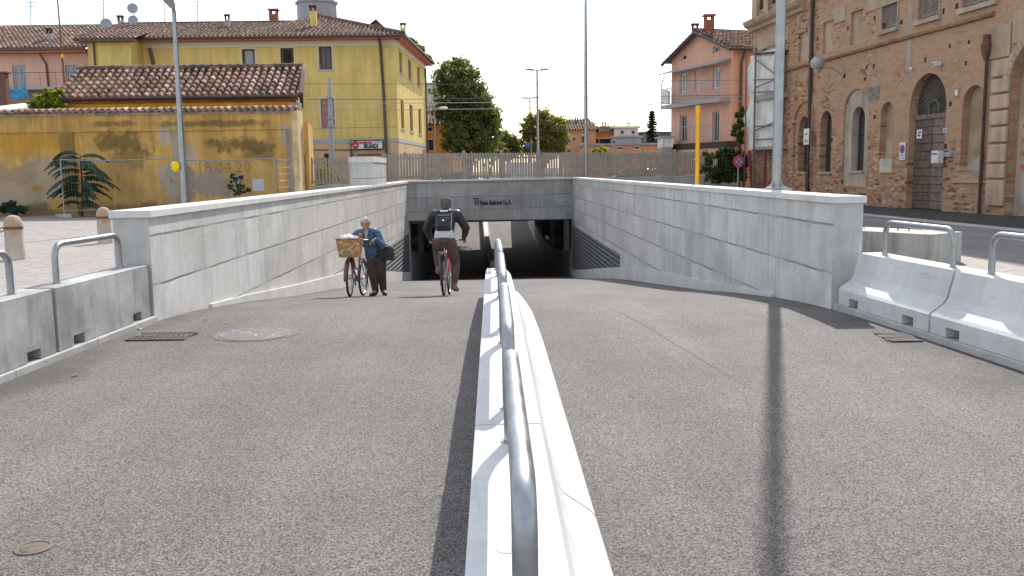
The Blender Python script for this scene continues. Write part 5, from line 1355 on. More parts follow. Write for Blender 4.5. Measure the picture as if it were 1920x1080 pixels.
# ------------------------------------------------------------------ houses beyond the railway
def far_house(name, label, px0, px1, pyE, Y, mat, pyR=None, roof=TILE2, depth=9, wins=(), chim=(), flatroof=False, wmat=GLASS, ridge_in=0.0):
    a, b = P(px0, pyE, Y), P(px1, pyE, Y); t = thing(name, label, 'house', ((a.x+b.x)/2, Y, ZG))
    zE = (a.z+b.z)/2
    MB().box2((a.x, Y, ZG), (b.x, Y+depth, zE)).build('wall', mat, t)
    if flatroof:
        MB().box2((a.x-.25, Y-.25, zE+.002), (b.x+.25, Y+depth, zE+.22)).build('roof', roof, t)
    elif pyR is not None:
        zR = P((px0+px1)/2, pyR, Y+depth/2).z; e0, e1 = Vector((a.x-.4, Y-.5, zE)), Vector((b.x+.4, Y-.5, zE)); w = b.x-a.x
        r0, r1 = Vector((a.x-.4+w*ridge_in, Y+depth/2, zR)), Vector((b.x+.4-w*ridge_in, Y+depth/2, zR))
        up = (r0+r1)/2-(e0+e1)/2
        tile_roof(t, e0, e1-e0, up, [e0, e1, r1, r0], .34, .6, roof, 2, seed=int(px0))
        m = MB().face([r0, r1, (b.x+.4, Y+depth+.5, zE), (a.x-.4, Y+depth+.5, zE)]).face([e0, r0, (a.x-.4, Y+depth+.5, zE)]).face([e1, r1, (b.x+.4, Y+depth+.5, zE)]); m.build('roof_back', roof if roof is not TILE2 else TILEU, t, recalc=False)
    for (x0, x1, y0, y1) in wins:
        p, q = P(x0, y1, Y), P(x1, y0, Y)
        m = MB(); m.box2((p.x, Y-.05, p.z), (q.x, Y-.002, q.z)); w_ = m.build('window', wmat, t)
        m = MB(); m.box2((p.x-.12, Y-.08, p.z-.12), (q.x+.12, Y-.0505, p.z-.002)); m.box2((p.x-.1, Y-.07, q.z+.002), (q.x+.1, Y-.003, q.z+.1)); m.build('frame', CREAM, w_)
    for (x, y0, y1, w) in chim:
        p = P(x, y0, Y+depth*.35); chimney_on(t, (p.x, p.y, p.z-1.0), S(w, Y), S(y0-y1, Y)+.7, GREYP if w < 6 else TERRA, TILEU, .3)
    return t
far_house('far_house', 'tall terracotta house with a dark hipped roof right of the round tree', 1061, 1117, 243, 112, TERRA, 224, TILE2, 9,
          [(1064,1069,255,268),(1073,1078,257,264),(1091,1096,255,268),(1064,1069,279,286),(1091,1096,277,287),(1092,1096,247,250)], [(1066,240,228,5),(1081,228,222,5),(1098,236,224,6)], ridge_in=.22)
far_house('far_house', 'bright terracotta house with a dark loggia next to the white house', 1115, 1153, 246, 113, TERRA2, 238, TILE2, 8,
          [(1118,1122,260,273),(1125,1150,260,272)], [(1116,240,232,4),(1132,238,231,8),(1140,239,233,4),(1152,238,231,3)], wmat=DARK)
far_house('far_house', 'pale lilac house with a flat roof and two small windows', 1152, 1197, 240, 112, LILAC, None, CREAM, 9, [(1164,1169,245,251),(1184.5,1190,245,251)], [(1178,240,232,5)], True)
far_house('far_shed', 'long low salmon building with a grey roof in front of the dark conifer', 1096, 1260, 272, 104, TERRA, None, MEMB, 6, [(1149,1153,263,273),(1158,1168,276,280),(1190,1198,275,279)], (), True)
far_house('far_shed', 'grey roofed low shed below the pale lilac house', 1152, 1202, 258, 108, GREYP, None, MEMB, 4, (), (), True)
far_house('far_shed', 'long dark roofed shed behind the conifer', 1196, 1262, 250, 128, plain('dark shed wall', (.09,.095,.10), .8, .15), None, plain('dark shed roof', (.06,.065,.075), .8, .15), 8, (), (), True)
far_house('orange_house', 'orange house with a brown lean-to roof left of the big tree', 798, 849, 232, 84, ORANGE, 190, TILE2, 14, [(804,812,262,282),(803,810,239,246)], ())
ob = far_house('orange_annex', 'tall orange house end behind the lean-to, left of the big tree', 797, 830, 195, 92, ORANGE, None, TILE2, 8, (), (), True)
far_house('lilac_house', 'pale lilac flat block peeping between the yellow house and the big tree', 798, 822, 158, 118, LILAC, None, GREYP, 10, [(803,808,166,176),(811,818,166,176)], (), True)
# ------------------------------------------------------------------ trees and plants
def leaf_cloud(blobs, n, size, rnd, flatness=.75, shell=.55, droop=0.0):
    mb = MB(); tot = sum(b[3]**2 for b in blobs)
    vs = []; fs = []
    for (x, y, z, r) in blobs:
        k = int(n*r*r/tot)
        # clumps of leaves inside each lobe
        cl = max(6, k//26)
        for _ in range(cl):
            while True:
                d = Vector((rnd.uniform(-1,1), rnd.uniform(-1,1), rnd.uniform(-1,1)))
                if .05 < d.length <= 1: break
            rad = r*(shell + (1.10-shell)*rnd.random()**.6); c = Vector((x,y,z)) + d
            c = Vector((x + d.normalized().x*rad, y + d.normalized().y*rad, z + d.normalized().z*rad*flatness))
            cr = r*rnd.uniform(.18, .38)
            for _ in range(26):
                p = c + Vector((rnd.gauss(0,.55), rnd.gauss(0,.55), rnd.gauss(0,.45)))*cr
                nrm = Vector((rnd.gauss(0,1), rnd.gauss(0,1), rnd.gauss(.5,1))).normalized()
                a = nrm.orthogonal().normalized(); a.rotate(Matrix.Rotation(rnd.uniform(0,6.28), 3, nrm)); b = nrm.cross(a)
                s = size*rnd.uniform(.6, 1.3)
                i = len(vs); vs += [p - a*s, p - b*s*.55, p + a*s, p + b*s*.55]; fs.append((i, i+1, i+2, i+3))
    mb.add(vs, fs); return mb
def tree(name, label, base, trunk_h, blobs, n, size, mat, seed, group=None, tr=.22, cat='tree', flatness=.85, shell=.5):
    rnd = random.Random(seed); t = thing(name, label, cat, base, group=group); base = Vector(base)
    leaf_cloud(blobs, n, size, rnd, flatness, shell).build('crown', mat, t, recalc=False, weld=False)
    m = MB(); top = Vector((sum(b[0] for b in blobs)/len(blobs), base.y, base.z+trunk_h))
    m.tube([base+Vector((0,0,-.1)), base+Vector((0,0,.25)), base+(top-base)*.6, top], [tr*1.5, tr, tr*.8, tr*.6], 9)
    for (x, y, z, r) in blobs: m.tube([base+(top-base)*rnd.uniform(.55,.95), (top+Vector((x,y,z)))/2+Vector((0,0,-.2*r)), (x,y,z)], [tr*.5, tr*.32, tr*.1], 6)
    m.build('trunk', BARK, t, smooth=60); return t
def blobs_px(lst, Y, seed=0):
    rnd = random.Random(seed); out = []
    for (px, py, r) in lst:
        p = P(px, py, Y+rnd.uniform(-1,1)*S(r,Y)*.5); out.append((p.x, p.y, p.z, S(r, Y)))
    return out
b = P(880, 300, 76)
tree('deciduous_tree', 'big dense dark green tree standing beside the yellow house and the orange house', (b.x, 76, ZG), 5.5,
     blobs_px([(848,140,30),(862,128,20),(840,175,28),(870,165,36),(893,185,28),(835,212,22),(862,215,38),(895,222,36),(916,228,24),(880,255,36),(908,262,30),(858,262,30),(884,285,28),(905,200,26),(922,240,17),(851,118,10),(880,140,16)], 76, 1), 25000, .145, LEAF, 5)
b = P(1018, 300, 96)
tree('deciduous_tree', 'round olive green tree behind the two armed street lamps', (b.x, 96, ZG), 4,
     blobs_px([(1000,235,20),(1020,228,22),(1043,236,20),(1050,258,18),(1010,258,28),(1035,265,26),(988,245,12),(995,270,18),(1050,275,14),(1020,282,22)], 96, 2), 13000, .165, LEAF2, 6)
b = P(955, 300, 126)
tree('deciduous_tree', 'low hazy green tree farthest along the street beyond the fence', (b.x, 126, ZG), 2.5, blobs_px([(945,262,17),(962,270,14),(935,272,14),(952,282,18),(972,283,10)], 126, 3), 6500, .19, LEAF, 7)
b = P(912, 300, 120)
tree('deciduous_tree', 'small green tree at the right foot of the big dark tree', (b.x, 120, ZG), 2.5, blobs_px([(925,275,17),(905,278,16),(938,284,12)], 120, 4), 5000, .18, LEAF2, 8)
b = P(783, 95, 95)
tree('deciduous_tree', 'treetop showing over the far right eave of the yellow house', (b.x, 95, ZG), 12, blobs_px([(776,86,9),(784,94,10),(770,78,6),(800,112,9)], 95, 4), 2500, .2, LEAF2, 9, tr=.12)
# conifer
b = P(1222, 290, 122); tz = P(1222, 206, 122).z; t = thing('conifer', 'dark blue green conifer standing among the far houses', 'tree', (b.x, 122, ZG))
m = MB(); rnd = random.Random(12); vs = []; fs = []
H0 = tz-ZG
for k in range(26):
    f = .10+.9*k/26; z = ZG+H0*f; r = S(31, 122)*(1-f)**.85*rnd.uniform(.75,1.1)+.12
    for q in range(11):
        a = rnd.uniform(0, 6.28); L_ = r*rnd.uniform(.7,1.15); d = Vector((math.cos(a), math.sin(a), -.18+.3*f))
        for w in range(9):
            p = Vector((b.x, 122, z)) + d*L_*((w+.5)/9)+Vector((rnd.gauss(0,.06),rnd.gauss(0,.06),rnd.gauss(0,.05)))
            s = .20*(1-.5*w/9)+.05; nrm = Vector((rnd.gauss(0,.5), rnd.gauss(0,.5), 1)).normalized(); a_ = nrm.cross(Vector((d.y,-d.x,.2))).normalized(); b_ = nrm.cross(a_)
            i = len(vs); vs += [p-a_*s*1.4, p-b_*s*.7, p+a_*s*1.4, p+b_*s*.7]; fs.append((i,i+1,i+2,i+3))
m.add(vs, fs); m.build('crown', LEAFD, t, recalc=False, weld=False); MB().tube([(b.x,122,ZG),(b.x,122,tz)], [.25,.03], 7).build('trunk', BARK, t)
def bush(name, label, lst, Y, n, size, mat, seed, group=None, flat=.9, base=None):
    bl_ = blobs_px(lst, Y, seed); c = bl_[0]; z0 = min(q[2]-q[3]*.9 for q in bl_)
    t = thing(name, label, 'bush', (sum(q[0] for q in bl_)/len(bl_), Y, base if base is not None else z0), group=group); rnd = random.Random(seed)
    leaf_cloud(bl_, n, size, rnd, flat, .35).build('foliage', mat, t, recalc=False, weld=False)
    m = MB(); bs = Vector(t.location)
    for q in bl_: m.tube([bs, (Vector(q[:3])+bs)/2+Vector((rnd.uniform(-.1,.1),0,.05)), q[:3]], [.03, .02, .008], 5)
    m.build('stems', BARK, t); return t
bush('bush', 'bright yellow green bush behind the fence, left of the salmon house', [(1118,285,8),(1132,284,9),(1142,290,7),(1125,292,9)], 62, 1300, .09, LEAFY, 3)
bush('bush', 'leafy light green bush behind the short left fence beside the yellow house', [(592,322,15),(608,330,17),(625,328,14),(600,340,14),(583,335,9)], 44, 1800, .09, LEAFY, 4)
bush('bush', 'sprawling yellow green bush growing over the ochre wall top beside the tiled roof', [(92,183,13),(80,190,15),(103,190,13),(90,200,15),(112,198,10),(70,200,11),(58,196,6),(98,178,8),(120,201,6),(112,172,4),(86,170,4)], 37.0, 2600, .085, LEAFY, 5)
bush('ivy', 'light ivy climbing through the fence left of the road sign', [(1322,290,9),(1332,298,10),(1326,310,10),(1320,322,9),(1334,320,10),(1328,333,9)], 45.4, 1500, .07, m_leaf('light ivy leaves', (.085,.11,.03), .4, .35), 6)
bush('ivy', 'dark ivy hedge covering the fence behind the road sign', [(1352,292,14),(1370,290,14),(1386,294,13),(1360,308,16),(1380,310,16),(1350,325,16),(1370,328,16),(1390,326,14),(1395,305,10),(1358,282,8),(1342,335,10)], 45.8, 6500, .075, LEAFI, 7)
bush('ivy', 'green creeper climbing the corner beside the wrapped scaffold', [(1386,215,9),(1390,232,11),(1382,248,10),(1392,252,9),(1378,240,6),(1388,265,7),(1395,205,5)], 49.5, 1500, .09, m_leaf('creeper leaves', (.075,.12,.03), .4, .4), 8)
bush('weed', 'dark weeds at the foot of the ochre wall at the left edge', [(15,388,9),(30,392,10),(42,392,8),(5,392,8),(24,382,6)], 35.3, 1400, .07, LEAFA, 9)
bush('weed', 'thin dark weed growing before the painted date on the ochre wall', [(440,340,7),(452,350,9),(432,350,6),(446,358,10),(462,356,6),(436,330,4),(451,332,4)], 35.3, 420, .05, LEAFA, 10)
# ailanthus seedling with long feathered fronds
bs = G(153, 396, ZG); bs = Vector((P(153, 396, 34.6).x, 34.6, ZG)); t = thing('ailanthus', 'dark green ailanthus with drooping feathered fronds before the ochre wall', 'plant', bs)
rnd = random.Random(15); vs = []; fs = []; st = MB()
top = Vector((P(150, 285, 34.6).x, 34.6, P(150, 292, 34.6).z)); st.tube([bs, (bs+top)/2+Vector((.05,0,0)), top], [.05,.04,.02], 7)
fr_ = []
for k in range(26):
    f = .40+.60*k/25; o = bs+(top-bs)*f; side = -1 if k % 2 else 1
    tx_ = rnd.uniform(.5, 1.25)*side; fr_.append((o, Vector((tx_, rnd.uniform(-.9,.6), .5*rnd.random())), rnd.uniform(.85, 1.35)))
for k in range(9): fr_.append((bs+(top-bs)*rnd.uniform(.15,.45), Vector((rnd.choice((-1,1))*rnd.uniform(.4,1), rnd.uniform(-1,.2), .35)), rnd.uniform(.7,1.0)))
for o, d, Lf in fr_:
    d.normalize(); pts = []
    for q in range(19):
        s = q/18; pts.append(o + d*Lf*s + Vector((0,0,.42*s - 1.0*s*s))*Lf*.75)
    st.tube(pts, [.012]*9+[.008]*10, 4)
    for q in range(2, 19):
        tg = (pts[min(q+1,18)]-pts[q-1]).normalized(); sd = tg.cross(Vector((0,0,1)))
        if sd.length < .1: sd = Vector((1,0,0))
        sd.normalize()
        for sg in (-1, 1):
            w = .31*(1-.45*abs(q/18-.45)*2)*rnd.uniform(.8,1.15); dirn = (sd*sg*.95+tg*.35+Vector((0,0,-.45+rnd.uniform(-.2,.1)))).normalized(); n_ = dirn.cross(tg).normalized(); b_ = n_.cross(dirn)
            p = pts[q]; i = len(vs); vs += [p, p+dirn*w*.45+b_*.062, p+dirn*w, p+dirn*w*.45-b_*.062]; fs.append((i,i+1,i+2,i+3))
m = MB(); m.add(vs, fs); m.build('fronds', LEAFA, t, recalc=False, weld=False); st.build('stem', BARK, t)
# ------------------------------------------------------------------ palisade fence along the railway
FA, FB = Vector((-5.3, 41.45, 0)), Vector((12.6, 48.85, 0)); fd = (FB-FA).normalized(); fn = Vector((-fd.y, fd.x, 0)); FZ = 1.33
def fence(name, label, A, B, n, seed, hgt=1.27, zb=FZ):
    d = (B-A).normalized(); nn = Vector((-d.y, d.x, 0)); L = (B-A).length; t = thing(name, label, 'fence', (A.x, A.y, zb))
    q = Matrix((( d.x, nn.x, 0, A.x), (d.y, nn.y, 0, A.y), (0, 0, 1, zb), (0, 0, 0, 1)))
    bay = L/n; rnd = random.Random(seed)
    MB().box2((-.05, -.12, ZG-zb), (L+.05, .12, -.012), q).build('footing', CKERB, t)
    for k in range(n+1):
        x = k*bay; m = MB(); m.box2((x-.055, -.055, -.01), (x+.055, .055, hgt+.06), q); m.box2((x-.062, -.062, hgt+.062), (x+.062, .062, hgt+.085), q); m.build('post', FENCE, t)
    for k in range(n):
        m = MB(); x0 = k*bay+.058; x1 = (k+1)*bay-.058
        for z in (.10, hgt-.32): m.box2((x0, .012, z), (x1, .052, z+.075), q)
        ns = 13
        for s in range(ns):
            x = x0+(x1-x0)*(s+.5)/ns+rnd.uniform(-.006,.006); h = hgt-.04+rnd.uniform(-.012,.012); w = .054
            m.prism([(x-w,.02), (x+w,.02), (x+w,h-.04), (x,h), (x-w,h-.04)], lambda p: q @ Vector((p[0], -.016, p[1])), lambda p: q @ Vector((p[0], .010, p[1])))
        m.build('slat_panel', FENCE, t)
    return t
fence('palisade_fence', 'long grey beige palisade fence above the underpass mouth', FA, FB, 10, 3)
sA = P(580, 340, 38.2); sB = P(668, 340, 39.6)
fence('palisade_fence', 'short grey palisade fence between the ochre wall end and the parapet block', Vector((sA.x, 38.2, 0)), Vector((sB.x, 39.6, 0)), 1, 4, 1.2, 1.22)
# pale steel gate post beside the ochre wall end
p = P(573, 340, 37.2); t = thing('gate_post', 'pale steel post standing between the ochre wall end and the short fence', 'post', (p.x, 37.2, ZG)); zt = P(573, 293, 37.2).z
MB().box2((p.x-.09, 37.11, ZG), (p.x+.03, 37.29, zt)).build('post_body', GALVD, t, bevel=.01); MB().box2((p.x-.10, 37.1, zt+.002), (p.x+.04, 37.3, zt+.03)).build('post_cap', GALVD, t)
# ------------------------------------------------------------------ bollards with chain
def bollard(name, label, px, pyb, pyt):
    b = G(px, pyb, ZG); H = P(px, pyt, b.y).z-ZG; r = S(17 if px < 100 else 13.3, b.y)
    t = thing(name, label, 'bollard', (b.x, b.y, ZG), group='stone bollards on the square')
    m = MB(); m.lathe([(r*1.03, 0), (r*1.0, H*.1), (r*.93, H*.62), (r*.93, H*.685)], (b.x, b.y, ZG), 22); m.build('shaft', m_b, t, smooth=40)
    m = MB(); m.lathe([(r*.97, H*.686), (r*1.0, H*.70), (r*1.0, H*.735), (r*.95, H*.745)], (b.x, b.y, ZG), 22); m.build('iron_band', RUST, t, smooth=40)
    m = MB(); m.lathe([(r*.93, H*.746), (r*.96, H*.78), (r*.90, H*.87), (r*.66, H*.955), (r*.35, H*.99), (0, H)], (b.x, b.y, ZG), 22); m.build('domed_top', m_b, t, smooth=60)
    return b, H, r
def stain_extra(h, c, X, Z, col):
    e = h.math('ADD', h.ramp(Z, .25, .62, -.25, .3), h.math('SUBTRACT', h.noise(h.scale(c, 6, 6, 1.2), 1.5, 4), .55)); return h.mix(h.math('MULTIPLY', h.ramp(e, 0, .25), .6), col, (.34,.20,.09))
m_b = m_plaster('weathered bollard stone', (.46,.41,.34), .35, .3, 3, stain_extra)
b1, H1, r1 = bollard('bollard', 'stone bollard with rusty band and a chain at the left edge of the square', 30, 487, 403)
b2, H2, r2 = bollard('bollard', 'stone bollard half hidden behind the left ramp wall end', 198, 456, 388)
def chain(name, label, A, B, sag, n):
    m = MB()
    for k in range(n):
        f0, f1 = k/n, (k+1)/n
        a = A.lerp(B, f0); b = A.lerp(B, f1); a.z -= sag*4*f0*(1-f0); b.z -= sag*4*f1*(1-f1)
        d = (b-a); c = (a+b)/2; L = d.length*.72; d.normalize(); s = d.cross(Vector((0,0,1))).normalized(); u = s if k % 2 else d.cross(s)
        pts = []
        for q in range(11):
            an = 2*math.pi*q/10; pts.append(c + d*L*math.cos(an) + u*.032*math.sin(an))
        m.tube(pts, .011, 5, False)
    o = m.build(name, RUST, origin=(A+B)/2, smooth=60); tag(o, label, 'chain')
chain('chain', 'rusty chain hanging from the bollard at the left edge', b1+Vector((-r1*1.0, 0, H1*.70)), b1+Vector((-2.4, -.7, H1*.70)), .28, 26)
# ------------------------------------------------------------------ posts and lamps
def steel_post(name, label, px, pyb, pyt, Y, r0, r1, pxt, cat='pole', sides=16):
    a = P(px, pyb, Y); b = P(pxt, pyt, Y); return a, b
# tall post behind the right wall
Yp = 14.35; a = P(1456, 350, Yp); zt_ = 12.6
t = thing('steel_post', 'thick tall galvanised post with a bolted base plate behind the right ramp wall', 'post', (a.x, Yp, ZG))
MB().box2((a.x-.19, Yp-.19, ZG-.05), (a.x+.19, Yp+.19, a.z-.03)).build('concrete_plinth', CBLOCK, t, bevel=.01)
m = MB(); m.tube([(a.x, Yp, a.z-.0), (a.x+.01, Yp, a.z+4), (a.x+.02, Yp, a.z+zt_)], [.078, .070, .045], 20); m.build('pole_shaft', GALV, t, smooth=50)
m = MB(); m.box2((a.x-.135, Yp-.135, a.z-.028), (a.x+.135, Yp+.135, a.z-.004))
for k in range(4):
    an = math.pi/4+math.pi/2*k; d = Vector((math.cos(an), math.sin(an), 0)); s = Vector((-d.y, d.x, 0))*.008; o = Vector((a.x, Yp, a.z-.003))
    m.prism([(.07, 0), (.145, 0), (.07, .09)], lambda p: o+d*p[0]+Vector((0,0,p[1]))+s, lambda p: o+d*p[0]+Vector((0,0,p[1]))-s)
m.build('base_plate', GALV, t)
# left octagonal lamp post
Yl = 27.0; a = P(347.5, 395, Yl); b = P(326, 20, Yl)
t = thing('street_lamp', 'slim octagonal galvanised lamp post standing before the ochre wall', 'street lamp', (a.x, Yl, ZG))
x0 = a.x; lean = b.x-a.x; lean = max(min(lean, .05), -.14)
m = MB(); m.tube([(x0, Yl, ZG), (x0+lean*.5, Yl, (ZG+b.z)/2), (x0+lean, Yl, b.z)], [.105, .085, .062], 8); m.build('pole_shaft', GALV, t)
m = MB(); top = Vector((x0+lean, Yl, b.z)); hd = (P(322, 4, Yl)-P(326, 18, Yl))
m.tube([top+Vector((0,0,-.1)), top+Vector((0,-.05,.12)), top+Vector((0,-.35,.25))], .055, 8); m.build('arm', GALVD, t, smooth=50)
m = MB(); m.tube([top+Vector((.0,-.10,.12)), top+Vector((-.03,-.45,.33)), top+Vector((-.05,-.95,.50)), top+Vector((-.05,-1.05,.5))], [.10, .16, .15, .05], 10); m.build('lamp_head', GREYM, t, smooth=60)
yb = P(335, 312, Yl-.15); mm = MB(); rnd = random.Random(3)
mm.ball((x0-.17, Yl-.05, yb.z), .13, 12, 8, (1, .8, 1.1)); 
for v in mm.v: v += Vector((rnd.gauss(0,.018), rnd.gauss(0,.018), rnd.gauss(0,.018)))
o = mm.build('plastic_bag', plain('yellow plastic', (.85,.62,.0), .4, .1), origin=(x0-.17, Yl-.05, yb.z), smooth=30); tag(o, 'small bright yellow bag tied to the slim lamp post', 'plastic bag')
# thin tall pole in front of the fence
Yc = 44.95; a = P(1099, 326, Yc); b = P(1096, -14, Yc)
t = thing('flag_pole', 'very tall thin light grey pole rising in front of the palisade fence', 'pole', (a.x, Yc, 1.35))
MB().tube([(a.x, Yc, 1.347), (a.x, Yc, 6), (a.x, Yc, b.z+.5)], [.10, .085, .05], 12).build('pole_shaft', GALV, t, smooth=50); MB().lathe([(.16, 0), (.16, .05), (.11, .08)], (a.x, Yc, 1.347), 12).build('pole_foot', GALVD, t)
# yellow gas vent
Yg = 20.4; a = P(1307, 350, Yg); b = P(1306.5, 198, Yg)
t = thing('vent_pipe', 'bright yellow vent pipe standing behind the right ramp wall', 'pipe', (a.x, Yg, ZG))
MB().tube([(a.x, Yg, ZG), (a.x, Yg, b.z-.16)], .045, 14).build('pipe', YPIPE, t, smooth=50); m = MB(); m.lathe([(.046, -.18), (.056, -.17), (.056, -.02), (.045, 0), (0, 0)], (a.x, Yg, b.z), 14); m.build('pipe_cap', YPIPE, t, smooth=40)
z = P(1301, 299, Yg).z; MB().box((a.x-.055, Yg-.03, z), (.05, .05, .04)).build('lug', YPIPE, t)
# two armed street lamps far off
for (px, pyt, w, Y, lab) in ((1007, 131, 43, 72, 'tall street lamp with two flat arms, in front of the round olive tree'), (993.5, 184, 33, 98, 'lower street lamp with two flat arms behind the taller one')):
    b = P(px, pyt, Y); hw = S(w/2, Y); t = thing('street_lamp', lab, 'street lamp', (b.x, Y, ZG), group='two armed lamps along the street')
    MB().tube([(b.x, Y, ZG), (b.x, Y, b.z)], [.12, .07], 8).build('pole_shaft', GALV, t); MB().tube([(b.x-hw*.6, Y, b.z-.02), (b.x+hw*.6, Y, b.z-.02)], .045, 6).build('arm', GALVD, t)
    for s in (-1, 1): m = MB(); m.hexa([(b.x+s*hw*.30,Y-.2,b.z-.06),(b.x+s*hw,Y-.16,b.z+.0),(b.x+s*hw,Y+.16,b.z+.0),(b.x+s*hw*.30,Y+.2,b.z-.06)], [(b.x+s*hw*.30,Y-.2,b.z+.09),(b.x+s*hw,Y-.16,b.z+.09),(b.x+s*hw,Y+.16,b.z+.09),(b.x+s*hw*.30,Y+.2,b.z+.09)]); m.build('lamp_head', GREYM, t)
b = P(814, 203, 60); e = P(834, 202, 60); t = thing('street_lamp', 'small single armed lamp before the orange house', 'street lamp', (b.x, 60, ZG))
MB().tube([(b.x, 60, ZG), (b.x, 60, b.z-.3), (b.x+.15, 60, b.z), (e.x, 60, e.z)], .045, 7).build('pole_shaft', GALVD, t, smooth=50); MB().ball((e.x-.1, 60, e.z-.02), .3, 12, 7, (1, .5, .32)).build('lamp_head', WHITEP, t, smooth=60)
b = P(993.5, 272, 66); t = thing('road_sign', 'small square blue sign on a pole at the foot of the lower two armed lamp', 'road sign', (P(996, 272, 66).x, 66, ZG))
MB().box((P(989, 272, 66).x, 65.95, b.z), (S(8, 66), .03, S(8, 66))).build('sign_plate', SBLUE, t); MB().tube([(t.location.x, 66, ZG), (t.location.x, 66, b.z+.5)], .04, 6).build('sign_pole', GALVD, t)
# catenary masts and wires
for (px, pyt, pyb, Y, lab, pxb) in ((617, 146, 300, 48.5, 'blue grey overhead line mast before the yellow house', 622), (1383, 137, 275, 52.5, 'pale grey overhead line mast beside the wrapped scaffold', 1381)):
    b = P(px, pyt, Y); bb = P(pxb, pyb, Y); t = thing('line_mast', lab, 'mast', (bb.x, Y, ZG), group='railway overhead line masts')
    MB().tube([(bb.x+(bb.x-b.x)*.3, Y, ZG), (b.x, Y, b.z)], [.17, .10], 10).build('mast_shaft', plain('mast paint '+str(px), (.34,.37,.43), .5, .1), t, smooth=50)
    for f in (.28, .58, .70): z = ZG+(b.z-ZG)*(1-f*.55); MB().tube([(b.x+(bb.x-b.x)*f*.55, Y, z-.06), (b.x+(bb.x-b.x)*f*.55, Y, z+.06)], .19, 10).build('mast_clamp', GREYM, t)
def wire(label, pts, r=.014, mat=None, droppers=()):
    m = MB(); q = [P(px, py, Y) for px, py, Y in pts]; full = []
    for a, b in zip(q, q[1:]):
        for k in range(8): full.append(a.lerp(b, k/8))
    full.append(q[-1]); m.tube(full, r, 5)
    for (p0, p1) in droppers: m.tube([P(*p0), P(*p1)], r*.7, 4)
    o = m.build('overhead_wire', mat or WIRE, origin=q[0]); tag(o, label, 'wire'); return o
WIRE = plain('dark wire', (.10,.10,.11), .5, .1); WIREL = plain('bright wire', (.42,.43,.45), .4, .1, 6, .6)
wire('uppermost overhead wire crossing the sky above the street lamps with short droppers', [(560,157,49.5),(930,158,49.5),(1090,155,50),(1232,152,50.5),(1400,150,51)], .013, WIRE, [((1028,156.5,49.8),(1028,183,49.8)), ((1059,156,49.9),(1059,182.5,49.9)), ((1230,152,50.5),(1230,181,50.5))])
wire('second overhead wire, lying just below the droppers', [(575,186,49.5),(780,186,49.5),(940,184,49.5),(1100,182.5,50),(1240,180.5,50.5),(1400,178,51)], .016)
wire('bright overhead wire passing low across the big dark tree', [(575,193,47.5),(760,193.5,47.5),(930,192,47.5),(1090,187,48),(1400,181,49)], .016, WIREL)
wire('lowest bright overhead wire crossing the tree and the street lamps', [(575,204,47),(740,205.5,47),(930,204,47),(1090,199,47.5),(1240,195,48),(1400,190,49)], .016, WIREL)
wire('slack thin wire sloping up to the salmon house balcony', [(1090,216,56),(1150,209,56),(1245,192,57)], .012)
wire('thin dark cable running across the yellow house front', [(575,242,50),(660,239.5,50),(745,238,50)], .012)
# rod on the yellow/pink house side
b = P(121, 160, 44); t_ = P(107, -10, 44); m = MB(); m.tube([(b.x, 44, ZG), (b.x, 44, b.z), (t_.x, 44, t_.z)], [.07, .05, .03], 7)
t = thing('antenna_pole', 'tall thin rusty pole with a yellow joint rising in front of the pink house', 'pole', (b.x, 44, ZG)); m.build('pole_shaft', RUST, t); q = P(117.5, 105, 44); MB().tube([q-Vector((0,0,.08)), q+Vector((0,0,.08))], .075, 8).build('joint', YPIPE, t)
# ------------------------------------------------------------------ mobile site fence
def site_fence(label, pxs, Y0, Y1, z0, z1, seed):
    A = Vector((P(pxs[0], 350, Y0).x, Y0, 0)); B = Vector((P(pxs[1], 350, Y1).x, Y1, 0)); t = thing('site_fence', label, 'fence', (A.x, A.y, ZG), group='mobile site fence panels')
    d = (B-A); L = d.length; m = MB(); zs = [z0+.03*math.sin(3*k/8) for k in range(9)]
    pts = [A+d*k/8+Vector((0,0,z1-.05*math.sin(math.pi*k/8))) for k in range(9)]
    m.tube(pts, .024, 7); m.tube([A+Vector((0,0,z0+.12)), B+Vector((0,0,z0+.12))], .02, 7)
    m.tube([A+Vector((0,0,z0)), A+Vector((0,0,z1+.02))], .026, 7); m.tube([B+Vector((0,0,z0)), B+Vector((0,0,z1+.02))], .026, 7); m.build('tube_frame', GALV, t, smooth=50)
    m = MB(); n = int(L/.11)
    for k in range(1, n): p = A+d*k/n; m.tube([p+Vector((0,0,z0+.12)), p+Vector((0,0,z1-.05*math.sin(math.pi*k/n)))], .0022, 3, False)
    for k in range(1, 7): z = z0+.12+(z1-z0-.17)*k/7; m.tube([A+Vector((0,0,z)), B+Vector((0,0,z))], .0022, 3, False)
    m.build('wire_mesh', GALVD, t, weld=False)
    for q in (A, B): MB().box((q.x, q.y, ZG+.07), (.62, .24, .135)).build('fence_foot', CBLOCK, t, bevel=.02)
    return t
zt1 = P(230, 298, 34).z
site_fence('site fence panel standing in front of the ailanthus', (117, 318), 34.0, 34.0, ZG+.14, zt1, 1)
site_fence('site fence panel before the painted date on the ochre wall', (327, 517), 34.0, 34.2, ZG+.14, P(430, 298, 34).z, 2)
site_fence('short site fence panel at the right end of the ochre wall', (521, 548), 34.3, 34.9, ZG+.14, P(535, 298, 34).z, 3)
p0, p1 = P(475, 358, 33.9), P(494.5, 335.5, 33.9); o = MB().box2((p0.x, 33.86, p0.z), (p1.x, 33.89, p1.z)).build('grey_panel', plain('grey sign panel', (.40,.41,.50), .6, .05), origin=((p0.x+p1.x)/2, 33.88, p0.z), bevel=.004); tag(o, 'blank grey panel hung on the site fence', 'sign board')
p0, p1 = G(112, 403, ZG), G(150, 402, ZG)
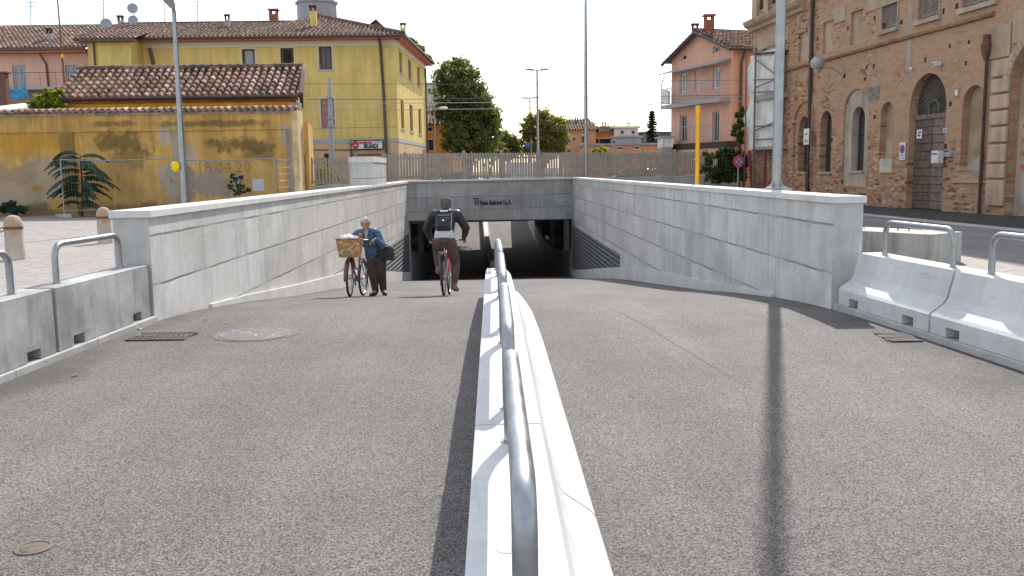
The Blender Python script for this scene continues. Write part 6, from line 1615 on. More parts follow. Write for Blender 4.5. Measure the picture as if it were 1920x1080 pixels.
# white concrete trestle left by the fence foot
# ------------------------------------------------------------------ no stopping sign
Ys = 37.5; c = P(1385, 303, Ys); r = S(11.5, Ys); t = thing('road_sign', 'round blue and red no stopping sign before the dark ivy hedge', 'road sign', (c.x, Ys, ZG))
M = Matrix.Translation(c) @ Matrix.Rotation(R(12), 4, 'Z') @ Matrix.Rotation(R(90), 4, 'X')
def dsc(r0, r1, y, mat, nm):
    m = MB(); m.lathe([(r0, y), (r1, y), (r1, y+.006), (r0, y+.006), (r0, y)] if r0 > 0 else [(r1, y), (r1, y+.006), (0, y+.006)], (0,0,0), 28, 'Z', M); return m.build(nm, mat, t)
dsc(0, r, 0, plain('sign red bright', (.60,.03,.035), .45, .05), 'sign_disc'); dsc(0, r*.74, .008, plain('sign blue bright', (.02,.22,.68), .45, .05), 'blue_field')
m = MB()
for an in (45, -45): m.box((0,0,.0195), (r*1.44, r*.22, .006 if an > 0 else .005), M @ Matrix.Rotation(R(an), 4, 'Z'))
m.build('red_cross', MATS['sign red bright'], t)
m = MB()
for an in (0, 90): m.box((0,0,.0155), (r*.95, r*.28, .001), M @ Matrix.Rotation(R(an), 4, 'Z'))
m.build('pale_wear', plain('worn pale film', (.45,.50,.62), .5, .1), t)
MB().tube([(c.x, Ys+.05, ZG), (c.x, Ys+.05, c.z+r)], .03, 8).build('sign_pole', GALVD, t)
p = P(1378, 340, 36); o = MB(); o.tube([(p.x, 36, ZG), (p.x, 36, p.z-.3)], .06, 10); o = o.build('yellow_marker', YPIPE, origin=(p.x, 36, ZG)); tag(o, 'stub of yellow marker post just behind the right ramp wall', 'marker post')
# ------------------------------------------------------------------ concrete block behind the right barrier
t = thing('concrete_block', 'weathered grey concrete block behind the right barrier', 'concrete block', (6.15, 14.2, ZG))
q0, q1 = Vector((5.55, 14.75, ZG)), Vector((6.42, 13.45, ZG)); dd = (q1-q0).normalized(); nb = Vector((-dd.y, dd.x, 0)); 
if nb.x < 0: nb = -nb
q0 = q0 - dd*.5
h_ = .47
MB().hexa([q0, q1, q1+nb*.85, q0+nb*.85], [q0+Vector((0,0,h_)), q1+Vector((0,0,h_)), q1+nb*.85+Vector((0,0,h_)), q0+nb*.85+Vector((0,0,h_))]).build('block_body', CBLOCK, t, bevel=.012)
m = MB()
for k in range(2): a_ = q0+dd*(.55+k*.8)+nb*.40+Vector((0,0,h_-.01)); m.tube([a_-dd*.10, a_-dd*.09+Vector((0,0,.07)), a_+dd*.09+Vector((0,0,.07)), a_+dd*.10], .010, 6)
m.build('lifting_loop', RUST, t)
# ------------------------------------------------------------------ covers and grates in the road
def rp(px, py):      # point on the road surface
    lo, hi = 1.0, 60.0
    for _ in range(50):
        m_ = (lo+hi)/2; p = P(px, py, m_)
        if p.z > zr(m_): lo = m_
        else: hi = m_
    return P(px, py, hi)
def m_cover():
    m, nt, b = newmat('studded iron cover'); h = N(nt); c = h.coord()
    v = h.node('ShaderNodeTexVoronoi', feature='F1'); nt.links.new(c, v.inputs['Vector']); v.inputs['Scale'].default_value = 15; v.inputs['Randomness'].default_value = .75
    n = h.noise(c, 7, 4, .7); k = h.math('MULTIPLY', h.ramp(v.outputs['Distance'], .25, .5, 1, 0), h.ramp(n, .46, .60))
    nt.links.new(h.mix(k, (.10,.096,.09), (.28,.27,.255)), b.inputs['Base Color']); b.inputs['Roughness'].default_value = .6; h.bump(k, .6, .008, b); return m  # white highlights on the studs are put into the colour as pale patches
def cover(name, label, px, py, r, style):
    c = rp(px, py); t = thing(name, label, 'manhole cover' if style == 'round' else 'drain grate', (c.x, c.y, zr(c.y)))
    if style == 'round':
        m = MB(); m.lathe([(r*1.04, .001), (r*1.04, .005), (r*.97, .006), (r*.95, .003), (0, .003)], c+Vector((0,0,0)), 32); m.build('cover_frame', plain('dusty frame', (.135,.13,.122), .8, .3, 10), t)
        m = MB(); m.lathe([(r*.93, .004), (r*.93, .008), (0, .008)], c, 28); m.build('cover_plate', m_cover(), t)
    else:
        sx, sy = r, .42; m = MB(); m.box((c.x, c.y, c.z+.004), (sx, sy, .006)); m.build('grate_well', plain('silted grate well '+str(px), (.10,.095,.088), .9, .3), t)
        m = MB(); n = 11
        for k in range(n): m.box((c.x-sx/2+sx*(k+.5)/n, c.y, c.z+.012), (sx/n*.42, sy*.92, .008), rz=-.25)
        for s in (-1, 0, 1): m.box((c.x, c.y+s*sy*.49, c.z+.0125), (sx*1.02, .025, .010))
        m.build('grate_bars', plain('worn iron '+str(px), (.125,.12,.112), .85, .3), t)
cover('manhole_cover', 'round worn manhole cover in the left lane near the ramp wall', 480, 627, .42, 'round')
cover('drain_grate', 'dark slotted drain grate at the foot of the left ramp wall end', 305, 632, .60, 'grate')
cover('drain_grate', 'small dark drain grate by the kerb at the right barrier', 1684, 634, .30, 'grate')
c = rp(63, 1028); t = thing('valve_cover', 'small round dusty valve cover at the bottom left of the road', 'valve cover', (c.x, c.y, 0))
m = MB(); m.lathe([(.082, .001), (.082, .006), (.07, .008), (.066, .003), (0, .003)], c, 26); m.build('cover_frame', plain('dusty valve frame', (.16,.14,.115), .9, .2, 20), t); m = MB(); m.lathe([(.060, .004), (.052, .0065), (0, .0065)], c, 22); m.build('cover_plate', plain('dusty valve plate', (.13,.105,.08), .9, .3, 25), t)
# a few dry leaves
rnd = random.Random(31); DRY = plain('dry leaf', (.36,.20,.06), .8, .3, 30)
for i, (px, py, lab) in enumerate(((385,600,'dry leaf lying against the left ramp wall foot'),(424,607,'ochre dry leaf on the road left of the manhole cover'),(262,618,'pale scrap at the kerb by the left wall end'),(140,706,'dry leaf on the road below the left barriers'))):
    c = rp(px, py); m = MB(); s = .035; a = rnd.uniform(0, 6)
    m.add([c+Vector((s*1.4*math.cos(a), s*1.4*math.sin(a), .006)), c+Vector((-s*.6*math.sin(a), s*.6*math.cos(a), .018)), c+Vector((-s*1.3*math.cos(a), -s*1.3*math.sin(a), .008)), c+Vector((s*.6*math.sin(a), -s*.6*math.cos(a), .012))], [(0,1,2),(0,2,3)])
    o = m.build('dry_leaf', DRY if i != 2 else WHITEP, origin=c, recalc=False); tag(o, lab, 'leaf' if i != 2 else 'litter')
# ------------------------------------------------------------------ cars parked beyond the fence
def car(label, px, pyroof, Y, L, H, W, paint, ang, van=False):
    p = P(px, pyroof, Y); t = thing('parked_van' if van else 'parked_car', label, 'van' if van else 'car', (p.x, Y, ZG), R(ang), 'cars parked beyond the fence'); MT = TM[t.name]
    hl = L/2
    if van: body = [(-hl,.35),(-hl,H*.5),(-hl+.15,H*.95),(-hl+.3,H),(hl-1.4,H),(hl-.75,H*.62),(hl-.05,H*.5),(hl,.35)]
    else: body = [(-hl,.35),(-hl,.80),(-hl+.25,.92),(-hl+.75,H-.05),(-hl+1.1,H),(hl-1.9,H),(hl-1.1,.95),(hl-.15,.78),(hl,.6),(hl,.35)]
    m = MB(); m.prism(body, lambda q: MT @ Vector((q[0], -W/2, q[1])), lambda q: MT @ Vector((q[0], W/2, q[1]))); m.build('body', paint, t, bevel=.06)
    g_ = [(-hl+.55,.95),(-hl+.85,H-.12),(hl-1.95,H-.12),(hl-1.3,.95)] if not van else [(hl-1.9,H*.62),(hl-1.9,H*.9),(hl-1.45,H*.9),(hl-.95,H*.62)]
    for s in (-1, 1): m = MB(); m.prism(g_, lambda q: MT @ Vector((q[0], s*(W/2+.002), q[1])), lambda q: MT @ Vector((q[0], s*(W/2+.012), q[1]))); m.build('side_window', GLASS, t)
    m = MB(); f0, f1 = ((hl-1.42, H-.05), (hl-.8, H*.66)) if van else ((hl-1.84,H-.04),(hl-1.16,.98)); m.face([MT @ Vector((f0[0]+.03,-W*.42,f0[1])), MT @ Vector((f0[0]+.03,W*.42,f0[1])), MT @ Vector((f1[0]+.03,W*.42,f1[1])), MT @ Vector((f1[0]+.03,-W*.42,f1[1]))]); m.build('windscreen', GLASSG, t, recalc=False)
    for sx in (-hl+.75, hl-.8):
        for s in (-1, 1):
            m = MB(); m.lathe([(.31,-.1),(.31,.1)], (0,0,0), 18, 'Y', MT @ Matrix.Translation((sx, s*(W/2-.08), .31))); w = m.build('wheel', BLACK, t); m = MB(); m.lathe([(.19,-.11),(.19,.11)], (0,0,0), 14, 'Y', MT @ Matrix.Translation((sx, s*(W/2-.08), .31))); m.build('rim', GREYM, w)
    for s in (-1, 1): MB().box((hl+.004, s*W*.36, .68), (.03, .3, .14), MT).build('headlight', GLASSG, t)
CW = plain('white car paint', (.70,.70,.70), .25, .03); CBK = plain('black car paint', (.03,.032,.035), .2, .05); CB = plain('blue car paint', (.05,.10,.30), .25, .05); CS = plain('silver car paint', (.45,.46,.47), .3, .04)
car('white car facing the street behind the thin tall pole', 1042, 309, 66, 4.0, 1.65, 1.75, CW, -92)
car('black car parked beyond the fence right of the tall pole', 1178, 311, 67, 4.3, 1.55, 1.75, CBK, 178)
car('silver car parked beyond the fence beside the black one', 1228, 313, 72, 4.2, 1.5, 1.75, CS, 178)
car('blue car parked low beyond the fence before the big tree', 872, 316, 68, 4.2, 1.45, 1.75, CB, 2)
car('white van parked beyond the fence under the round tree', 975, 301, 69, 5.0, 2.1, 1.95, CW, -88, True)
# poster/sign boards seen through the fence
for (px, py, w, h_, Y, mt, lab) in ((908, 309, 8, 7, 62, SBLUE, 'small blue sign seen through the fence below the big tree'), (1004, 306, 7, 7, 62, SBLUE, 'small blue sign seen through the fence left of the white car'), (986, 290, 4, 9, 58, SRED, 'x')):
    if lab == 'x': continue
    p = P(px, py, Y); t = thing('road_sign', lab, 'road sign', (p.x, Y, ZG), group='blue signs beyond the fence'); MB().box((p.x, Y-.04, p.z), (S(w, Y), .03, S(h_, Y))).build('sign_plate', mt, t); MB().tube([(p.x, Y, ZG), (p.x, Y, p.z+.1)], .03, 6).build('sign_pole', GALVD, t)
p = P(1056, 290, 60); t = thing('red_post_frame', 'pair of short red uprights beyond the fence left of the thin tall pole', 'barrier frame', (p.x, 60, ZG)); m = MB()
for px in (1052, 1059): q = P(px, 285, 60); m.box2((q.x-.07, 59.95, ZG), (q.x+.07, 60.05, q.z))
m.build('uprights', SRED, t); a, b = P(1050, 294, 60), P(1061, 292, 60); MB().box2((a.x, 59.93, a.z-.1), (b.x, 59.949, b.z)).build('cross_board', SRED, t)
# ------------------------------------------------------------------ bicycles
PAINTR = plain('red bicycle paint', (.50,.02,.03), .3, .08); PAINTB = plain('brown bicycle paint', (.19,.085,.045), .35, .12)
TYRE = plain('tyre rubber', (.022,.022,.022), .8, .2); CHROME = plain('bright rim metal', (.60,.60,.60), .28, .08, 9, .8)
WICK = None
def m_wicker():
    m, nt, b = newmat('woven basket'); h = N(nt); c = h.coord(); X, Y, Z = h.sep(c)
    u = h.math('ADD', X, Y)
    w = h.math('MULTIPLY', h.math('SINE', h.math('MULTIPLY', u, 90)), h.math('SINE', h.math('MULTIPLY', Z, 120)))
    n = h.noise(c, 22, 3)
    k = h.node('ShaderNodeTexVoronoi'); nt.links.new(c, k.inputs['Vector']); k.inputs['Scale'].default_value = 17
    r_, g_, b_ = h.sep(k.outputs['Color'])
    col = h.mix(h.ramp(w, -.6, .6), (.32,.13,.04), (.62,.30,.10)); col = h.mix(h.ramp(r_, .72, .9), col, (.55,.42,.30)); col = h.mix(h.ramp(g_, .78, .92), col, (.25,.27,.20))
    nt.links.new(h.mul(col, h.gray(h.ramp(n, .2, .8, .7, 1.2))), b.inputs['Base Color']); b.inputs['Roughness'].default_value = .8; h.bump(w, .6, .006, b); return m
WICK = m_wicker()
def bicycle(name, label, loc, rot, paint, lady, group):
    t = thing(name, label, 'bicycle', loc, rot=rot, group=group); M = TM[t.name]; V = lambda x, y, z: M @ Vector((x, y, z))
    r = .335; rear = Vector((0,0,r)); front = Vector((0,1.06,r))
    def wheel(c, steer=0):
        A = M @ Matrix.Translation(c) @ Matrix.Rotation(steer, 4, 'Z')
        m = MB(); n = 34
        m.tube([A @ Vector((0, (r-.02)*math.cos(2*math.pi*k/n), (r-.02)*math.sin(2*math.pi*k/n))) for k in range(n+1)], .021, 7, False); w = m.build('wheel', TYRE, t, smooth=60)
        m = MB(); m.tube([A @ Vector((0, (r-.045)*math.cos(2*math.pi*k/n), (r-.045)*math.sin(2*math.pi*k/n))) for k in range(n+1)], .010, 6, False); m.build('rim', CHROME, w, smooth=60)
        m = MB()
        for k in range(20):
            a = 2*math.pi*k/20; s = .02 if k % 2 else -.02; m.tube([A @ Vector((s, .02*math.cos(a+1), .02*math.sin(a+1))), A @ Vector((0, (r-.05)*math.cos(a), (r-.05)*math.sin(a)))], .0016, 3, False)
        m.tube([A @ Vector((-.05,0,0)), A @ Vector((.05,0,0))], .022, 8); m.build('spokes', CHROME, w)
    st = R(0 if not lady else 4)
    wheel(rear); wheel(front, st)
    bb = (0,.44,.285); ht, hb = (0,.84,.90), (0,.895,.66)
    m = MB()
    if lady: m.tube([V(0,.25,.72), V(0,.25,.70), V(*bb)], .017, 8); m.tube([V(*hb), V(0,.70,.44), V(*bb)], .018, 8); m.tube([V(0,.86,.80), V(0,.62,.52), V(0,.36,.48)], .015, 8)
    else: m.tube([V(0,.25,.80), V(*bb)], .018, 8); m.tube([V(*hb), V(*bb)], .021, 8); m.tube([V(0,.27,.73), V(0,.85,.86)], .018, 8)
    m.tube([V(*ht), V(*hb)], .020, 8)
    for s in (-1, 1):
        m.tube([V(s*.055,0,r), V(s*.03,.40,.30)], .010, 6); m.tube([V(s*.055,0,r), V(s*.02,.26,.66)], .009, 6); m.tube([V(s*.05,1.06,r), V(s*.045,.93,.62), V(0,.895,.665)], .012, 7)
    m.build('frame', paint, t, smooth=60)
    m = MB(); m.tube([V(0,.25,.70), V(0,.225,.90)], .013, 7); m.build('seat_post', CHROME, t)
    m = MB(); m.hexa([V(-.085,.08,.905), V(.085,.08,.905), V(.02,.36,.915), V(-.02,.36,.915)], [V(-.095,.08,.955), V(.095,.08,.955), V(.022,.36,.945), V(-.022,.36,.945)]); m.build('saddle', LEATHER, t, bevel=.018)
    hz = 1.00
    m = MB()
    if lady: m.tube([V(-.28,.60,hz), V(-.25,.70,hz+.02), V(-.10,.80,hz+.02), V(0,.82,hz), V(.10,.80,hz+.02), V(.25,.70,hz+.02), V(.28,.60,hz)], .011, 8)
    else: m.tube([V(-.32,.76,hz+.01), V(-.12,.80,hz), V(0,.80,hz), V(.12,.80,hz), V(.32,.76,hz+.01)], .012, 8)
    m.tube([V(0,.84,.88), V(0,.81,hz)], .013, 7); m.build('handlebar', CHROME, t, smooth=60)
    for s in (-1, 1):
        m = MB(); m.tube([V(s*.28,.60,hz), V(s*.272,.64,hz+.006), V(s*.262,.68,hz+.014)] if lady else [V(s*.335,.758,hz+.012), V(s*.22,.78,hz+.005)], .017, 8); m.build('grip', BLACK, t)
    m = MB(); m.lathe([(.09,-.004),(.09,.004)], (0,0,0), 20, 'X', M @ Matrix.Translation((.045,.44,.285)))
    a1 = -2.0 if not lady else .6
    for s, a in ((1, a1), (-1, a1+math.pi)):
        e = Vector((s*.07, .44+.17*math.cos(a), .285+.17*math.sin(a))); m.tube([M @ Vector((s*.06,.44,.285)), M @ e], .011, 6); m.box((0,0,0), (.09,.07,.02), M @ Matrix.Translation(e+Vector((s*.055,0,0))))
    m.tube([V(.045,.44,.375), V(.045,0,.37)], .005, 4); m.tube([V(.045,.44,.195), V(.045,0,.30)], .005, 4); m.build('crank_and_pedals', GREYM, t)
    def guard(c, a0, a1, mat):
        m = MB(); n = 14; rr = r+.025
        for k in range(n):
            b0 = a0+(a1-a0)*k/n; b1 = a0+(a1-a0)*(k+1)/n
            f = lambda b, x, q: V(x, c.y+q*math.cos(b), c.z+q*math.sin(b))
            m.hexa([f(b0,-.027,rr-.008), f(b0,.027,rr-.008), f(b1,.027,rr-.008), f(b1,-.027,rr-.008)], [f(b0,-.022,rr+.004), f(b0,.022,rr+.004), f(b1,.022,rr+.004), f(b1,-.022,rr+.004)])
        m.build('mudguard', mat, t, smooth=50)
    if lady:
        guard(rear, R(40), R(200), CHROME); guard(front, R(-10), R(150), paint)
        m = MB(); m.box((0,-.08,.70), (.14,.38,.012), M); 
        for s in (-1, 1): m.tube([V(s*.06,-.2,.70), V(s*.055,0,r)], .006, 5)
        m.build('rear_rack', CHROME, t)
    else:
        m = MB(); m.box((0,-.10,.755), (.13,.34,.012), M)
        for s in (-1, 1): m.tube([V(s*.06,-.2,.75), V(s*.055,0,r)], .006, 5)
        m.tube([V(0,.05,.75), V(0,.24,.72)], .007, 5); m.build('rear_rack', GREYM, t)
        m = MB(); m.box((0,-.282,.725), (.05,.015,.03), M); m.build('rear_reflector', PAINTR, t)
        guard(rear, R(75), R(205), BLACK)
    return t, V
# ------------------------------------------------------------------ bodies grown from a jointed skeleton
def skin(name, J, E, mat, parent, root, vox=.013, wide={}, smooth=5):
    """J: joint -> (x, y, z, radius); E: chains of joints; wide: joint -> half width added sideways. Grows ONE closed surface."""
    mb = MB(); done = set()
    def rad(n): r = J[n][3]; return sum(r)/2 if isinstance(r, tuple) else r
    def cap(a, b, ra, rb):
        d = b-a; L = d.length
        if L < 1e-5: return
        n = 14 if max(ra, rb) > .03 else 9
        k = max(1, int(L/max(.02, min(ra, rb)*.8))); mb.tube([a+d*q/k for q in range(k+1)], [ra+(rb-ra)*q/k for q in range(k+1)], n)
    for ch in E:
        for a, b in zip(ch, ch[1:]):
            pa, pb = Vector(J[a][:3]), Vector(J[b][:3]); wa, wb = wide.get(a, 0), wide.get(b, 0)
            for s in ((-1, -.5, 0, .5, 1) if wa or wb else (0,)): cap(pa+Vector((s*wa,0,0)), pb+Vector((s*wb,0,0)), rad(a), rad(b))
            for n, p, w in ((a, pa, wa), (b, pb, wb)):
                if n in done: continue
                done.add(n)
                for s in ((-1, -.5, 0, .5, 1) if w else (0,)): mb.ball(p+Vector((s*w,0,0)), rad(n), 14 if rad(n) > .03 else 9, 9 if rad(n) > .03 else 6)
    me = bpy.data.meshes.new(name); me.from_pydata([tuple(p) for p in mb.v], [], mb.f)
    bm = bmesh.new(); bm.from_mesh(me); bmesh.ops.remove_doubles(bm, verts=bm.verts, dist=1e-6); bmesh.ops.recalc_face_normals(bm, faces=bm.faces); bm.to_mesh(me); bm.free()
    o = bpy.data.objects.new(name+'_grow', me); COL.objects.link(o)
    md = o.modifiers.new('remesh', 'REMESH'); md.mode = 'VOXEL'; md.voxel_size = vox
    sm = o.modifiers.new('smooth', 'SMOOTH'); sm.factor = .5; sm.iterations = smooth
    dg = bpy.context.evaluated_depsgraph_get(); dg.update()
    out = bpy.data.meshes.new_from_object(o.evaluated_get(dg)); bpy.data.objects.remove(o); bpy.data.meshes.remove(me)
    out.name = name; out.materials.clear(); out.materials.append(mat)
    for p in out.polygons: p.use_smooth = True
    q = bpy.data.objects.new(name, out); COL.objects.link(q); q.parent = parent; TM[q.name] = TM[parent.name]; return q
def lerp3(a, b, f): return tuple(a[i]+(b[i]-a[i])*f for i in range(3))
def hand(J, E, wrist, side, wpos, direction, curl, up):
    """palm, five fingers and thumb from the wrist joint; direction along the palm, curl = where the fingers bend to"""
    d = Vector(direction).normalized(); c = Vector(curl).normalized(); s = d.cross(c).normalized()
    w = Vector(wpos); p = w + d*.065; key = side
    J[key+'palm'] = (*p, (.030, .020)); E.append([wrist, key+'palm'])
    for k, (off, ln) in enumerate(((-.026,.070),(-.009,.080),(.009,.076),(.026,.060))):
        a = p + s*off + d*.028; b = a + d*ln*.35 + c*ln*.35; e = b - d*ln*.25 + c*ln*.40
        for nm, q, r in (('a', a, .0095), ('b', b, .0088), ('c', e, .0078)): J[f'{key}f{k}{nm}'] = (*q, r)
        E.append([key+'palm', f'{key}f{k}a', f'{key}f{k}b', f'{key}f{k}c'])
    a = w + d*.035 - s*.032 + c*.012; b = a + d*.022 + c*.03 - s*.006
    J[key+'t0'] = (*a, .0115); J[key+'t1'] = (*b, .0095); E.append([key+'palm', key+'t0', key+'t1'])
def head_mesh(parent, M, skinm, hairm, hair='short', glasses=False):
    """face pieces in head space: +y is the way the face looks, origin at head centre"""
    m = MB()
    for s in (-1, 1): m.ball((s*.032, .083, .012), .011, 10, 7)
    m.v = [M @ v for v in m.v]; m.build('eyes', plain('eye dark '+parent.name, (.05,.035,.03), .3, .1), parent, smooth=60)
    m = MB(); m.ball((0, .088, -.058), .022, 10, 6, (1, .4, .28)); m.v = [M @ v for v in m.v]; m.build('mouth', plain('lip '+parent.name, (.36,.14,.11), .5, .1), parent, smooth=60)
SKIN = plain('skin', (.50,.27,.18), .55, .10, 9); DENIM = plain('blue denim jacket', (.06,.11,.21), .85, .35, 18, 0, .4, 60)
TROU = plain('brown trousers', (.115,.075,.058), .9, .2, 5, 0, .4, 12); TROUD = plain('dark brown trousers', (.075,.048,.038), .9, .2, 5, 0, .4, 12)
JACK = plain('black leather jacket', (.020,.020,.022), .46, .35, 7, 0, .5, 14); SHIRT = plain('pale grey shirt', (.55,.55,.54), .85, .08, 6, 0, .3, 20)
CAPM = plain('grey brown cap', (.115,.10,.085), .9, .15); SHOE = plain('brown shoe leather', (.19,.12,.085), .6, .2); SHOEB = plain('black shoe leather', (.02,.018,.017), .5, .2)
HAIRG = plain('grey white hair', (.55,.52,.48), .8, .18, 30); PACK = plain('black nylon', (.018,.019,.022), .6, .3, 10); PACKL = plain('pale blue nylon', (.60,.66,.74), .5, .1)
# ---- the man riding away
Yb = 15.65; xb = (834-945)/FPX*Yb; z0 = zr(Yb)
PITB = math.atan((zr(Yb+1.06)-zr(Yb))/1.06)
bike, V = bicycle('bicycle', 'red bicycle ridden by the man, seen from behind', (xb, Yb, z0), (PITB, 0, R(-2.0)), PAINTR, False, None)
man = thing('person', 'man in a black leather jacket and cap riding a bicycle down into the underpass', 'person', (xb, Yb, z0), rot=(PITB, 0, R(-2.0)))
J = {'pel': (0,.20,.99,.115), 'waist': (0,.27,1.13,.100), 'chest': (0,.38,1.32,.110), 'upch': (0,.455,1.43,.085), 'neck': (0,.50,1.53,.055), 'skull': (0,.535,1.62,.085), 'crown': (0,.545,1.685,.075),
     'nose': (0,.64,1.615,.014),
     'shL': (-.185,.45,1.44,.070), 'elL': (-.335,.56,1.20,.048), 'wrL': (-.305,.735,1.045,.030), 'shR': (.185,.45,1.44,.070), 'elR': (.345,.57,1.21,.048), 'wrR': (.305,.735,1.045,.030),
     'hpL': (-.105,.21,.96,.100), 'knL': (-.17,.56,.86,.062), 'anL': (-.135,.44,.485,.040), 'toL': (-.15,.57,.455,.034),
     'hpR': (.105,.22,.94,.100), 'knR': (.165,.49,.56,.060), 'anR': (.15,.385,.175,.040), 'toR': (.165,.51,.135,.034)}
J['earL'] = (-.086,.535,1.62,.014); J['earR'] = (.086,.535,1.62,.014)
E = [['pel','waist','chest','upch','neck','skull','crown'], ['skull','nose'], ['skull','earL'], ['skull','earR'], ['upch','shL','elL','wrL'], ['upch','shR','elR','wrR'], ['pel','hpL','knL','anL','toL'], ['pel','hpR','knR','anR','toR']]
hand(J, E, 'wrL', 'L', (-.305,.735,1.045), (-.02,.75,-.35), (0,-.25,-1), 1); hand(J, E, 'wrR', 'R', (.305,.735,1.045), (.02,.75,-.35), (0,-.25,-1), 1)
skin('body', J, E, SKIN, man, 'pel', .0055, {'waist': .03, 'chest': .035, 'upch': .04}, 2)
Jk = {'w0': (0,.255,1.13,.115), 'w1': (0,.29,1.20,.122), 'ch': (0,.385,1.335,.130), 'up': (0,.455,1.435,.100), 'col': (0,.49,1.515,.070), 'sL': (-.205,.452,1.44,.098), 'mL': (-.290,.505,1.31,.082), 'eL': (-.345,.55,1.20,.078), 'fL': (-.325,.67,1.10,.060), 'wL': (-.306,.725,1.055,.046),
      'sR': (.205,.452,1.44,.098), 'mR': (.290,.505,1.32,.082), 'eR': (.355,.56,1.21,.078), 'fR': (.328,.67,1.10,.060), 'wR': (.306,.725,1.055,.046)}
skin('jacket', Jk, [['w0','w1','ch','up','col'], ['up','sL','mL','eL','fL','wL'], ['up','sR','mR','eR','fR','wR']], JACK, man, 'ch', .012, {'w0': .055, 'w1': .055, 'ch': .06, 'up': .09})
skin('shirt', {'a': (0,.205,1.04,.126), 'b': (0,.225,1.085,.122), 'c': (0,.26,1.13,.108)}, [['a','b','c']], SHIRT, man, 'b', .012, {'a': .058, 'b': .055, 'c': .05})
Jt = {'p': (0,.20,.985,.122), 'p2': (0,.205,1.01,.120), 'L0': (-.105,.22,.95,.112), 'L1': (-.145,.42,.90,.094), 'L2': (-.175,.565,.86,.078), 'L3': (-.155,.50,.66,.070), 'L4': (-.14,.44,.545,.058), 'R0': (.105,.225,.93,.112), 'R1': (.145,.36,.75,.094), 'R2': (.172,.49,.56,.078), 'R3': (.165,.44,.36,.070), 'R4': (.158,.385,.245,.057)}
skin('trousers', Jt, [['p2','p'], ['p','L0','L1','L2','L3','L4'], ['p','R0','R1','R2','R3','R4']], TROU, man, 'p', .012, {'p': .055, 'p2': .055})
for s, (ax, ay, az), (tx, ty, tz) in ((-1, (-.135,.43,.455), (-.155,.60,.42)), (1, (.152,.375,.15), (.172,.545,.10))):
    skin('shoe', {'h': (ax, ay-.04, az-.01, .054), 'm': ((ax+tx)/2, (ay+ty)/2, (az+tz)/2, .046), 't': (tx, ty, tz, .038), 'u': (ax, ay, az+.06, .046)}, [['u','h','m','t']], SHOE, man, 'h', .007, {'m': .012, 't': .014})
MM = TM[man.name]
m = MB(); m.lathe([(.092, -.055), (.098, -.01), (.101, .02), (.097, .052), (.070, .078), (0, .086)], (0,0,0), 22, 'Z', MM @ Matrix.Translation((0,.538,1.672)) @ Matrix.Rotation(R(-8), 4, 'X')); m.hexa([MM @ Vector(p) for p in ((-.075,.62,1.655),(.075,.62,1.655),(.055,.715,1.645),(-.055,.715,1.645))], [MM @ Vector(p) for p in ((-.078,.62,1.667),(.078,.62,1.667),(.057,.715,1.653),(-.057,.715,1.653))]); m.build('cap', CAPM, man, smooth=60)
m = MB(); m.lathe([(.088, -.03), (.093, 0), (.094, .035)], (0,0,0), 20, 'Z', MM @ Matrix.Translation((0,.530,1.605))); m.build('hair', plain('short dark grey hair', (.10,.09,.085), .9, .2), man, smooth=60)
head_mesh(man, MM @ Matrix.Translation((0,.545,1.615)), SKIN, None)
# backpack worn by him: a thing of its own
bp = thing('backpack', 'black backpack with a pale top flap on the cyclist\'s back', 'backpack', MM @ Vector((0,.12,1.15)))
A = MM @ Matrix.Translation((-.005,.215,1.31)) @ Matrix.Rotation(R(-29), 4, 'X')
def bpbox(nm, c, s, mat, bev=.03): return MB().box(c, s, A).build(nm, mat, bp, bevel=bev)
bpbox('pack_body', (0,.0,-.02), (.265,.15,.36), PACK, .05); bpbox('front_pocket', (0,-.095,-.08), (.20,.045,.19), PACK, .020); bpbox('top_flap', (0,-.005,.172), (.23,.15,.05), PACK, .022); bpbox('pale_patch', (.0,-.072,.168), (.14,.03,.035), PACKL, .008)
bpbox('logo_patch', (.0,-.119,-.05), (.035,.006,.03), WHITEP, .002); bpbox('pack_zip', (0,-.078,.08), (.21,.008,.012), GREYM, .002)
m = MB()
for s in (-1, 1): m.tube([A @ Vector((s*.11,.03,.17)), A @ Vector((s*.125,.16,.21)), A @ Vector((s*.135,.27,.12)), A @ Vector((s*.15,.26,-.05)), A @ Vector((s*.15,.10,-.2))], .020, 7)
m.build('shoulder_strap', PACK, bp, smooth=60)
m = MB(); 
m.tube([A @ Vector((.132,-.04,.15)), A @ Vector((.138,-.05,0)), A @ Vector((.132,-.04,-.16))], .009, 6)
m.build('pale_piping', GREYM, bp, smooth=60)
# ---- the woman pushing her bicycle towards us
Yw = 15.85; xw = (655-943.5)/FPX*Yw; zf = zr(Yw); PW = math.atan((zr(Yw+1.06)-zf)/1.06)
# bicycle points to the camera: origin at the rear wheel
Yr = Yw+1.06; xr = (680-943.5)/FPX*Yr
hd = math.atan2(-(xw-xr), (Yw-Yr))
wb, VW = bicycle('bicycle', 'brown step through bicycle with a front basket pushed by the woman', (xr, Yr, zr(Yr)), (-PW, 0, hd), PAINTB, True, None)
MW = TM[wb.name]
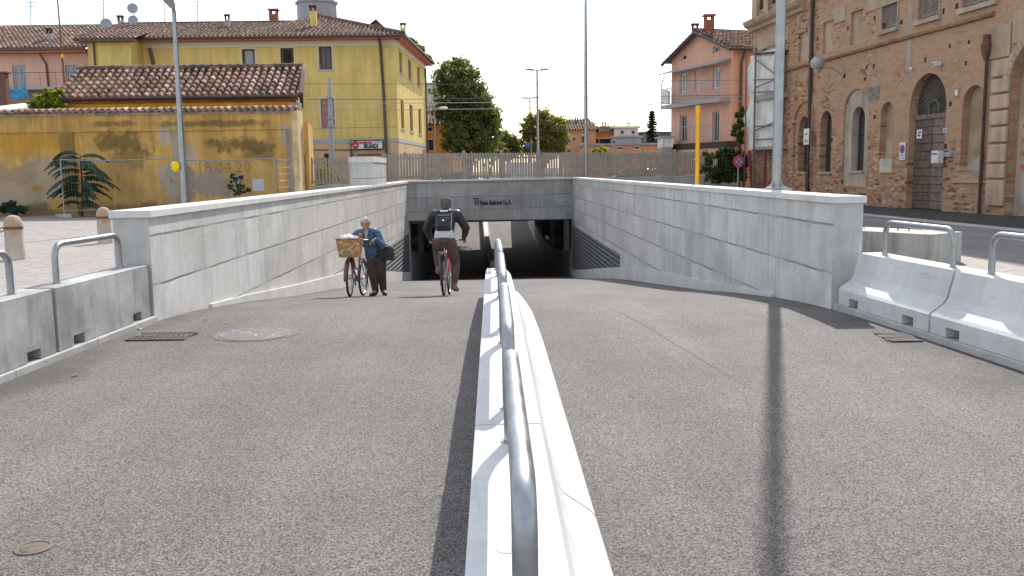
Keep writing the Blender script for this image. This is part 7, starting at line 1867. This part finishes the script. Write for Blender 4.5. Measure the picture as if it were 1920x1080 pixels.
# basket on the bars (a part of the bicycle), open on top with a white load
m = MB(); w0, w1, d0, d1, zb_, zt_ = .17, .215, .12, .155, .70, 1.02; yc = 1.03
def ringq(w, d, z): return [(-w, yc-d, z), (w, yc-d, z), (w, yc+d, z), (-w, yc+d, z)]
lv = [ringq(w0+(w1-w0)*f, d0+(d1-d0)*f, zb_+(zt_-zb_)*f) for f in (0, .25, .5, .75, 1)]
for a, b in zip(lv, lv[1:]):
    for k in range(4): m.face([a[k], a[(k+1)%4], b[(k+1)%4], b[k]])
inn = [ringq(w1-.02, d1-.02, zt_), ringq(w0-.02, d0-.02, zb_+.03)]
for k in range(4): m.face([lv[-1][k], lv[-1][(k+1)%4], inn[0][(k+1)%4], inn[0][k]]); m.face([inn[0][k], inn[0][(k+1)%4], inn[1][(k+1)%4], inn[1][k]])
m.face(inn[1]); m.face(lv[0]); m.v = [MW @ v for v in m.v]; m.build('basket', WICK, wb, recalc=False)
m = MB(); m.tube([VW(-w1, yc-d1, zt_), VW(w1, yc-d1, zt_), VW(w1, yc+d1, zt_), VW(-w1, yc+d1, zt_), VW(-w1, yc-d1, zt_)], .014, 6); m.build('basket_rim', WICK, wb)
m = MB(); rnd = random.Random(9)
for c, r_ in (((.09,yc+.02,1.02),.10), ((.02,yc-.02,1.04),.085), ((-.09,yc+.03,1.02),.075), ((-.03,yc-.04,1.0),.09), ((.13,yc-.03,.99),.06)):
    m2 = MB(); m2.ball(c, r_, 11, 8, (1.1,1,.8)); 
    for v in m2.v: v += Vector((rnd.gauss(0,.009), rnd.gauss(0,.009), rnd.gauss(0,.009)))
    m.add(m2.v, m2.f)
m.v = [MW @ v for v in m.v]; o = m.build('shopping_bag', plain('white plastic bag', (.75,.75,.76), .5, .05), origin=MW @ Vector((0,yc,.95)), smooth=40, weld=False); tag(o, 'white crumpled bag sticking out of the bicycle basket', 'shopping bag')
# her figure, world aligned, standing to the left side of the bike (image right), facing the camera
Yf = 16.75; xf = (708-943.5)/FPX*Yf; zg = zr(Yf)
wo = thing('person', 'grey haired woman in a blue denim jacket bending over to push her bicycle', 'person', (xf, Yf, zg)); MO = TM[wo.name]
gl = MO.inverted() @ VW(.28,.60,1.0)     # bar ends in her frame (bike +x is image left)
gr_ = MO.inverted() @ VW(-.28,.60,1.0)
gL, gR = (gl, gr_) if gl.x < gr_.x else (gr_, gl)
hx = -.165
J = {'pel': (-.02,.02,.80,.105), 'waist': (-.05,-.01,.93,.095), 'chest': (-.10,-.06,1.09,.105), 'upch': (-.13,-.10,1.185,.075), 'neck': (-.15,-.135,1.265,.048), 'skull': (hx,-.165,1.345,.080), 'crown': (hx-.003,-.155,1.40,.070), 'chin': (hx,-.205,1.285,.040), 'nose': (hx-.004,-.262,1.335,.015),
     'shL': (-.31,-.14,1.155,.062), 'elL': (-.50,-.30,1.03,.042), 'wrL': (gL.x+.075, gL.y+.035, gL.z+.055, .027), 'shR': (.035,-.09,1.165,.062), 'elR': (.145,-.20,.94,.044), 'wrR': (gR.x+.085, gR.y+.03, gR.z+.035, .027),
     'hpL': (-.105,.02,.77,.098), 'knL': (-.075,-.03,.43,.060), 'anL': (-.045,.04,.09,.040), 'toL': (-.085,-.10,.045,.034), 'hpR': (.075,.03,.77,.098), 'knR': (.075,.00,.43,.060), 'anR': (.085,.16,.09,.040), 'toR': (.125,.03,.045,.034)}
J['earL'] = (hx-.082,-.155,1.345,.013); J['earR'] = (hx+.082,-.155,1.345,.013)
E = [['pel','waist','chest','upch','neck','skull','crown'], ['skull','chin'], ['skull','nose'], ['skull','earL'], ['skull','earR'], ['upch','shL','elL','wrL'], ['upch','shR','elR','wrR'], ['pel','hpL','knL','anL','toL'], ['pel','hpR','knR','anR','toR']]
hand(J, E, 'wrL', 'L', J['wrL'][:3], (-.6,-.25,-.55), (-.1,-.55,-.8), 1); hand(J, E, 'wrR', 'R', J['wrR'][:3], (-.75,-.25,-.45), (0,-.55,-.8), 1)
skin('body', J, E, SKIN, wo, 'pel', .0055, {'waist': .02, 'chest': .03, 'upch': .035}, 2)
e = J['elL']; wl = J['wrL']; er = J['elR']; wr = J['wrR']
Jk = {'h': (-.02,.02,.76,.142), 'w': (-.05,-.01,.93,.128), 'c': (-.10,-.06,1.09,.130), 'u': (-.13,-.10,1.175,.095), 'col': (-.147,-.13,1.235,.062), 'sL': (-.30,-.11,1.175,.080), 'mL': ((-.30+e[0])/2, (-.11+e[1])/2, (1.175+e[2])/2, .068), 'eL': (*e[:3], .062), 'fL': (*lerp3(e, wl, .55), .052), 'wL': (*lerp3(e, wl, .92), .044),
      'sR': (.035,-.09,1.165,.080), 'mR': ((.035+er[0])/2, (-.09+er[1])/2, (1.165+er[2])/2, .070), 'eR': (*er[:3], .066), 'fR': (*lerp3(er, wr, .5), .055), 'wR': (*lerp3(er, wr, .9), .044)}
skin('denim_jacket', Jk, [['h','w','c','u','col'], ['u','sL','mL','eL','fL','wL'], ['u','sR','mR','eR','fR','wR']], DENIM, wo, 'c', .011, {'h': .055, 'w': .045, 'c': .055, 'u': .08})
Jt = {'p': (-.015,.03,.76,.118), 'L0': (-.095,.02,.72,.105), 'L1': (-.085,-.02,.45,.092), 'L2': (-.06,.01,.25,.074), 'L3': (-.047,.035,.10,.064), 'R0': (.075,.03,.72,.105), 'R1': (.078,.005,.45,.092), 'R2': (.082,.09,.25,.074), 'R3': (.086,.15,.10,.064)}
skin('trousers', Jt, [['p','L0','L1','L2','L3'], ['p','R0','R1','R2','R3']], TROUD, wo, 'p', .012, {'p': .05})
for (ax, ay), (tx, ty) in (((-.045,.03), (-.095,-.15)), ((.085,.14), (.135,-.03))):
    skin('shoe', {'h': (ax, ay+.02, .045, .040), 'm': ((ax+tx)/2, (ay+ty)/2, .042, .040), 't': (tx, ty, .036, .034), 'u': (ax, ay, .085, .040)}, [['u','h','m','t']], SHOEB, wo, 'h', .007, {'t': .012})
m = MB(); rnd = random.Random(5)
for k in range(90):
    a = rnd.uniform(0, 6.28); e_ = rnd.uniform(-.25, 1.5); d = Vector((math.cos(a)*math.cos(e_), math.sin(a)*math.cos(e_), math.sin(e_)))
    if d.y < -.45 and d.z < .45: continue
    m.ball(MO @ (Vector((hx,-.150,1.372)) + d*.078), rnd.uniform(.018,.030), 7, 5)
m.build('hair', HAIRG, wo, smooth=80, weld=False)
head_mesh(wo, MO @ Matrix.Translation((hx,-.165,1.34)) @ Matrix.Rotation(math.pi, 4, 'Z'), SKIN, HAIRG)
m = MB(); c = Vector((hx, -.255, 1.352))
for s in (-1, 1): m.lathe([(.022,-.004),(.022,.004)], (0,0,0), 14, 'Y', MO @ Matrix.Translation(c+Vector((s*.034,.0,0)))); m.tube([MO @ (c+Vector((s*.06,.005,0))), MO @ (c+Vector((s*.082,.09,.01)))], .004, 5)
m.tube([MO @ (c+Vector((-.01,0,.005))), MO @ (c+Vector((.01,0,.005)))], .004, 5); m.build('glasses', plain('tinted lenses', (.16,.10,.08), .25, .1), wo)
m = MB(); m.hexa([MO @ Vector(p) for p in ((-.165,-.222,1.10),(-.135,-.222,1.10),(-.105,-.196,1.255),(-.19,-.196,1.255))], [MO @ Vector(p) for p in ((-.165,-.20,1.10),(-.135,-.20,1.10),(-.105,-.16,1.255),(-.19,-.16,1.255))]); m.build('shirt_collar', plain('patterned beige shirt', (.42,.28,.22), .8, .3, 40), wo)
# her shoulder bag
c = MO @ Vector((.165,-.10,.80)); bg = thing('shoulder_bag', 'black shoulder bag hanging at the woman\'s hip', 'shoulder bag', c); A = Matrix.Translation(c) @ Matrix.Rotation(R(8), 4, 'Y') @ Matrix.Rotation(R(-12), 4, 'Z')
m = MB(); m.hexa([A @ Vector(p) for p in ((-.19,-.06,-.11),(.21,-.06,-.11),(.21,.06,-.11),(-.19,.06,-.11))], [A @ Vector(p) for p in ((-.15,-.035,.13),(.15,-.035,.13),(.15,.035,.13),(-.15,.035,.13))]); m.build('bag_body', LEATHER, bg, bevel=.02)
MB().hexa([A @ Vector(p) for p in ((-.16,-.066,.0),(.17,-.066,.0),(.17,-.058,.0),(-.16,-.058,.0))], [A @ Vector(p) for p in ((-.15,-.045,.135),(.15,-.045,.135),(.15,-.037,.135),(-.15,-.037,.135))]).build('bag_flap', LEATHER, bg)
m = MB(); m.tube([A @ Vector((-.13,0,.12)), MO @ Vector((.02,-.245,1.02)), MO @ Vector((-.01,-.20,1.17)), MO @ Vector((.0,-.10,1.262)), MO @ Vector((.04,.04,1.16)), MO @ Vector((.12,.08,.98)), A @ Vector((.13,.02,.12))], .013, 7); m.build('bag_strap', LEATHER, bg, smooth=60)
# ------------------------------------------------------------------ light, sky, camera
SUN_EL, SUN_AZ = R(42), R(16.8)       # azimuth to the right of straight ahead
sd = Vector((math.sin(SUN_AZ)*math.cos(SUN_EL), math.cos(SUN_AZ)*math.cos(SUN_EL), math.sin(SUN_EL)))
L = bpy.data.lights.new('sun', 'SUN'); L.energy = 4.0; L.angle = R(.5); L.color = (1, .955, .88)
so = bpy.data.objects.new('sun', L); COL.objects.link(so); so.rotation_euler = sd.to_track_quat('Z', 'Y').to_euler(); so.location = (0, 0, 30)
W = bpy.data.worlds.new('World'); SC.world = W; W.use_nodes = True
nt = W.node_tree; bg = nt.nodes['Background']; sk = nt.nodes.new('ShaderNodeTexSky'); sk.sky_type = 'NISHITA'; sk.sun_disc = False
sk.sun_elevation = SUN_EL; sk.sun_rotation = SUN_AZ; sk.dust_density = .6; sk.air_density = 1.2; sk.ozone_density = 1.0; sk.altitude = 50
h = N(nt); tc = h.coord('Generated')
n = h.noise(h.scale(tc, 1, 1, 2.2), 2.1, 6, .6)
cl = h.math('MULTIPLY', h.ramp(n, .38, .64), .75)
nt.links.new(h.mix(cl, sk.outputs[0], (9.6, 9.35, 9.0)), bg.inputs[0]); bg.inputs[1].default_value = .14
cam = bpy.data.cameras.new('camera'); co = bpy.data.objects.new('camera', cam); COL.objects.link(co); SC.camera = co
cam.sensor_width = 36; cam.sensor_fit = 'HORIZONTAL'; cam.lens = FPX/1920*36; cam.clip_start = .05; cam.clip_end = 3000
co.matrix_world = Matrix.Translation(CAMP) @ CAMR.to_4x4()
SC.view_settings.view_transform = 'Standard'; SC.view_settings.look = 'None'; SC.view_settings.exposure = .5; SC.view_settings.gamma = 1
SC.render.film_transparent = False
try:
    SC.cycles.max_bounces = 6; SC.cycles.use_denoising = True
except Exception: pass
